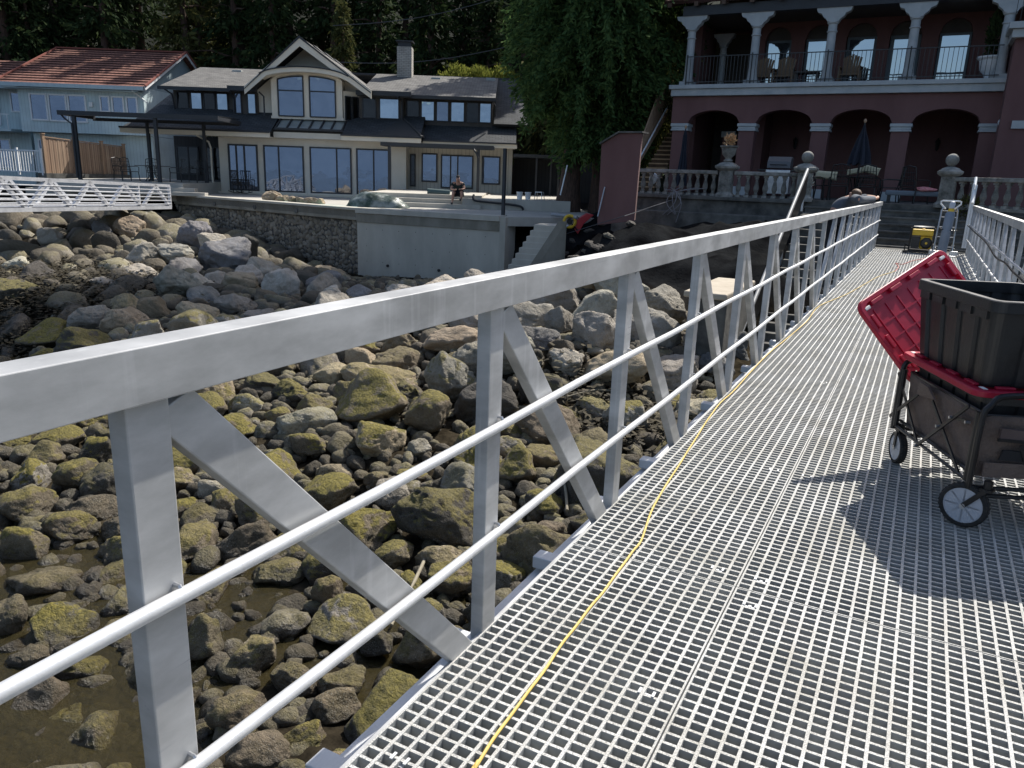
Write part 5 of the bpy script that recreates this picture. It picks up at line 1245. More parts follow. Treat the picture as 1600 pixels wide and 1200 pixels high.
# balustrades
def baluster_mesh():
    q = MB(); q.box(-.07, .07, -.07, .07, 0, .07); q.lathe([(.045, .07), (.06, .10), (.04, .13), (.075, .22), (.08, .28), (.055, .40), (.035, .50), (.055, .53), (.055, .56), (.04, .58)], 14); q.box(-.065, .065, -.065, .065, .58, .64)
    return q
def balustrade(label, pts, z0, n, grp=None):
    A, B = Vector(pts[0]), Vector(pts[1]); r = thing('balustrade', label, 'balustrade', (A+B)/2+Vector((0, 0, z0)))
    d_ = (B-A).normalized(); nn_ = Vector((-d_.y, d_.x, 0)); L_ = (B-A).length; F3 = lambda a, b, c: A+d_*a+nn_*b+Vector((0, 0, c))
    q = MB(); q.box(0, L_, -.13, .13, z0-.08, z0, F3); q.build('base_rail', STONEC, r, bevel=.01)
    q = MB(); q.box(0, L_, -.14, .14, z0+.64, z0+.75, F3); q.build('hand_rail', STONEC, r, bevel=.02)
    proto = None
    for i in range(n):
        p_ = A+d_*(L_*(i+.5)/n)
        if proto is None:
            proto = baluster_mesh().build('baluster', STONEC, r, local=True, smooth=True); o = proto
        else: o = proto.copy(); COL.objects.link(o); o.parent = r
        o.location = Vector((p_.x, p_.y, z0))-r.location; o.rotation_euler = (0, 0, math.atan2(d_.y, d_.x))
    return r
balustrade('left stretch of the stone balustrade, from the pink shed to the urn pedestal', ((-8.35, 24.45, 0), (-5.85, 24.45, 0)), 1.05, 10)
balustrade('middle stretch of the stone balustrade, between urn pedestal and ball topped pillar', ((-5.35, 24.45, 0), (-3.5, 24.45, 0)), 1.05, 7)
balustrade('right stretch of the stone balustrade, behind the right gangway railing', ((.55, 24.2, 0), (2.3, 22.9, 0)), 1.05, 7)
def pillar(x_, y_, z0, label, top='ball', r=.2, h=.82):
    o = thing('pillar', label, 'pillar', (x_, y_, z0)); F3 = lambda a, b, c: (x_+a, y_+b, z0+c)
    q = MB(); q.lathe([(r*1.35, 0), (r*1.35, .1), (r*1.1, .14), (r, .18), (r*.97, h)], 16, F3, sq=True); 
    for k in range(5):
        q.box(x_-r*.8+k*r*.37, x_-r*.8+k*r*.37+.03, y_-r-.008, y_-r+.01, z0+.22, z0+h-.04)
    q.build('shaft', STONEC, o, bevel=.006)
    q = MB(); q.lathe([(r*1.15, h), (r*1.5, h+.06), (r*1.55, h+.12), (r*1.2, h+.16), (r*1.0, h+.2), (r*.4, h+.25)], 20, F3, sq=True); q.build('cap', STONEC, o, bevel=.006)
    if top == 'ball':
        q = MB(); q.lathe([(.05, h+.24)]+[(.165*math.sin(math.pi*(k+.6)/10), h+.42-.165*math.cos(math.pi*(k+.6)/10)) for k in range(10)], 20, F3); q.build('ball', STONEC, o, smooth=True)
    return o
pillar(-3.3, 24.2, 1.0, 'ball topped stone pillar at the left side of the terrace steps')
pillar(.34, 24.3, 1.0, 'ball topped fluted stone pillar at the right side of the terrace steps')
pillar(-5.6, 24.42, 1.0, 'square stone pedestal carrying a planted urn in the left balustrade', 'none')
pillar(2.35, 22.8, .95, 'stone pedestal with urn at the right edge of the photo', 'none')
def urn(x_, y_, z0, label, s=1, m=None, parent=None):
    q = MB(); F3 = lambda a, b, c: (x_+a*s, y_+b*s, z0+c*s)
    q.lathe([(.13, 0), (.14, .03), (.09, .06), (.11, .12), (.19, .2), (.22, .38), (.27, .42), (.27, .45), (.22, .44), (.20, .40)], 22, F3)
    return setp(q.build('urn', m or STONEC, smooth=True, origin=(x_, y_, z0)), label, 'urn')
urn(-5.6, 24.42, 2.08, 'stone urn planted with dry flowers on the pedestal of the left balustrade')
urn(2.35, 22.8, 2.03, 'fluted stone urn on the pedestal at the right edge of the photo')
urn(1.0, VY+.55, 4.81, 'white urn with a dark conifer on the balcony beside the last column', 1.55, WHITE)
def leaves(name, c, rad, n, ll, m, label, cat, seed=0, up=.3, parent=None, kind=None):
    r = np.random.default_rng(seed); V = []; F = []
    for i in range(n):
        d_ = r.normal(size=3); d_ /= np.linalg.norm(d_); rr = r.uniform(.3, 1)**.5
        p_ = np.array(c)+d_*np.array(rad)*rr; dr_ = d_*.7+np.array([0, 0, up])+r.normal(size=3)*.4; dr_ /= np.linalg.norm(dr_)
        sd = np.cross(dr_, r.normal(size=3)); sd /= max(np.linalg.norm(sd), 1e-6); l = ll*r.uniform(.6, 1.3)
        b = len(V); V += [p_-sd*l*.18, p_+dr_*l*.5+sd*l*.0-sd*l*.2, p_+dr_*l, p_+dr_*l*.5+sd*l*.2]; F.append((b, b+1, b+2, b+3))
    org = (c[0], c[1], c[2]-rad[2]) if parent is None else None
    if parent is not None:
        o = npmesh(name, np.array(V), np.array(F), m, parent=parent, origin=tuple(root_of(parent).location)); o.location = (0, 0, 0); return o
    o = npmesh(name, np.array(V), np.array(F), m, origin=org)
    return setp(o, label, cat, kind=kind)
DRYF = mat('dry_flower', (.35, .22, .12), .8, 0, (.5, .35, .2), 30)
leaves('urn_plant', (-5.6, 24.42, 2.66), (.13, .13, .16), 160, .12, DRYF, 'pale dry flowering plant standing in the stone urn of the left balustrade', 'plant', 3, 1.0)
leaves('urn_conifer', (1.05, VY+.6, 6.1), (.26, .26, .75), 900, .16, LEAFD, 'dark narrow conifer growing in the white balcony urn', 'plant', 4, .9)
leaves('urn_plant', (2.42, 22.85, 2.66), (.22, .2, .2), 300, .14, LEAFO, 'trailing plant in the urn at the right edge of the photo', 'plant', 5, .6)
leaves('creeper', (.85, 23.9, 1.0), (.3, .1, .35), 500, .09, LEAFO, 'small weedy shrub at the foot of the right balustrade', 'shrub', 6)
leaves('weed', (-3.12, 24.05, 1.5), (.08, .05, .2), 90, .07, mat('pale_blossom', (.5, .48, .4), .8), 'pale flowering weed hanging on the left ball topped pillar', 'weed', 8)

# pink shed wall, wooden stairs with side fence
ps = thing('pink_shed', 'plain pink stucco shed with a sloping top at the left end of the balustrade', 'shed', (-8.2, 22.6, .3))
shp = [ony(u, v, 22.0) for u, v in ((933, 352), (940, 225), (968, 208), (1003, 208), (991, 345))]
q = MB(); q.poly(shp, (-.12, .45, 0)); q.build('wall', PINK, ps, bevel=.01)
q = MB(); q.bar(shp[1]+Vector((-.04, .2, .01)), shp[2]+Vector((0, .2, .03)), .55, .045); q.bar(shp[2]+Vector((0, .2, .026)), shp[3]+Vector((.04, .2, .026)), .55, .045); q.build('capping', CONCOLD, ps)
ws = thing('wooden_stairs', 'brown timber staircase climbing beside the left corner of the villa', 'stairs', (-8.6, 27.5, 1.1))
for i in range(17):
    y_ = 27.6+i*.28; z_ = 1.2+i*.17
    q = MB(); q.box(-9.6, -8.86, y_, y_+.30, z_, z_+.045); q.build('tread', mat('sunlit_tread', (.30, .19, .10), .8, 0, (.38, .25, .14), 4), ws)  # sun on the treads put into a lighter wood colour
    q = MB(); q.box(-9.6, -8.86, y_+.02, y_+.04, z_-.125, z_-.001); q.build('riser', mat('shaded_riser', (.05, .028, .014), .9, 0, (.08, .045, .022), 4), ws)  # shade below each tread put into a darker wood colour
q = MB(); q.poly([(-9.65, 27.9, 1.9), (-9.65, 31.6, 4.3), (-9.65, 31.6, 5.3), (-9.65, 29.5, 4.4), (-9.65, 27.9, 2.6)], (-.04, 0, 0)); q.build('side_panel', CEDARW, ws)
q = MB(); q.tube([(-9.55, 27.6, 2.1), (-9.55, 31.6, 4.95)], .03, 7); q.build('handrail', WHITE, ws)

# terrace and balcony furniture
def metal_chair(label, x_, y_, z_, rz, group, cush=None):
    r = thing('patio_chair', label, 'chair', (x_, y_, z_), group, rz)
    B_ = BLACK
    q = MB(); q.box(-.24, .24, -.22, .24, .41, .44); q.build('seat', B_, r, local=True, bevel=.01)
    for sx, sy in ((-1, -1), (1, -1), (-1, 1), (1, 1)):
        q = MB(); q.tube([(sx*.24, sy*.22, .42), (sx*.26, sy*.26, 0)], .018, 6); q.build('leg', B_, r, local=True)
    q = MB()
    for a in (-.25, .25): q.tube([(a, .24, .42), (a, .30, .75), (a*.9, .33, 1.0)], .017, 6)
    q.tube([(-.23, .33, 1.0), (0, .34, 1.05), (.23, .33, 1.0)], .017, 6); q.tube([(-.24, .26, .5), (.24, .26, .5)], .012, 5)
    for k in range(5): a = -.16+.08*k; q.tube([(a, .265, .5), (a, .33, 1.0)], .009, 5)
    for k in range(3): q.tube([(-.22, .28+.02*k, .62+.12*k), (.22, .28+.02*k, .62+.12*k)], .008, 5)
    q.build('backrest', B_, r, local=True)
    for a in (-.27, .27):
        q = MB(); q.tube([(a, -.22, .42), (a, -.24, .63), (a, -.1, .67), (a, .27, .66)], .016, 6); q.build('armrest', B_, r, local=True)
    return r
def round_table(label, x_, y_, z_, r_=.6, h=.72):
    t = thing('patio_table', label, 'table', (x_, y_, z_)); F3 = lambda a, b, c: (x_+a, y_+b, z_+c)
    q = MB(); q.lathe([(r_-.03, h-.03), (r_, h-.02), (r_, h), (.02, h+.001)], 28, F3); q.build('table_top', BLACK, t)
    for k in range(4):
        a = k*math.pi/2+.4; q = MB(); q.tube([F3(.2*math.cos(a), .2*math.sin(a), h-.03), F3(.1*math.cos(a), .1*math.sin(a), .35), F3(.42*math.cos(a), .42*math.sin(a), 0)], .018, 6); q.build('leg', BLACK, t)
def parasol(label, x_, y_, z_, zt, r_, zb):
    u_ = thing('closed_parasol', label, 'parasol', (x_, y_, z_)); F3 = lambda a, b, c: (x_+a, y_+b, c)
    q = MB(); q.tube([(x_, y_, z_), (x_, y_, zt)], .022, 8); q.build('pole', BLACK, u_)
    n = 24; V = []; prof = [(.03, zt-.08), (.07, zt-.25), (r_*.45, zt-(zt-zb)*.4), (r_*.8, zt-(zt-zb)*.75), (r_, zb)]
    for r__, z__ in prof:
        for k in range(n):
            a = 2*math.pi*k/n; f = 1 if k % 3 else .62; V.append(F3(r__*f*math.cos(a), r__*f*math.sin(a), z__+(-.05 if k % 3 else .03)*(z__ == zb)))
    q = MB(); q.add(V, [(i*n+k, i*n+(k+1) % n, (i+1)*n+(k+1) % n, (i+1)*n+k) for i in range(len(prof)-1) for k in range(n)]); q.build('folded_canopy', NAVY, u_, smooth=True)
    q = MB(); q.lathe([(.02, zt-.02), (.045, zt+.02), (.045, zt+.06), (.01, zt+.1)], 10, F3); q.build('finial', CEDARW, u_, smooth=True)
    q = MB(); q.lathe([(.28, z_), (.28, z_+.05), (.05, z_+.09), (.04, z_+.3)], 16, F3); q.build('base', BLACK, u_)
parasol('tall closed navy parasol standing through the table right of centre on the villa terrace', -2.1, 26.4, ZV, 3.35, .36, 2.15)
parasol('closed navy parasol at the left corner pier of the villa', -7.7, 26.9, ZV, 3.2, .2, 1.35)
round_table('black round table under the tall closed parasol', -2.1, 26.4, ZV)
round_table('black patio table under the pergola', *H(-17.2, -1.8, .6), r_=.8)
GA = 'black metal chairs around the parasol table'
metal_chair('black metal chair left of the parasol table, turned to the villa', -3.1, 26.1, ZV, 1.3, GA)
metal_chair('black metal chair in front of the parasol table, left one', -2.5, 25.4, ZV, 3.3, GA)
metal_chair('black metal chair in front of the parasol table, right one', -1.7, 25.4, ZV, 3.0, GA)
metal_chair('black metal chair right of the parasol table', -1.15, 26.2, ZV, -1.4, GA)
metal_chair('lone black metal chair near the right ball topped pillar', -.45, 25.5, ZV, 2.4, GA)
metal_chair('black metal chair beside the left ball topped pillar', -3.25, 25.3, ZV, 2.2, GA)
GB = 'dark patio chairs under the pergola'
for k, (s_, d_, rz, lb) in enumerate([(-18.4,-2.4,1.2,'dark patio chair under the pergola, nearest the cedar fence'),(-17.7,-3.0,2.8,'dark patio chair in front of the pergola table'),(-16.7,-2.9,3.4,'dark patio chair right of centre under the pergola'),(-16.1,-1.9,-1.2,'dark patio chair by the pergola post near the door'),(-15.2,-1.6,-.4,'dark patio chair against the house under the pergola')]):
    metal_chair(lb, *H(s_, d_, .6), rz+.5, GB)
# rocking chair by the tall window
rk = thing('rocking_chair', 'dark wooden slat back rocking chair at the first tall window', 'chair', H(-13.45, -.55, .12), None, math.atan2(UH.y, UH.x)+2.6)
DW = mat('dark_wood', (.02, .015, .012), .6)
q = MB(); q.box(-.26, .26, -.25, .25, .40, .43); q.build('seat', DW, rk, local=True)
q = MB()
for k in range(6): q.tube([(-.22+.088*k, .25, .43), (-.24+.096*k, .42, 1.1)], .02, 6)
q.tube([(-.26, .42, 1.1), (.26, .42, 1.1)], .028, 6); q.build('backrest', DW, rk, local=True)
for a in (-.28, .28):
    q = MB(); q.tube([(a, -.45, .1), (a, -.1, .03), (a, .2, .04), (a, .55, .14)], .02, 6); q.build('rocker', DW, rk, local=True)
    q = MB(); q.tube([(a, -.3, .66), (a, .3, .68)], .025, 6); q.tube([(a, -.24, .05), (a, -.24, .66)], .02, 6); q.tube([(a, .24, .05), (a, .28, .6)], .02, 6); q.build('armrest', DW, rk, local=True)
# cushions
def cushion(label, p, a, b, c, rz=0):
    q = MB(); n = 10
    for iu in (0,):
        V = []; Fc = []
        for sgn in (1, -1):
            o_ = len(V)
            for i in range(n+1):
                for j in range(n+1):
                    u_, v_ = -1+2*i/n, -1+2*j/n; h_ = c*((1-u_**4)*(1-v_**4))**.5; V.append((a*u_*(1-.08*(1-v_*v_)), sgn*h_, b*v_*(1-.08*(1-u_*u_))))
            for i in range(n):
                for j in range(n):
                    k_ = o_+i*(n+1)+j; f = (k_, k_+1, k_+n+2, k_+n+1); Fc.append(f if sgn > 0 else f[::-1])
        R_ = Matrix.Rotation(rz, 3, 'Y'); q.add([Vector(p)+R_ @ Vector(x_) for x_ in V], Fc)
    return setp(q.build('cushion', CREAMF, smooth=True, origin=Vector(p)-Vector((0, 0, b))), label, 'cushion')
cushion('cream cushion on the chair next to the left ball topped pillar', (-2.95, 26.0, 1.78), .33, .13, .1, .05)
cushion('cream cushion on a chair under the tall parasol, left', (-2.25, 27.3, 1.95), .26, .09, .08, -.2)
cushion('cream cushion on a chair under the tall parasol, right', (-1.8, 27.3, 2.0), .26, .12, .08, .25)
# adirondack chairs on the balcony
def adirondack(label, x_, y_, z_):
    r = thing('balcony_chair', label, 'chair', (x_, y_, z_), 'wooden fan back chairs on the balcony')
    WDN = mat('brown_slats', (.16, .10, .06), .8, 0, (.22, .15, .09), 9)
    q = MB()
    for k in range(7): a = -.27+.09*k; q.bar((a*.75, .2, .35), (a, .45, 1.05-abs(k-3)*.035), .075, .02, up=(0, 1, 0))
    q.build('fan_back', WDN, r, local=True); q = MB(); q.box(-.28, .28, -.3, .2, .3, .34); q.build('seat', WDN, r, local=True)
    for a in (-.32, .32):
        q = MB(); q.box(a-.05, a+.05, -.35, .3, .54, .57); q.box(a-.03, a+.03, -.32, -.26, 0, .54); q.box(a-.03, a+.03, .2, .26, 0, .54); q.build('armrest', WDN, r, local=True)
for c_ in ((-6.0, 'fan back wooden chair on the balcony beside the second column, left of a pair'), (-5.25, 'fan back wooden chair on the balcony, right of the pair'), (-3.1, 'fan back wooden chair on the balcony right of the middle column')):
    r_ = adirondack(c_[1], c_[0], VY+1.0, 4.81)
bt = thing('balcony_table', 'dark wicker table on the balcony beside the pair of fan back chairs', 'table', (-4.45, VY+.9, 4.81))
q = MB(); q.box(-4.85, -4.05, VY+.6, VY+1.2, 5.2, 5.26); q.build('top', BROWNW, bt, bevel=.02)
for a in (-4.8, -4.1):
    q = MB(); q.box(a-.03, a+.03, VY+.65, VY+1.15, 4.81, 5.2); q.build('leg', BROWNW, bt)
# barbecue
gr = thing('barbecue_grill', 'stainless barbecue with black lid behind the middle balustrade', 'grill', (-4.35, 26.0, ZV))
q = MB(); q.box(-4.72, -3.98, 25.8, 26.35, ZV+.12, ZV+.85); q.build('cabinet', STEEL, gr, bevel=.015)
q = MB(); q.poly([(-4.7, 25.8, ZV+.9), (-4.7, 25.84, ZV+1.1), (-4.7, 26.0, ZV+1.25), (-4.7, 26.3, ZV+1.25), (-4.7, 26.35, ZV+.9)], (.7, 0, 0)); q.build('lid', mat('dull_dark_steel', (.12, .12, .125), .5, .4), gr, bevel=.01)
q = MB(); q.tube([(-4.6, 25.74, ZV+1.0), (-4.1, 25.74, ZV+1.0)], .015, 6); q.build('handle', BLACK, gr)
for a in (-4.98, -3.97):
    q = MB(); q.box(a, a+.26, 25.85, 26.3, ZV+.82, ZV+.86); q.build('side_shelf', BLACKP, gr)
for a in (-4.68, -4.02):
    q = MB(); q.tube([(a-.02, 25.9, ZV+.07), (a+.02, 25.9, ZV+.07)], .07, 12); q.build('wheel', RUBBER, gr)
pb = thing('plastic_bag', 'small white plastic bag behind the left end of the balustrade', 'bag', (-8.0, 24.8, 1.1))
V, F = rockshape(77, 3, 0); ob = npmesh('bag_body', V*np.array([.13, .1, .22])+np.array([-8.0, 24.75, 1.5]), F, WHITE, parent=pb, origin=tuple(pb.location), smooth=True); ob.location = (0, 0, 0)
V, F = rockshape(78, 3, 0); setp(npmesh('folded_towel', V*np.array([.32, .2, .1])+np.array([-.15, 25.3, 1.45]), F, mat('pink_towel', (.45, .12, .14), .9, 0, (.6, .3, .3), 14), origin=(-.15, 25.3, 1.35), smooth=True), 'crumpled pink towel on the bench left of the right ball topped pillar', 'towel')
bn = thing('terrace_bench', 'low grey cushioned bench along the villa wall behind the steps', 'bench', (-.4, 25.9, ZV))
q = MB(); q.box(-1.2, .35, 25.2, 25.6, ZV+.22, ZV+.36); q.build('cushion', mat('grey_blue_cushion', (.16, .19, .22), .9), bn, bevel=.04)
for a in (-1.1, .25):
    q = MB(); q.box(a-.04, a+.04, 25.22, 25.58, ZV, ZV+.22); q.build('leg', BLACK, bn)
# tangled rope on the retaining wall
q = MB(); rr = random.Random(5)
for k in range(5):
    c = Vector((-6.95+rr.uniform(-.1, .1), 23.66, 1.1)); pts = [Vector((-7.0+rr.uniform(-.6, 1.1), 23.98, 1.2+rr.uniform(0, .1))), c+Vector((0, .2, .02)), c+Vector((rr.uniform(-.25, .25), 0, -.3)), c+Vector((rr.uniform(-.3, .25), -.03, -.6-rr.uniform(0, .3)))]
    q.tube(smoothpts(pts, 4), .012, 5)
setp(q.build('rope', mat('pale_rope', (.20, .20, .21), .9), origin=(-6.95, 23.66, .3)), 'tangle of pale rope hanging over the stained wall below the left balustrade', 'rope')
q = MB(); q.tube([raycast(885, 372)+Vector((0, 0, .15)), raycast(975, 352)+Vector((0, 0, .25)), Vector((-6.95, 23.6, .9))], .012, 5); 
setp(q.build('rope', mat('dark_rope', (.10, .10, .11), .9), origin=(-7, 22, .4)), 'thin dark line slung across the bank from the rope tangle', 'rope')

# ================================================================== TREES
def crown(name, m, parent, c, rad, nclump, nleaf, ll, seed, droop=.7, clump=.5, taper=0, solid=.55):
    """leaf clumps over an uneven ellipsoid/cone; c centre, rad radii"""
    r = np.random.default_rng(seed)
    d_ = r.normal(size=(nclump, 3)); d_ /= np.linalg.norm(d_, axis=1)[:, None]; rr = r.uniform(solid, 1, nclump)**.7
    C_ = d_*rr[:, None]; z = C_[:, 2]
    if taper: C_[:, :2] *= (1-taper*(z+1)/2)[:, None]
    lump = np.array([1+.28*noise.noise(Vector(q)*1.9+Vector((seed, 0, 0))) for q in C_])
    C_ = C_*lump[:, None]*np.array(rad)+np.array(c)
    n = nclump*nleaf; ci = np.repeat(np.arange(nclump), nleaf); sz = r.uniform(.6, 1.25, nclump)*clump
    off = r.normal(size=(n, 3))*.45; off[:, 2] *= .8; P_ = C_[ci]+off*sz[ci][:, None]
    outw = P_-np.array(c); outw /= np.linalg.norm(outw, axis=1)[:, None]+1e-6
    D_ = outw*.6+np.array([0, 0, -droop])+r.normal(size=(n, 3))*.45; D_ /= np.linalg.norm(D_, axis=1)[:, None]
    S_ = np.cross(D_, r.normal(size=(n, 3))); S_ /= np.linalg.norm(S_, axis=1)[:, None]+1e-6
    l = ll*r.uniform(.6, 1.4, n)[:, None]
    V_ = np.stack([P_, P_+D_*l*.5+S_*l*.16, P_+D_*l, P_+D_*l*.5-S_*l*.16], 1).reshape(-1, 3); F_ = np.arange(n*4).reshape(-1, 4)
    o = npmesh(name, V_, F_, m, parent=parent, origin=tuple(root_of(parent).location)); o.location = (0, 0, 0); return o
def trunk(parent, base, top, r0, r1, m=BARK, limbs=6, seed=0, name='trunk'):
    r = random.Random(seed); b = Vector(base); t = Vector(top); N = 10; pts = []; R = []
    for i in range(N+1):
        f = i/N; pts.append(b.lerp(t, f)+Vector((math.sin(f*4+seed)*.06, math.cos(f*3)*.06, 0))*(t-b).length*.15); R.append(r0*(1-f)**.8+r1*f+(.45*r0*max(0, .12-f)/.12))
    q = MB(); q.tube(pts, R, 12)
    for k in range(limbs):
        f = r.uniform(.3, .95); p = b.lerp(t, f); a = r.uniform(0, 6.28); L_ = (t-b).length*.22*(1.1-f)+.3
        q.tube([p, p+Vector((math.cos(a)*L_*.5, math.sin(a)*L_*.5, L_*.12)), p+Vector((math.cos(a)*L_, math.sin(a)*L_, L_*.05))], [r0*.25, r0*.17, r0*.06], 6)
    return q.build(name, m, parent, smooth=True)
cb = onp(880, 335, WH*32.5, WH)
ct = thing('cedar_tree', 'big drooping green cedar between the grey roofed house and the pink villa', 'tree', (cb.x, cb.y, 0))
trunk(ct, (cb.x, cb.y, -.1), (cb.x+.9, cb.y+.3, 12), .42, .1, seed=2)
trunk(ct, (cb.x+1.15, cb.y+.7, -.1), (cb.x+1.0, cb.y+.6, 9), .22, .08, seed=5, name='second_stem')
cc = Vector((cb.x, cb.y, 0))+UH*.9
# drooping boughs: each a limb with hanging sprays, uneven in length so that the outline breaks up
def boughs(name, m, parent, axis, z0, z1, prof, nb, ll, seed):
    r = np.random.default_rng(seed); P_ = []; D_ = []
    for i in range(nb):
        z = r.uniform(z0, z1); R_ = prof(z)*r.uniform(.55, 1.12); a = r.uniform(0, 6.28); n = int(150*(.35+R_/3)); t = r.uniform(.25, 1, n)**.8
        up_ = r.uniform(.15, .5); cx_ = axis(z); ca, sa = math.cos(a), math.sin(a)
        wdt = r.uniform(.22, .42); lat = r.normal(size=n)*wdt*(1.15-t); x = t*R_
        zz = z+up_*R_*np.sin(t*2.2)-t**2*R_*.45-np.abs(r.normal(size=n))*.2*(.4+t)+r.normal(size=n)*.12
        P_.append(np.stack([cx_[0]+ca*x-sa*lat, cx_[1]+sa*x+ca*lat, zz], 1))
        d_ = np.stack([np.full(n, ca*.55), np.full(n, sa*.55), np.full(n, -.42)], 1)+r.normal(size=(n, 3))*.42; D_.append(d_)
    P_ = np.concatenate(P_); D_ = np.concatenate(D_); D_ /= np.linalg.norm(D_, axis=1)[:, None]; n = len(P_)
    S_ = np.cross(D_, r.normal(size=(n, 3))); S_ /= np.linalg.norm(S_, axis=1)[:, None]; l = ll*r.uniform(.6, 1.4, n)[:, None]
    V_ = np.stack([P_, P_+D_*l*.5+S_*l*.15, P_+D_*l, P_+D_*l*.5-S_*l*.15], 1).reshape(-1, 3)
    o = npmesh(name, V_, np.arange(n*4).reshape(-1, 4), m, parent=parent, origin=tuple(root_of(parent).location)); o.location = (0, 0, 0); return o
def cprof(z): return 3.6*max(.12, min(1, (z-1.5)/4.6))**.6*(1 if z < 9 else 1-(z-9)/16)
boughs('crown', LEAFC, ct, lambda z: (cc.x+.15+.02*z, cc.y), 2.3, 12.5, cprof, 760, .24, 3)
crown('unseen_upper_crown', LEAFC, ct, (cc.x-.2, cc.y-.4, 15.5), (3.5, 3.2, 6.5), 400, 90, .40, 4, .8, 1.0, .25, .5)  # out of view; width and position shaped so its shade reaches the seawall foot
# lighter bushes behind the villa corner and over the roof ridge
def leaftree(name, label, base, h, rad, m, seed, ll=.2, nc=140, nl=60, grp=None, taper=0, tz0=.35, cat='tree'):
    t = thing(name, label, cat, base, grp); b = Vector(base)
    trunk(t, b, b+Vector((0, 0, h*.9)), max(.06, h*.018), .03, seed=seed)
    crown('crown', m, t, (b.x, b.y, b.z+h*(.5+tz0*.3)), (rad, rad, h*(1-tz0)*.62), nc, nl, ll, seed, .25, rad*.34, taper); return t
p = ony(1035, 230, 31); leaftree('broadleaf_tree', 'loose sunlit leafy tree filling the gap between cedar and villa', (p.x-.6, 31.5, .8), 7.5, 1.5, LEAFO, 21, .16, 220, 70)
p = ony(1010, 230, 33); leaftree('broadleaf_tree', 'dark leafy tree behind the wooden stairs', (p.x-1, 34.5, .8), 7, 1.7, LEAFD, 22, .2, 220, 70)
for k, (s_, d_, lb) in enumerate([(-3.5, 8.0, 'yellow-green shrub showing over the roof ridge right of the chimney'), (-2.0, 8.0, 'yellow-green shrub over the middle of the right roof ridge'), (-.7, 8.2, 'yellow-green shrub over the right end of the roof ridge beside the cedar')]):
    b = H(s_, d_, 5.3); t = thing('sunlit_shrub', lb, 'shrub', b, None); crown('foliage', LEAFY, t, (b.x, b.y, b.z+1.45), (.85, .6, .75), 60, 60, .17, 40+k, -.9, .32)
    trunk(t, (b.x, b.y, b.z-.5), (b.x, b.y, b.z+1.4), .06, .02, limbs=4, seed=k)
# conifers on the hillside: three kinds copied
protos = []
for k in range(3):
    t = thing('conifer', 'x', 'tree', (0, 0, 0)); trunk(t, (0, 0, -1), (0, 0, 17), .35, .05, seed=k+9, limbs=14)
    r = np.random.default_rng(60+k); V = []; n = 0
    # tiers of drooping branches
    P_ = []; D_ = []
    for i in range(150):
        f = r.uniform(.06, 1)**.85; z = f*17.5; R_ = (1-f)*3.3+.35; a = r.uniform(0, 6.28); R_ *= r.uniform(.6, 1.15); m_ = int(34*(.4+R_/3))
        tt = r.uniform(.12, 1, m_); px_ = np.stack([np.cos(a)*R_*tt, np.sin(a)*R_*tt, z-tt**1.6*R_*.38], 1)+r.normal(size=(m_, 3))*np.array([.22, .22, .13]); P_.append(px_)
        dd_ = np.stack([np.full(m_, np.cos(a)*.7), np.full(m_, np.sin(a)*.7), np.full(m_, -.55)], 1)+r.normal(size=(m_, 3))*.45; D_.append(dd_)
    P_ = np.concatenate(P_); D_ = np.concatenate(D_); D_ /= np.linalg.norm(D_, axis=1)[:, None]; S_ = np.cross(D_, r.normal(size=P_.shape)); S_ /= np.linalg.norm(S_, axis=1)[:, None]
    l = .55*r.uniform(.5, 1.3, len(P_))[:, None]
    V_ = np.stack([P_, P_+D_*l*.5+S_*l*.17, P_+D_*l, P_+D_*l*.5-S_*l*.17], 1).reshape(-1, 3)
    npmesh('crown', V_, np.arange(len(V_)).reshape(-1, 4), (LEAFD, LEAFD, LEAFO)[k], parent=t); protos.append(t)
rr = random.Random(3); used = [0, 0, 0]; K = 0
CON = []; GT = 'conifers on the dark hillside behind the houses'
spots = []
for row, (d_, z_, n_t, s0, s1) in enumerate(((58, 1.2, 15, -44, 10), (63, 5.0, 15, -48, 14), (69, 10, 15, -50, 16))):
    for i in range(n_t): spots.append((s0+(s1-s0)*(i+rr.uniform(.15, .85))/n_t, d_-40+rr.uniform(-1.5, 1.5), z_, row))
spots += [(-11.2, 13.5, 1.0, 9), (-38, 16, .8, 0), (-33.5, 17, .8, 0), (6, 12, 1.5, 0), (9.5, 10, 1.5, 0), (3.4, 11, 1.2, 0)]
for s_, d_, z_, row in spots:
    k = 2 if row == 9 else (K % 3 if K % 5 == 0 else K % 2); K += 1; src = protos[k]
    o = src if used[k] == 0 else dup(src); used[k] += 1
    b = H(s_, d_, z_); o.location = b; o.rotation_euler = (0, 0, rr.uniform(0, 6.28)); sc = rr.uniform(.8, 1.2) if row != 9 else .62; o.scale = (sc, sc, sc)
    where = ['left of the blue house roof', 'behind the red tiled roof', 'behind the centre gable', 'behind the chimney', 'behind the cedar', 'behind the villa'][min(5, max(0, int((s_+32)/8)))]
    o['group'] = GT
    if row != 9: CON.append((o, f"{('front', 'middle', 'upper')[row % 3]} row {['dark green', 'blackish', 'olive'][k]} conifer", where))
    else: o['label'] = 'olive leafy conifer with sunlit edge rising just behind the centre gable'
order_labels(CON)
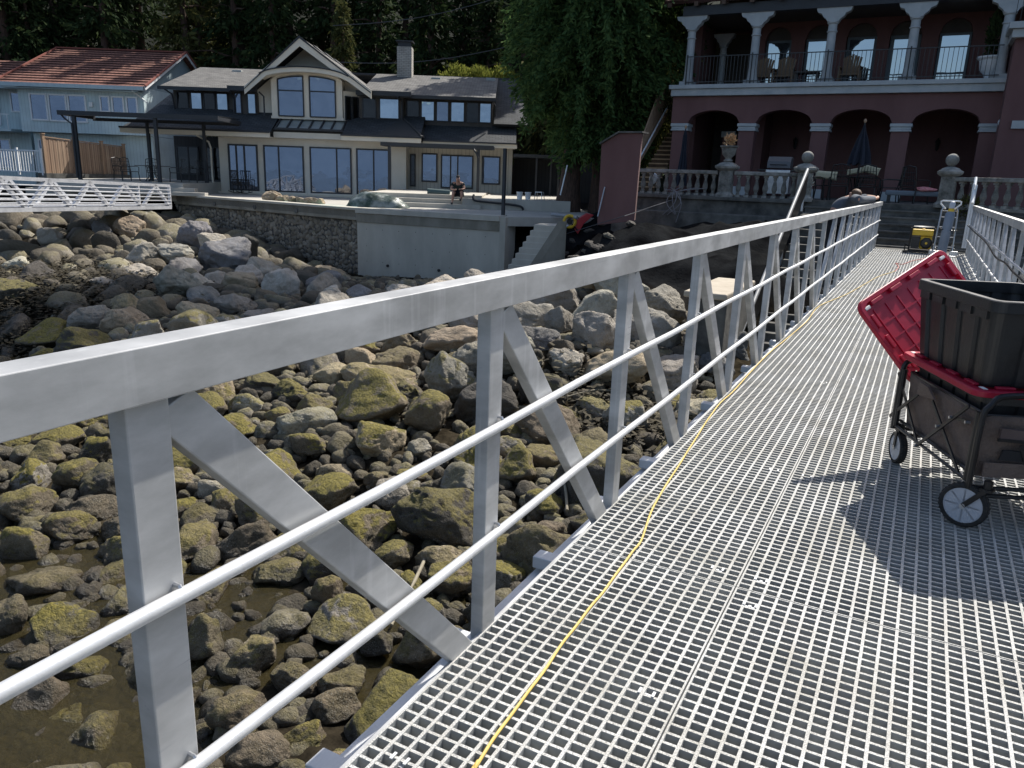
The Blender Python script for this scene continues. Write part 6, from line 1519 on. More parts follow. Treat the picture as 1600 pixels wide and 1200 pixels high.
# cables across the forest
for a, b, lb in (((1040+0, 38), (560, 92), 0), ((815, 80), (500, 88), 1)): pass
q = MB(); A_, B_ = onp(505, 96, WH*50, WH), onp(815, 68, WH*50, WH); q.tube([A_.lerp(B_, i/12)-Vector((0, 0, .5*math.sin(math.pi*i/12))) for i in range(13)], .022, 5)
setp(q.build('overhead_cable', mat('cable_grey', (.08, .08, .085), .6), origin=A_), 'thin overhead cable crossing the dark forest behind the chimney', 'cable')
q = MB(); A_, B_ = onp(520, 40, WH*50, WH), onp(800, -10, WH*50, WH); q.tube([A_.lerp(B_, i/12)-Vector((0, 0, .4*math.sin(math.pi*i/12))) for i in range(13)], .02, 5)
setp(q.build('overhead_cable', mat('cable_grey', (.08, .08, .085), .6), origin=A_), 'upper thin overhead cable rising to the right above the centre gable', 'cable')

# side yard between house and cedar: dark fence, buckets, pipes, stool
sy = thing('dark_side_fence', 'near black screen wall with steel posts between the house wing and the cedar', 'fence', H(2.6, 4, .3))
q = MB(); q.box(.1, 5.6, 3.0, 3.1, -.2, 2.6, H); q.build('panel', DARKB, sy)
q = MB(); q.box(0.05, 2.4, -.6, 3.0, 2.35, 2.5, H); q.build('lean_to_roof', DARKT, sy)
for s_, d_ in ((1.2, -.5), (1.95, .2), (2.3, -.55), (3.05, .5), (4.1, -.3)):
    q = MB(); q.box(s_-.04, s_+.04, d_-.04, d_+.04, .2, 2.4, H); q.build('post', DARKT, sy)
for c_ in ((812, 303, 'left of two white buckets on the low concrete wall'), (825, 304, 'right of two white buckets on the low concrete wall')):
    p = onp(c_[0], c_[1], H(0, -7.6, 0), WH); zb = ZT+.42; F3 = lambda a, b, c: (p.x+a, p.y+b, zb+c)
    r_ = thing('bucket', 'white plastic bucket, '+c_[2], 'bucket', (p.x, p.y, zb), 'white buckets')
    q = MB(); q.lathe([(.10, 0), (.125, .26), (.135, .27), (.135, .30), (.12, .30), (.10, .02)], 18, F3); q.build('pail', WHITE, r_, smooth=True)
    q = MB(); q.tube([F3(.13*math.cos(a), 0, .28-.1*math.sin(a)) for a in [i*math.pi/8 for i in range(9)]], .005, 5); q.build('handle', BLACK, r_)
p = onp(843, 303, H(0, -7.6, 0), WH); st_ = thing('step_stool', 'small grey metal step stool beside the white buckets', 'stool', (p.x, p.y, ZT+.42))
q = MB(); q.box(p.x-.15, p.x+.15, p.y-.1, p.y+.1, ZT+.72, ZT+.75); q.build('top', STEEL, st_)
for a in (-1, 1):
    for b_ in (-1, 1):
        q = MB(); q.tube([(p.x+a*.14, p.y+b_*.09, ZT+.72), (p.x+a*.17, p.y+b_*.13, ZT+.42)], .014, 6); q.build('leg', STEEL, st_)
# concrete low wall, black pipe, grey pipes
lw = [onz(722, 326, ZT), onz(856, 330, ZT)]
q = MB(); a, b = lw; q.bar(a+Vector((0, 0, .2)), b+Vector((0, 0, .2)), .25, .42); setp(q.build('low_wall', CONC, bevel=.01, origin=a), 'low grey concrete wall right of the seated man', 'wall')
fr = (b-a).normalized(); bk = Vector((fr.y, -fr.x, 0))
q = MB(); q.tube(smoothpts([a.lerp(b, .13)+bk*.05+Vector((0, 0, .55)), a.lerp(b, .12)+bk*.2+Vector((0, 0, .42)), a.lerp(b, .17)+bk*.22+Vector((0, 0, .33)), a.lerp(b, .45)+bk*.22+Vector((0, 0, .26)), a.lerp(b, .66)+bk*.22+Vector((0, 0, .17)), a.lerp(b, .7)+bk*.22+Vector((0, 0, .02))], 5), .045, 8)
setp(q.build('black_pipe', BLACKP, smooth=True, origin=a), 'black flexible drain pipe lying over the low concrete wall', 'pipe')
p = onz(862, 335, .2); q = MB(); p2 = onz(902, 340, .15); q.tube([p, p2], .06, 10); setp(q.build('grey_pipe', mat('grey_pvc', (.30, .31, .32), .5), smooth=True, origin=p), 'grey plastic pipe lying at the top of the side steps', 'pipe')
# tipped wheelbarrow
wb_ = thing('wheelbarrow', 'tipped wheelbarrow with red tray and yellow wheel at the head of the bank', 'wheelbarrow', raycast(900, 368))
wc = onp(890, 346, wb_.location, WH); 
q = MB(); T_ = [wc+UH*.19*math.cos(a)+Vector((0, 0, 1))*.19*math.sin(a) for a in [i*2*math.pi/20 for i in range(21)]]; q.tube(T_, .055, 8); q.build('tyre', YEL, wb_, smooth=True)
q = MB(); q.tube([wc-WH*.06, wc+WH*.06], .1, 12); q.build('hub', BLACK, wb_)
a_ = onp(866, 362, wb_.location, WH)-WH*.1; b_ = onp(888, 352, wb_.location, WH)
q = MB(); q.tube([a_, b_], .05, 9); q.build('handle', GREYP, wb_, smooth=True)
pts = [onp(u, v, wb_.location, WH) for u, v in ((902, 344), (918, 334), (928, 336), (912, 350), (903, 366), (899, 360))]
q = MB(); q.poly(pts, WH*.5); q.build('tray', mat('red_paint', (.42, .03, .04), .45), wb_, bevel=.01)
q = MB(); q.tube([wc, onp(905, 340, wb_.location, WH)], .02, 6); q.tube([wc-WH*.05, onp(903, 360, wb_.location, WH)], .02, 6); q.build('frame', BLACK, wb_)
p = raycast(935, 330); q = MB(); q.tube([onp(934, 338, (-8.8, 21.9, 0), (0, 1, 0)), onp(945, 292, (-8.8, 21.95, 0), (0, 1, 0))], .02, 6)
setp(q.build('shovel_handle', GREYP, origin=(-8.9, 21.9, .2)), 'pale tool handle leaning on the left edge of the pink shed', 'handle')
LD = thing('ladder', 'slim aluminium ladder leaning on the cedar trunk', 'ladder', onp(880, 305, WH*31.6, WH))
for o_ in (0, .28):
    q = MB(); q.tube([onp(876, 305, WH*31.6, WH)+WH*o_, onp(887, 258, WH*31.6, WH)+WH*o_], .022, 6); q.build('rail', STEEL, LD)
q = MB(); a_, b_ = onp(876, 305, WH*31.6, WH), onp(887, 258, WH*31.6, WH)
for k in range(6): q.tube([a_.lerp(b_, (k+.5)/6), a_.lerp(b_, (k+.5)/6)+WH*.28], .015, 5)
q.build('rungs', STEEL, LD)
BKR = []; STR = []
# rubble on the bank
for k, (u, v, r_) in enumerate([(922,362,.22),(945,352,.25),(965,347,.2),(885,398,.25),(905,405,.3),(868,415,.22),(930,385,.3),(855,428,.2),(985,350,.2),(895,378,.22),(872,436,.25),(915,395,.2),(950,370,.25),(900,425,.25),(935,410,.2)]):
    p = raycast(u, v)
    o = put_rock('bank_rock', PROTO[(2*k+1) % 18], (p.x, p.y, p.z), r_, r_*.8, r_*.6, k, (.3*math.sin(k), .2*math.cos(k)), 'dark', 0)
    setp(o, None, 'rock'); BKR.append((o, 'dusty grey rock', 'on the bare bank'))
order_labels(BKR)
# stones heap on the terrace edge, tarp-covered heap
hp0, hp1 = onz(420, 313, ZT), onz(496, 319, ZT)
q = MB(); a = onz(432, 315, ZT); b = onz(545, 324, ZT); dn = (b-a).normalized(); q.bar(a+Vector((0, 0, .01)), b+Vector((0, 0, .01)), .9, .012); setp(q.build('groundsheet', TURQ, origin=a), 'turquoise sheet spread flat on the terrace under the row of stones', 'sheet')
for k in range(15):
    f = k/14; p = hp0.lerp(hp1, f)+Vector((rr.uniform(-.1, .1), rr.uniform(-.1, .1), 0)); r_ = .30 if k < 3 else rr.uniform(.13, .22)
    o = put_rock('loose_stone', PROTO[k], (p.x, p.y, ZT+r_*.5), r_*1.1, r_*.9, r_*.95, k, (.3, .2), 'tan', 0)
    setp(o, None, 'stone'); STR.append((o, 'rough tan stone', 'on the terrace edge'))
order_labels(STR)
tc_ = onz(590, 324, ZT)
q = MB(); V = []; n1, n2 = 26, 14
for i in range(n1+1):
    for j in range(n2+1):
        u_, v_ = -1+2*i/n1, -1+2*j/n2; h_ = max(0, (1-abs(u_)**2.6)*(1-v_*v_))**.6*.52*(1-.3*u_); h_ *= 1+.25*noise.noise(Vector((u_*2.3, v_*2, 4))); h_ += .05*noise.noise(Vector((u_*7, v_*7, 1)))
        V.append(tc_+UH*u_*1.15+WH*(v_*.55+.2)+Vector((0, 0, max(.01, h_))))
q.add(V, [(i*(n2+1)+j, (i+1)*(n2+1)+j, (i+1)*(n2+1)+j+1, i*(n2+1)+j+1) for i in range(n1) for j in range(n2)])
o = q.build('tarpaulin_heap', TARP, smooth=True, origin=tc_); setp(o, 'crumpled green and clear tarpaulin heap on the terrace above the concrete wall', 'tarpaulin')
sd = thing('solar_cover_roll', 'dark green rolled cover lying on the top patio step', 'roll', onp(690, 300, H(0, -7.4, 0), WH))
q = MB(); a_ = onp(668, 299, H(0, -7.4, 0), WH); b_ = onp(703, 302, H(0, -7.4, 0), WH); q.tube([a_, b_], .13, 12); q.build('roll', mat('green_cover', (.05, .09, .09), .5), sd, smooth=True)

# ================================================================== PEOPLE
def P3(u, v, P_, n_=None): return onp(u, v, P_, n_ or WH)
# seated man on the patio steps
o0 = onp(716, 305, H(0, -8.3, 0), WH); o0 = Vector((o0.x, o0.y, 0))
man = thing('person', 'man in dark t-shirt and shorts sitting hunched on the patio steps looking at his hands', 'person', (o0.x, o0.y, ZT+.17))
Fp = -WH; 
def L3(s, f, z): return o0+UH*s+Fp*f+Vector((0, 0, z))   # s right, f towards camera
zs_ = ZT+.51
J = [(L3(0, 0, zs_+.10), .15, .13), (L3(0, .06, zs_+.30), .14, .11), (L3(0, .16, zs_+.47), .16, .11), (L3(0, .24, zs_+.58), .06, .06), (L3(0, .33, zs_+.62), .085, .095), (L3(0, .38, zs_+.70), .08, .085),
     (L3(-.09, .05, zs_+.08), .09, .09), (L3(-.17, .45, zs_+.12), .065, .065), (L3(-.2, .42, zs_-.20), .05, .05), (L3(-.2, .44, ZT+.25), .035, .035), (L3(-.22, .56, ZT+.21), .035, .03),
     (L3(.09, .05, zs_+.08), .09, .09), (L3(.17, .42, zs_+.14), .065, .065), (L3(.14, .38, zs_-.16), .05, .05), (L3(.13, .38, ZT+.38), .035, .035), (L3(.12, .5, ZT+.36), .035, .03),
     (L3(-.2, .16, zs_+.46), .06, .06), (L3(-.27, .3, zs_+.24), .045, .045), (L3(-.1, .45, zs_+.22), .035, .035), (L3(-.03, .5, zs_+.23), .03, .025),
     (L3(.2, .16, zs_+.46), .06, .06), (L3(.27, .3, zs_+.26), .045, .045), (L3(.12, .45, zs_+.24), .035, .035), (L3(.05, .5, zs_+.25), .03, .025)]
E_ = [(0,1),(1,2),(2,3),(3,4),(4,5),(0,6),(6,7),(7,8),(8,9),(9,10),(0,11),(11,12),(12,13),(13,14),(14,15),(2,16),(16,17),(17,18),(18,19),(2,20),(20,21),(21,22),(22,23)]
skinfig('body', J, E_, SKIN, man)
skinfig('t_shirt', [(J[0][0], .19, .17), (J[1][0]-Fp*.02, .22, .19), (J[2][0]+Vector((0, 0, .03)), .225, .19), (J[16][0], .085, .085), (L3(-.25, .24, zs_+.33), .07, .07), (J[20][0], .085, .085), (L3(.25, .24, zs_+.35), .07, .07)], [(0,1),(1,2),(2,3),(3,4),(2,5),(5,6)], mat('dark_green_shirt', (.02, .028, .024), .9), man)
skinfig('shorts', [(J[0][0]-Vector((0,0,.04)), .17, .15), (J[6][0], .115, .115), (L3(-.16, .38, zs_+.11), .095, .095), (J[11][0], .115, .115), (L3(.16, .36, zs_+.12), .095, .095)], [(0,1),(1,2),(0,3),(3,4)], mat('black_shorts', (.012, .012, .016), .9), man)
skinfig('hair', [(L3(0, .32, zs_+.70), .09, .09), (L3(0, .38, zs_+.76), .085, .08)], [(0, 1)], mat('dark_hair', (.012, .01, .01), .8), man)
for s_, z_, nm in ((-.22, ZT+.21, 'shoe'), (.12, ZT+.36, 'shoe')):
    skinfig(nm, [(L3(s_+.0, .42, z_), .05, .045), (L3(s_, .55, z_-.01), .05, .04), (L3(s_, .63, z_-.015), .035, .03)], [(0,1),(1,2)], BLACKP, man)
for a, b, nm in ((8, 9, 'sock'), (13, 14, 'sock')):
    skinfig(nm, [(J[a][0].lerp(J[b][0], .65), .05, .05), (J[b][0], .045, .045)], [(0, 1)], WHITE, man)
# person bending over the far end of the left railing
lp = thing('person', 'person in blue-grey shirt bent over the far end of the left gangway railing', 'person', (-1.75, 18.4, -.6))
hip = ony(1306, 334, 18.4); ch = ony(1316, 314, 18.5); sh_ = ony(1327, 308, 18.55); hd = ony(1339, 306, 18.3)
rx = lambda u, v: onx(u, v, -1.06)
el = Vector((-1.12, 18.3, 1.20)); 
def railp(u): 
    # point on the rail top under picture column u
    lo, hi = 5.0, 21.0
    for _ in range(30):
        md = (lo+hi)/2; pu = proj((-1.06, md, 1.16))[0]
        if pu < u: lo = md
        else: hi = md
    return Vector((-1.06, lo, 1.16))
e1, h1 = railp(1347), railp(1370)
J = [(hip, .17, .15), (hip.lerp(ch, .55)+Vector((0, 0, .05)), .17, .14), (sh_+Vector((-.02, 0, 0)), .16, .13), (ony(1337, 305, 18.4), .065, .065), (ony(1339, 308, 18.2), .095, .105), (ony(1342, 315, 18.1), .08, .085),
     (hip+Vector((-.08, -.05, -.08)), .10, .10), (hip+Vector((-.05, .1, -.55)), .075, .075), (hip+Vector((-.08, 0, -1.0)), .055, .055), (hip+Vector((-.02, -.1, -1.42)), .045, .045),
     (hip+Vector((.1, .1, -.08)), .10, .10), (hip+Vector((.12, .2, -.55)), .075, .075), (hip+Vector((.1, .12, -1.0)), .055, .055), (hip+Vector((.12, .05, -1.42)), .045, .045),
     (sh_+Vector((.12, -.08, -.02)), .07, .07), (Vector((-1.12, 15.2 if 0 else min(e1.y, 18.4), 1.23)), .05, .05), (h1.lerp(e1, .3)+Vector((0, 0, .06)), .04, .04), (h1+Vector((0, 0, .07)), .042, .035), (h1+Vector((.0, .12, .10)), .03, .025),
     (sh_+Vector((.1, .15, -.04)), .07, .07), (Vector((-1.2, 18.6, 1.25)), .05, .05), (Vector((-1.08, 18.95, 1.24)), .038, .038)]
E_ = [(0,1),(1,2),(2,3),(3,4),(4,5),(0,6),(6,7),(7,8),(8,9),(0,10),(10,11),(11,12),(12,13),(2,14),(14,15),(15,16),(16,17),(17,18),(2,19),(19,20),(20,21)]
skinfig('body', J, E_, SKIN, lp)
skinfig('shirt', [(J[0][0], .21, .18), (J[1][0], .215, .18), (J[2][0], .20, .16), (J[14][0], .10, .10), (J[15][0], .075, .075), (J[16][0], .06, .06), (J[19][0], .10, .10), (J[20][0], .075, .075)], [(0,1),(1,2),(2,3),(3,4),(4,5),(2,6),(6,7)], SHIRTG, lp)
skinfig('trousers', [(J[0][0]-Vector((0, 0, .05)), .19, .17), (J[6][0], .125, .125), (J[7][0], .10, .10), (J[8][0], .085, .085), (J[9][0], .075, .075), (J[10][0], .125, .125), (J[11][0], .10, .10), (J[12][0], .085, .085), (J[13][0], .075, .075)], [(0,1),(1,2),(2,3),(3,4),(0,5),(5,6),(6,7),(7,8)], mat('dark_trousers', (.012, .013, .018), .9), lp)
skinfig('hair', [(ony(1334, 301, 18.4), .09, .09), (ony(1339, 301, 18.25), .105, .10), (ony(1343, 306, 18.15), .07, .07)], [(0,1),(1,2)], HAIR, lp)
for a in (9, 13): skinfig('shoe', [(J[a][0]+Vector((0, .03, -.04)), .055, .05), (J[a][0]+Vector((0, .18, -.06)), .045, .035)], [(0,1)], BLACKP, lp)

# ================================================================== GENERATOR AND HAND TRUCK AT THE FAR END OF THE DECK
gx0, gx1 = -.30, .20; gy0, gy1 = 20.55, 20.95; gz = .0
gen = thing('generator', 'yellow and black portable generator on the far end of the deck', 'generator', (-.05, 20.75, 0))
q = MB()
for yy_ in (gy0, gy1):
    q.tube([(gx0, yy_, .06), (gx0, yy_, .56), (gx0+.04, yy_, .60), (gx1-.04, yy_, .60), (gx1, yy_, .56), (gx1, yy_, .06), (gx0, yy_, .06)], .016, 7)
for xx_ in (gx0, gx1):
    q.tube([(xx_, gy0, .06), (xx_, gy1, .06)], .016, 7); q.tube([(xx_, gy0, .56), (xx_, gy1, .56)], .016, 7)
q.build('tube_frame', BLACK, gen, smooth=True)
q = MB(); q.box(gx0+.03, gx1-.03, gy0+.03, gy1-.03, .41, .545); q.lathe([(.04, .545), (.04, .57)], 12, lambda a, b, c: (-.05+a, 20.75+b, c)); q.build('fuel_tank', YEL, gen, bevel=.035)
q = MB(); q.box(gx0+.04, gx0+.2, gy0+.01, gy1-.05, .12, .37)
for k in range(5): q.box(gx0+.05, gx0+.19, gy0+.004, gy0+.01, .15+k*.045, .17+k*.045)
q.build('control_panel', BLACKP, gen, bevel=.01)
q = MB(); q.box(gx0+.21, gx1-.04, gy0+.06, gy1-.06, .10, .40); q.build('engine_housing', YEL, gen, bevel=.03)
q = MB(); F3 = lambda a, b, c: (.05+a, gy0+.06-c, .24+b); q.lathe([(.135, 0), (.13, .03), (.10, .05), (.03, .055)], 8, F3); q.build('recoil_cover', BLACKP, gen)
q = MB(); q.lathe([(.03, .055), (.028, .075), (.01, .078)], 12, F3); q.build('starter_boss', YEL, gen)
q = MB(); q.box(gx0-.12, gx0-.02, gy0-.06, gy0+.02, 0, .05); q.box(gx0-.06, gx1+.02, gy0-.05, gy0-.01, .02, .06); q.build('foot_rail', BLACK, gen)
q = MB(); q.tube([(gx0-.03, gy0, .16), (gx0-.1, gy0-.04, .2)], .02, 6); q.tube([(gx0-.08, gy0-.04, .2), (gx0-.08, gy0-.04, .03)], .014, 6); q.build('handle', BLACK, gen)
# hand truck with cylinder
hx0, hx1, hy = .22, .60, 20.3
ht = thing('hand_truck', 'aluminium hand truck standing on the deck with a grey gas cylinder strapped on', 'hand truck', (.41, hy, 0))
for xx_ in (hx0, hx1):
    q = MB(); q.tube([(xx_, hy, .08), (xx_+(.03 if xx_ < .4 else -.03), hy+.08, 1.0), (xx_+(.06 if xx_ < .4 else -.06), hy+.12, 1.10)], .018, 8); q.build('side_rail', STEEL, ht, smooth=True)
    q = MB(); q.tube([(xx_-.03, hy+.16, .13), (xx_+.03, hy+.16, .13)], .12, 18); wh_ = q.build('wheel', RUBBER, ht, smooth=True)
    q = MB(); q.tube([(xx_-.035, hy+.16, .13), (xx_+.035, hy+.16, .13)], .05, 12); q.build('hub', STEEL, wh_)
q = MB()
for z_ in (.2, .42, .64, .86, 1.0): q.tube([(hx0+.01, hy+.02+z_*.07, z_), (hx1-.01, hy+.02+z_*.07, z_)], .012, 6)
q.build('cross_bars', STEEL, ht)
q = MB(); q.tube([(hx0+.1, hy+.1, 1.04), (hx0-.01, hy+.13, 1.15), (hx0-.01, hy+.13, 1.2), (hx0+.03, hy+.13, 1.22), (hx1-.03, hy+.13, 1.22), (hx1+.01, hy+.13, 1.2), (hx1+.01, hy+.13, 1.15), (hx1-.1, hy+.1, 1.04)], .018, 8); q.build('handle', WHITE, ht, smooth=True)
q = MB(); q.box(hx0-.05, hx1+.07, hy-.26, hy+.02, .01, .025); q.box(hx0-.09, hx0+.05, hy-.12, hy+.0, .025, .12); q.box(hx1-.05, hx1+.11, hy-.12, hy+.0, .025, .12); q.build('toe_plate', STEEL, ht, bevel=.005)
q = MB(); q.tube([(hx0+.06, hy-.1, .62), (hx0+.05, hy-.12, .6), (hx1-.03, hy-.12, .57), (hx1+.02, hy, .58)], .012, 6); q.build('strap', BLACK, ht)
gc = thing('gas_cylinder', 'slim grey cylinder with yellow collar standing on the hand truck', 'cylinder', (.40, hy-.09, .03))
F3 = lambda a, b, c: (.385+a+c*.05, hy-.09+b+c*.06, .03+c)
q = MB(); q.lathe([(.09, 0), (.1, .02), (.1, .90), (.07, .96)], 22, F3); q.build('cylinder_body', GASGREY, gc, smooth=True)
q = MB(); q.lathe([(.068, .955), (.06, 1.0), (.055, 1.03)], 20, F3); q.build('yellow_collar', YEL, gc, smooth=True)
q = MB(); q.lathe([(.06, 1.031), (.06, 1.13), (.045, 1.17), (.01, 1.185)], 18, F3); q.build('valve_cap', GREYP, gc, smooth=True)

# ================================================================== WAGON AND TOTES
A0_ = onz(1393, 722, 0); B0_ = onz(1505, 822, 0); wu = (B0_-A0_).normalized(); wv = Vector((-wu.y, wu.x, 0)); WL = (B0_-A0_).length; WWD = .50
def G(s, t, z): return Vector((A0_.x, A0_.y, 0))+wu*s+wv*t+Vector((0, 0, z))
WG = thing('folding_wagon', 'folding utility wagon with brown canvas sides and grey wheels standing on the deck', 'wagon', G(WL/2, WWD/2, 0))
WTOP = .50; WBOT = .205
def side(t):
    pts = [(0, WTOP), (WL-.02, WTOP+.0)]
    return pts
# canvas tub
q = MB(); s0, s1, ta, tb = .02, WL-.02, .015, WWD-.015; n = 14
def wob(i, j): return .012*noise.noise(Vector((i*.9, j*1.3, 2)))
V = []; rings = 8; per = []
for k in range(n+1): per.append((s0+(s1-s0)*k/n, ta, 0, 1))
for k in range(1, n+1): per.append((s1, ta+(tb-ta)*k/n, 1, 0))
for k in range(1, n+1): per.append((s1-(s1-s0)*k/n, tb, 0, -1))
for k in range(1, n): per.append((s0, tb-(tb-ta)*k/n, -1, 0))
M_ = len(per); cs, ct_ = (s0+s1)/2, (ta+tb)/2
for r_ in range(rings+1):
    f = r_/rings; z_ = WTOP-.0-(WTOP-.0-WBOT-.02)*f
    for i, (a, b, _, _) in enumerate(per):
        sh2 = 1-.05*f; w2 = wob(i, r_)*(math.sin(math.pi*f)+.2)*2.2
        V.append(G(cs+(a-cs)*sh2*(1+w2), ct_+(b-ct_)*sh2*(1+w2*2), z_))
q.add(V, [(r_*M_+i, r_*M_+(i+1) % M_, (r_+1)*M_+(i+1) % M_, (r_+1)*M_+i) for r_ in range(rings) for i in range(M_)]+[tuple(rings*M_+i for i in range(M_))])
o = q.build('canvas_tub', FABRIC, WG, smooth=True); sm = o.modifiers.new('t', 'SOLIDIFY'); sm.thickness = .004
q = MB(); rim = [G(*c_) for c_ in ((s0, ta, WTOP), (s1, ta, WTOP), (s1, tb, WTOP), (s0, tb, WTOP), (s0, ta, WTOP))]; q.tube(rim, .008, 6); q.build('canvas_binding', BLACK, WG)
# side frames: zig-zag bars measured on the picture plane of the near side
nv_ = tuple(wv)
def SP(u, v, off=-.012): 
    p_ = onp(u, v, G(0, off, 0), nv_); return p_
def stx(p_): d_ = p_-Vector((A0_.x, A0_.y, 0)); return d_.dot(wu), p_.z
bars = [((1404, 582), (1434, 696)), ((1434, 696), (1517, 634)), ((1457, 626), (1497, 738)), ((1392, 650), (1437, 616)), ((1489, 652), (1514, 660))]
for tt, sg in ((-.012, 1), (WWD+.012, -1)):
    for (a, b) in bars:
        sa, za = stx(SP(*a)); sb_, zb_ = stx(SP(*b)); q = MB(); off_ = tt-sg*.006*(bars.index((a, b)) % 2)
        q.bar(G(sa, off_, za), G(sb_, off_, zb_), .008, .017, up=tuple(wv)) if False else q.bar(G(sa, off_, za), G(sb_, off_, zb_), .017, .008, up=tuple(wv)); q.build('cross_brace', BLACK, WG, bevel=.002)
    for s_ in (.0, WL-.03):
        q = MB(); q.tube([G(s_, tt, WBOT-.0), G(s_, tt, WTOP+.01)], .013, 8); q.build('corner_post', BLACK, WG, smooth=True)
    for z_, o2 in ((WBOT+.0, 0), (WBOT+.03, .02)):
        q = MB(); q.tube([G(.0, tt+sg*o2, z_), G(WL-.02, tt+sg*o2, z_)], .008, 6); q.build('bottom_rail', BLACK, WG)
for pt in ((1468, 666), (1489, 652), (1514, 660), (1434, 696)):
    s_, z_ = stx(SP(*pt)); q = MB(); q.tube([G(s_, -.03, z_), G(s_, -.008, z_)], .007, 8); q.build('rivet', STEEL, WG)
# triangular canvas gusset over the brace
g_ = [stx(SP(*p_)) for p_ in ((1436, 616), (1446, 597), (1459, 605), (1464, 625))]
q = MB(); q.poly([G(a, -.025-.015*(i in (1, 2)), z) for i, (a, z) in enumerate(g_)], wv*.01); q.build('brace_gusset', FABRIC, WG)
# end hoops
for s_, kk in ((WL+.005, 0), (-.02, 1)):
    q = MB(); zt_ = WTOP+.095 if kk == 0 else WTOP+.05
    q.tube(smoothpts([G(s_, -.015, WBOT-.02), G(s_, -.015, WTOP-.02), G(s_, .01, WTOP+.05), G(s_, .08, zt_), G(s_, WWD-.08, zt_), G(s_, WWD-.01, WTOP+.05), G(s_, WWD+.015, WTOP-.02), G(s_, WWD+.015, WBOT-.02)], 5), .013, 8); q.build('end_hoop', BLACK, WG, smooth=True)
    for z_ in (WBOT-.02, WBOT-.055):
        q = MB(); q.tube([G(s_, 0, z_), G(s_, WWD, z_)], .010, 7); q.build('axle_bar', BLACK, WG, smooth=True)
# end pockets
se = WL+.0; 
q = MB(); q.poly([G(se, .07, .455), G(se, .235, .445), G(se, .20, .405), G(se, .07, .41)], wu*.012); q.build('pocket_flap', mat('brown_flap', (.09, .065, .06), .9, 0, (.12, .09, .085), 5), WG)
q = MB(); q.bar(G(se+.014, .06, .405), G(se+.014, .205, .40), .008, .012); q.bar(G(se+.014, .205, .40), G(se+.014, .25, .45), .008, .012); q.bar(G(se+.014, .165, .39), G(se+.016, .20, .31), .004, .03); q.build('pocket_binding', BLACK, WG)
q = MB(); q.poly([G(se, .095, .36), G(se, .195, .355), G(se, .195, .31), G(se, .085, .315)], wu*.01); q.build('net_pocket', mat('net', (.02, .02, .022), .9), WG)
q = MB(); q.poly([G(se, .03, .30), G(se, .47, .30), G(se, .47, .235), G(se, .03, .235)], wu*.008); q.build('lower_pocket', FABRIC, WG)
# wheels with forks
def wheel(c, ax, r_, wd, pivot):
    ax = Vector(ax).normalized(); e1 = Vector((0, 0, 1)); e2 = ax.cross(e1).normalized(); F4 = lambda a, b, cc: c+e2*a+e1*b+ax*cc
    q = MB(); q.lathe([(r_*.80, -wd/2), (r_*.93, -wd/2), (r_, -wd*.3), (r_, wd*.3), (r_*.93, wd/2), (r_*.80, wd/2)], 36, F4, ring=True)
    for k in range(30):
        a = k*math.pi/15; 
        for sg in (-1, 1): q.box(-.004, .004, r_-.002, r_+.0012, (sg*wd*.25)-wd*.13, (sg*wd*.25)+wd*.13, lambda x_, y_, z_, a=a+(.1 if sg > 0 else 0): F4(x_*math.cos(a)-y_*math.sin(a), x_*math.sin(a)+y_*math.cos(a), z_))
    w_ = q.build('wheel', RUBBER, WG, smooth=True)
    q = MB(); q.lathe([(r_*.80, -wd*.42), (r_*.74, -wd*.46), (r_*.72, -wd*.30), (r_*.2, -wd*.34), (r_*.2, wd*.34), (r_*.72, wd*.30), (r_*.74, wd*.46), (r_*.80, wd*.42)], 36, F4)
    for k in range(8):
        a = k*math.pi/4; q.box(-.0035, .0035, r_*.18, r_*.73, -wd*.42, wd*.42, lambda x_, y_, z_, a=a: F4(x_*math.cos(a)-y_*math.sin(a), x_*math.sin(a)+y_*math.cos(a), z_))
    q.build('rim', GREYP, w_, smooth=True)
    q = MB(); q.tube([F4(0, 0, -wd*.7), F4(0, 0, wd*.7)], .011, 10); q.build('axle', STEEL, w_)
    for sg in (-1, 1):
        q = MB(); q.bar(c+ax*sg*(wd*.62), Vector(pivot)+ax*sg*wd*.55, .022, .006, up=ax); q.build('fork_arm', BLACK, WG, bevel=.002)
    q = MB(); pv = Vector(pivot); q.bar(pv-ax*wd*.6, pv+ax*wd*.6, .05, .012, up=(0, 0, 1)); q.tube([pv, pv+Vector((0, 0, .04))], .018, 10); q.build('fork_crown', BLACK, WG)
camdir = (EYE-G(WL, 0, .1)); camdir.z = 0; camdir.normalize()
cB = onp(1506, 788, G(WL, 0, 0), camdir); cB.z = .098
aB = (camdir+Vector((-.25, 0, 0))).normalized(); rB = Vector((-aB.y, aB.x, 0)); wheel(cB, aB, .098, .036, cB+rB*.075+Vector((0, 0, .092)))
cA = Vector((A0_.x, A0_.y, .085)); wheel(cA+wv*.02, (-.92, -.38, 0), .085, .036, G(.0, .02, .18))
cC = G(WL-.01, .375, .098); wheel(cC, (.75, -.66, 0), .098, .036, G(WL, WWD-.04, .19))
cD = G(.02, WWD, .085); wheel(cD, (-.92, -.38, 0), .085, .036, G(.0, WWD-.02, .18))
# pull handle folded up at the far end
q = MB(); q.tube([G(-.03, WWD/2, .2), G(-.09, WWD/2, .55), G(-.07, WWD/2, .9)], .011, 8); q.tube([G(-.07, WWD/2-.1, .9), G(-.07, WWD/2+.1, .9)], .013, 8); q.build('pull_handle', BLACK, WG, smooth=True)

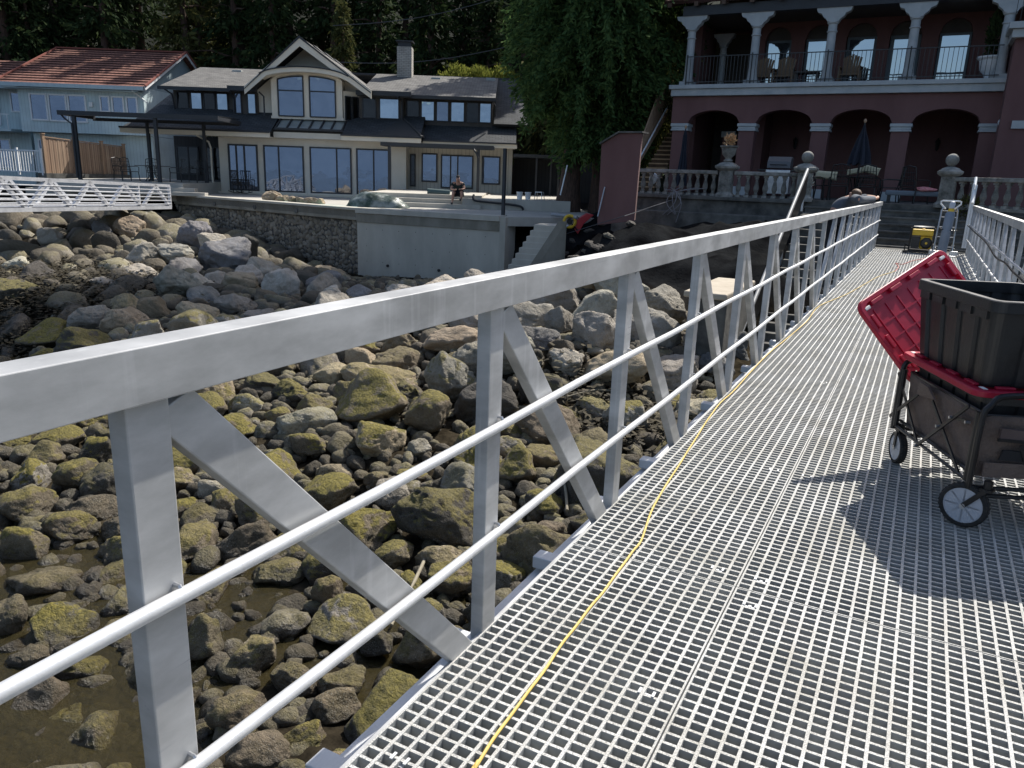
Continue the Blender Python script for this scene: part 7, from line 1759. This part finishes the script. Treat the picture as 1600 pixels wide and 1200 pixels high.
# totes
def rrect(a, b, r_, n=6):
    pts = []
    for cx_, cy_, a0_ in ((a-r_, b-r_, 0), (-a+r_, b-r_, 90), (-a+r_, -b+r_, 180), (a-r_, -b+r_, 270)):
        for k in range(n+1): an = math.radians(a0_+90*k/n); pts.append((cx_+r_*math.cos(an), cy_+r_*math.sin(an)))
    return pts
def ribbed(a, b, r_, depth, z):
    base = rrect(a, b, r_); out = []
    n = len(base)
    for i in range(n):
        p0_, p1_ = Vector(base[i]), Vector(base[(i+1) % n]); L_ = (p1_-p0_).length
        if L_ < .1: out.append(p0_.copy()); continue
        d_ = (p1_-p0_)/L_; nn_ = Vector((d_.y, -d_.x)); k = max(3, int(L_/.13)); out.append(p0_.copy())
        for j in range(k):
            c0 = (j+.5)*L_/k; h_ = .022
            for t_, o_ in ((c0-h_-.006, 0), (c0-h_, -depth), (c0+h_, -depth), (c0+h_+.006, 0)): out.append(p0_+d_*t_+nn_*o_)
    return out
def tote(root, cs_, ct2, z0, h, a, b, rim_name, FF, wall=.004, taper=.86):
    lv = []; zz = [0, .01, .5, 1.0]; m_ = MB(); N_ = None
    prof = [(taper*.985, 0), (taper, .012), (1-(1-taper)*.0-.03, h-.055), (.97, h-.05)]
    V_ = []; R_ = []
    for sc, z_ in prof:
        pl = ribbed(a*sc, b*sc, .05*sc, .014, z_); N_ = len(pl); V_ += [FF(x_, y_, z0+z_) for x_, y_ in pl]
    nl = len(prof)
    fs = [(i*N_+k, i*N_+(k+1) % N_, (i+1)*N_+(k+1) % N_, (i+1)*N_+k) for i in range(nl-1) for k in range(N_)]+[tuple(reversed(range(N_)))]
    # inner skin
    o_ = len(V_)
    for sc, z_ in reversed(prof):
        pl = ribbed(a*sc-.006, b*sc-.006, .05*sc, .014, z_); V_ += [FF(x_, y_, z0+max(z_, .008)) for x_, y_ in pl]
    fs += [(o_+i*N_+k, o_+i*N_+(k+1) % N_, o_+(i+1)*N_+(k+1) % N_, o_+(i+1)*N_+k) for i in range(nl-1) for k in range(N_)]+[tuple(o_+(nl-1)*N_+k for k in range(N_))]
    m_.add(V_, fs); ob_ = m_.build('tub', BLACKP, root)
    # rim: a turned-down flange
    q_ = MB(); pl = rrect(a, b, .055, 8); N2 = len(pl); ring = []
    for (ex_, z_) in ((-.032, h-.05), (.0, h-.05), (.004, h-.048), (.004, h-.004), (0, h), (-.028, h), (-.030, h-.004), (-.030, h-.05)):
        pl = rrect(a+ex_, b+ex_, .055+ex_*.5, 8); ring.append([FF(x_, y_, z0+z_) for x_, y_ in pl])
    V_ = sum(ring, []); n_r = len(ring)
    q_.add(V_, [(i*N2+k, i*N2+(k+1) % N2, ((i+1) % n_r)*N2+(k+1) % N2, ((i+1) % n_r)*N2+k) for i in range(n_r) for k in range(N2)])
    q_.build('rim', BLACKP, root, smooth=False)
    # notches and stiffeners under the rim
    for k in range(5):
        x_ = -a*.7+a*1.4*k/4
        for sg in (-1, 1): q_ = MB(); q_.box(x_-.05, x_+.05, min(sg*b, sg*(b-.028)), max(sg*b, sg*(b-.028)), h-.085, h-.0505, lambda x1, y1, z1: FF(x1, y1, z0+z1)); q_.build('rim_stiffener', BLACKP, root)
def lid(root, FF, a, b, th=.03, under=False):
    q_ = MB(); pl = []; ring = []
    for ex_, z_ in ((-.02, -th), (0, -th), (.004, -th+.003), (.004, -.006), (0, 0), (-.035, .0), (-.042, -.010), (-.2, -.010)):
        if ex_ == -.2: continue
        ring.append([FF(x_, y_, z_) for x_, y_ in rrect(a+ex_, b+ex_, .055, 8)])
    N2 = len(ring[0]); V_ = sum(ring, []); n_r = len(ring)
    fs = [(i*N2+k, i*N2+(k+1) % N2, (i+1)*N2+(k+1) % N2, (i+1)*N2+k) for i in range(n_r-1) for k in range(N2)]; fs.append(tuple((n_r-1)*N2+k for k in range(N2)))
    # underside skin
    o_ = len(V_)
    for ex_, z_ in ((-.02, -th), (-.024, -.013), (-.05, -.013)): V_ += [FF(x_, y_, z_) for x_, y_ in rrect(a+ex_, b+ex_, .05, 8)]
    fs += [(o_+i*N2+k, o_+(i+1)*N2+k, o_+(i+1)*N2+(k+1) % N2, o_+i*N2+(k+1) % N2) for i in range(2)for k in range(N2)]; fs.append(tuple(o_+2*N2+k for k in reversed(range(N2))))
    q_.add(V_, fs); q_.build('lid_panel', REDP, root)
    q_ = MB()   # rib grid underneath / on top
    zz0, zz1 = ((-.0175, -.0132) if under else (-.0098, -.001))
    nx_, ny_ = 6, 4
    for i in range(nx_+1): x_ = -a*.78+a*1.56*i/nx_; q_.box(x_-.004, x_+.004, -b*.72, b*.72, zz0, zz1, FF)
    for j in range(ny_+1): y_ = -b*.72+b*1.44*j/ny_; q_.box(-a*.78, a*.78, y_-.004, y_+.004, zz0+.0006, zz1-.0006, FF)
    q_.build('rib_grid', REDP, root)
    zl = (-.034, -.0133) if under else (.0003, .012)
    for k in range(4):
        x_ = -a*.66+a*1.32*k/3
        for sg in (-1, 1): q_ = MB(); q_.box(x_-.045, x_+.045, sg*b*.86-.012, sg*b*.86+.012, *zl, FF); q_.build('edge_lug', REDP, root, bevel=.004)
    for k in range(3):
        y_ = -b*.5+b*1.0*k/2
        for sg in (-1, 1): q_ = MB(); q_.box(sg*a*.90-.012, sg*a*.90+.012, y_-.04, y_+.04, *zl, FF); q_.build('edge_lug', REDP, root, bevel=.004)
    for sx_ in (-1, 1):
        for sy_ in (-1, 1):
            c_ = (sx_*(a-.045), sy_*(b-.045)); q_ = MB(); q_.box(c_[0]-.022, c_[0]+.022, c_[1]-.010, c_[1]+.010, (-th-.001 if under else .0003), (-th+.012 if under else .003), FF); q_.build('corner_slot', mat('pale_slot', (.75, .74, .72), .8), root, bevel=.005)
TA, TB = .385, .255; cs0, ct0 = .345, .235
def FT(x_, y_, z_): return G(cs0+x_, ct0+y_, z_)
t1_ = thing('storage_tote', 'lower black storage tote with closed red lid sitting inside the wagon', 'tote', FT(0, 0, .235))
tote(t1_, 0, 0, .235, .345, TA*.95, .212, 'rim', lambda x_, y_, z_: FT(x_, y_+.018, z_))
q = lambda x_, y_, z_: FT(x_, y_, .598+z_); lid(t1_, q, TA+.006, TB+.006)
t2_ = thing('storage_tote', 'upper open black ribbed storage tote standing on the red lid', 'tote', FT(.0, .0, .6))
def FT2(x_, y_, z_): return G(cs0+.005+x_, ct0+.005+y_, z_)
tote(t2_, 0, 0, .602, .375, TA, TB, 'rim', FT2)
# loose red lid propped on its corner between tote and wagon front
Lc = Vector((-.272, 4.463, .792)); Tc = Vector((.081, 5.075, 1.072)); Bc = Vector((.056, 4.447, .415))
ex = (Bc-Lc).normalized(); ey_ = (Tc-Lc); ey_ = (ey_-ex*ey_.dot(ex)).normalized(); ez = ex.cross(ey_)
if ez.dot(EYE-Lc) > 0: ez = -ez
# underside faces the viewer
wlen = .51; hlen = .77
cen = Lc+ex*(wlen/2-.005)+ey_*(hlen/2-.005)
def FL(x_, y_, z_): return cen+ey_*x_+ex*y_+ez*z_
ll_ = thing('loose_cover', 'loose red tote lid propped on its corner behind the upper tote, ribbed underside showing', 'lid', Vector((Bc.x, Bc.y, .41)))
lid(ll_, FL, hlen/2, wlen/2, under=True)
print('lid', Lc, Bc, Tc, wlen, 'tote corner px', proj(FT2(-TA, -TB, .977)), proj(FT2(TA, -TB, .977)))
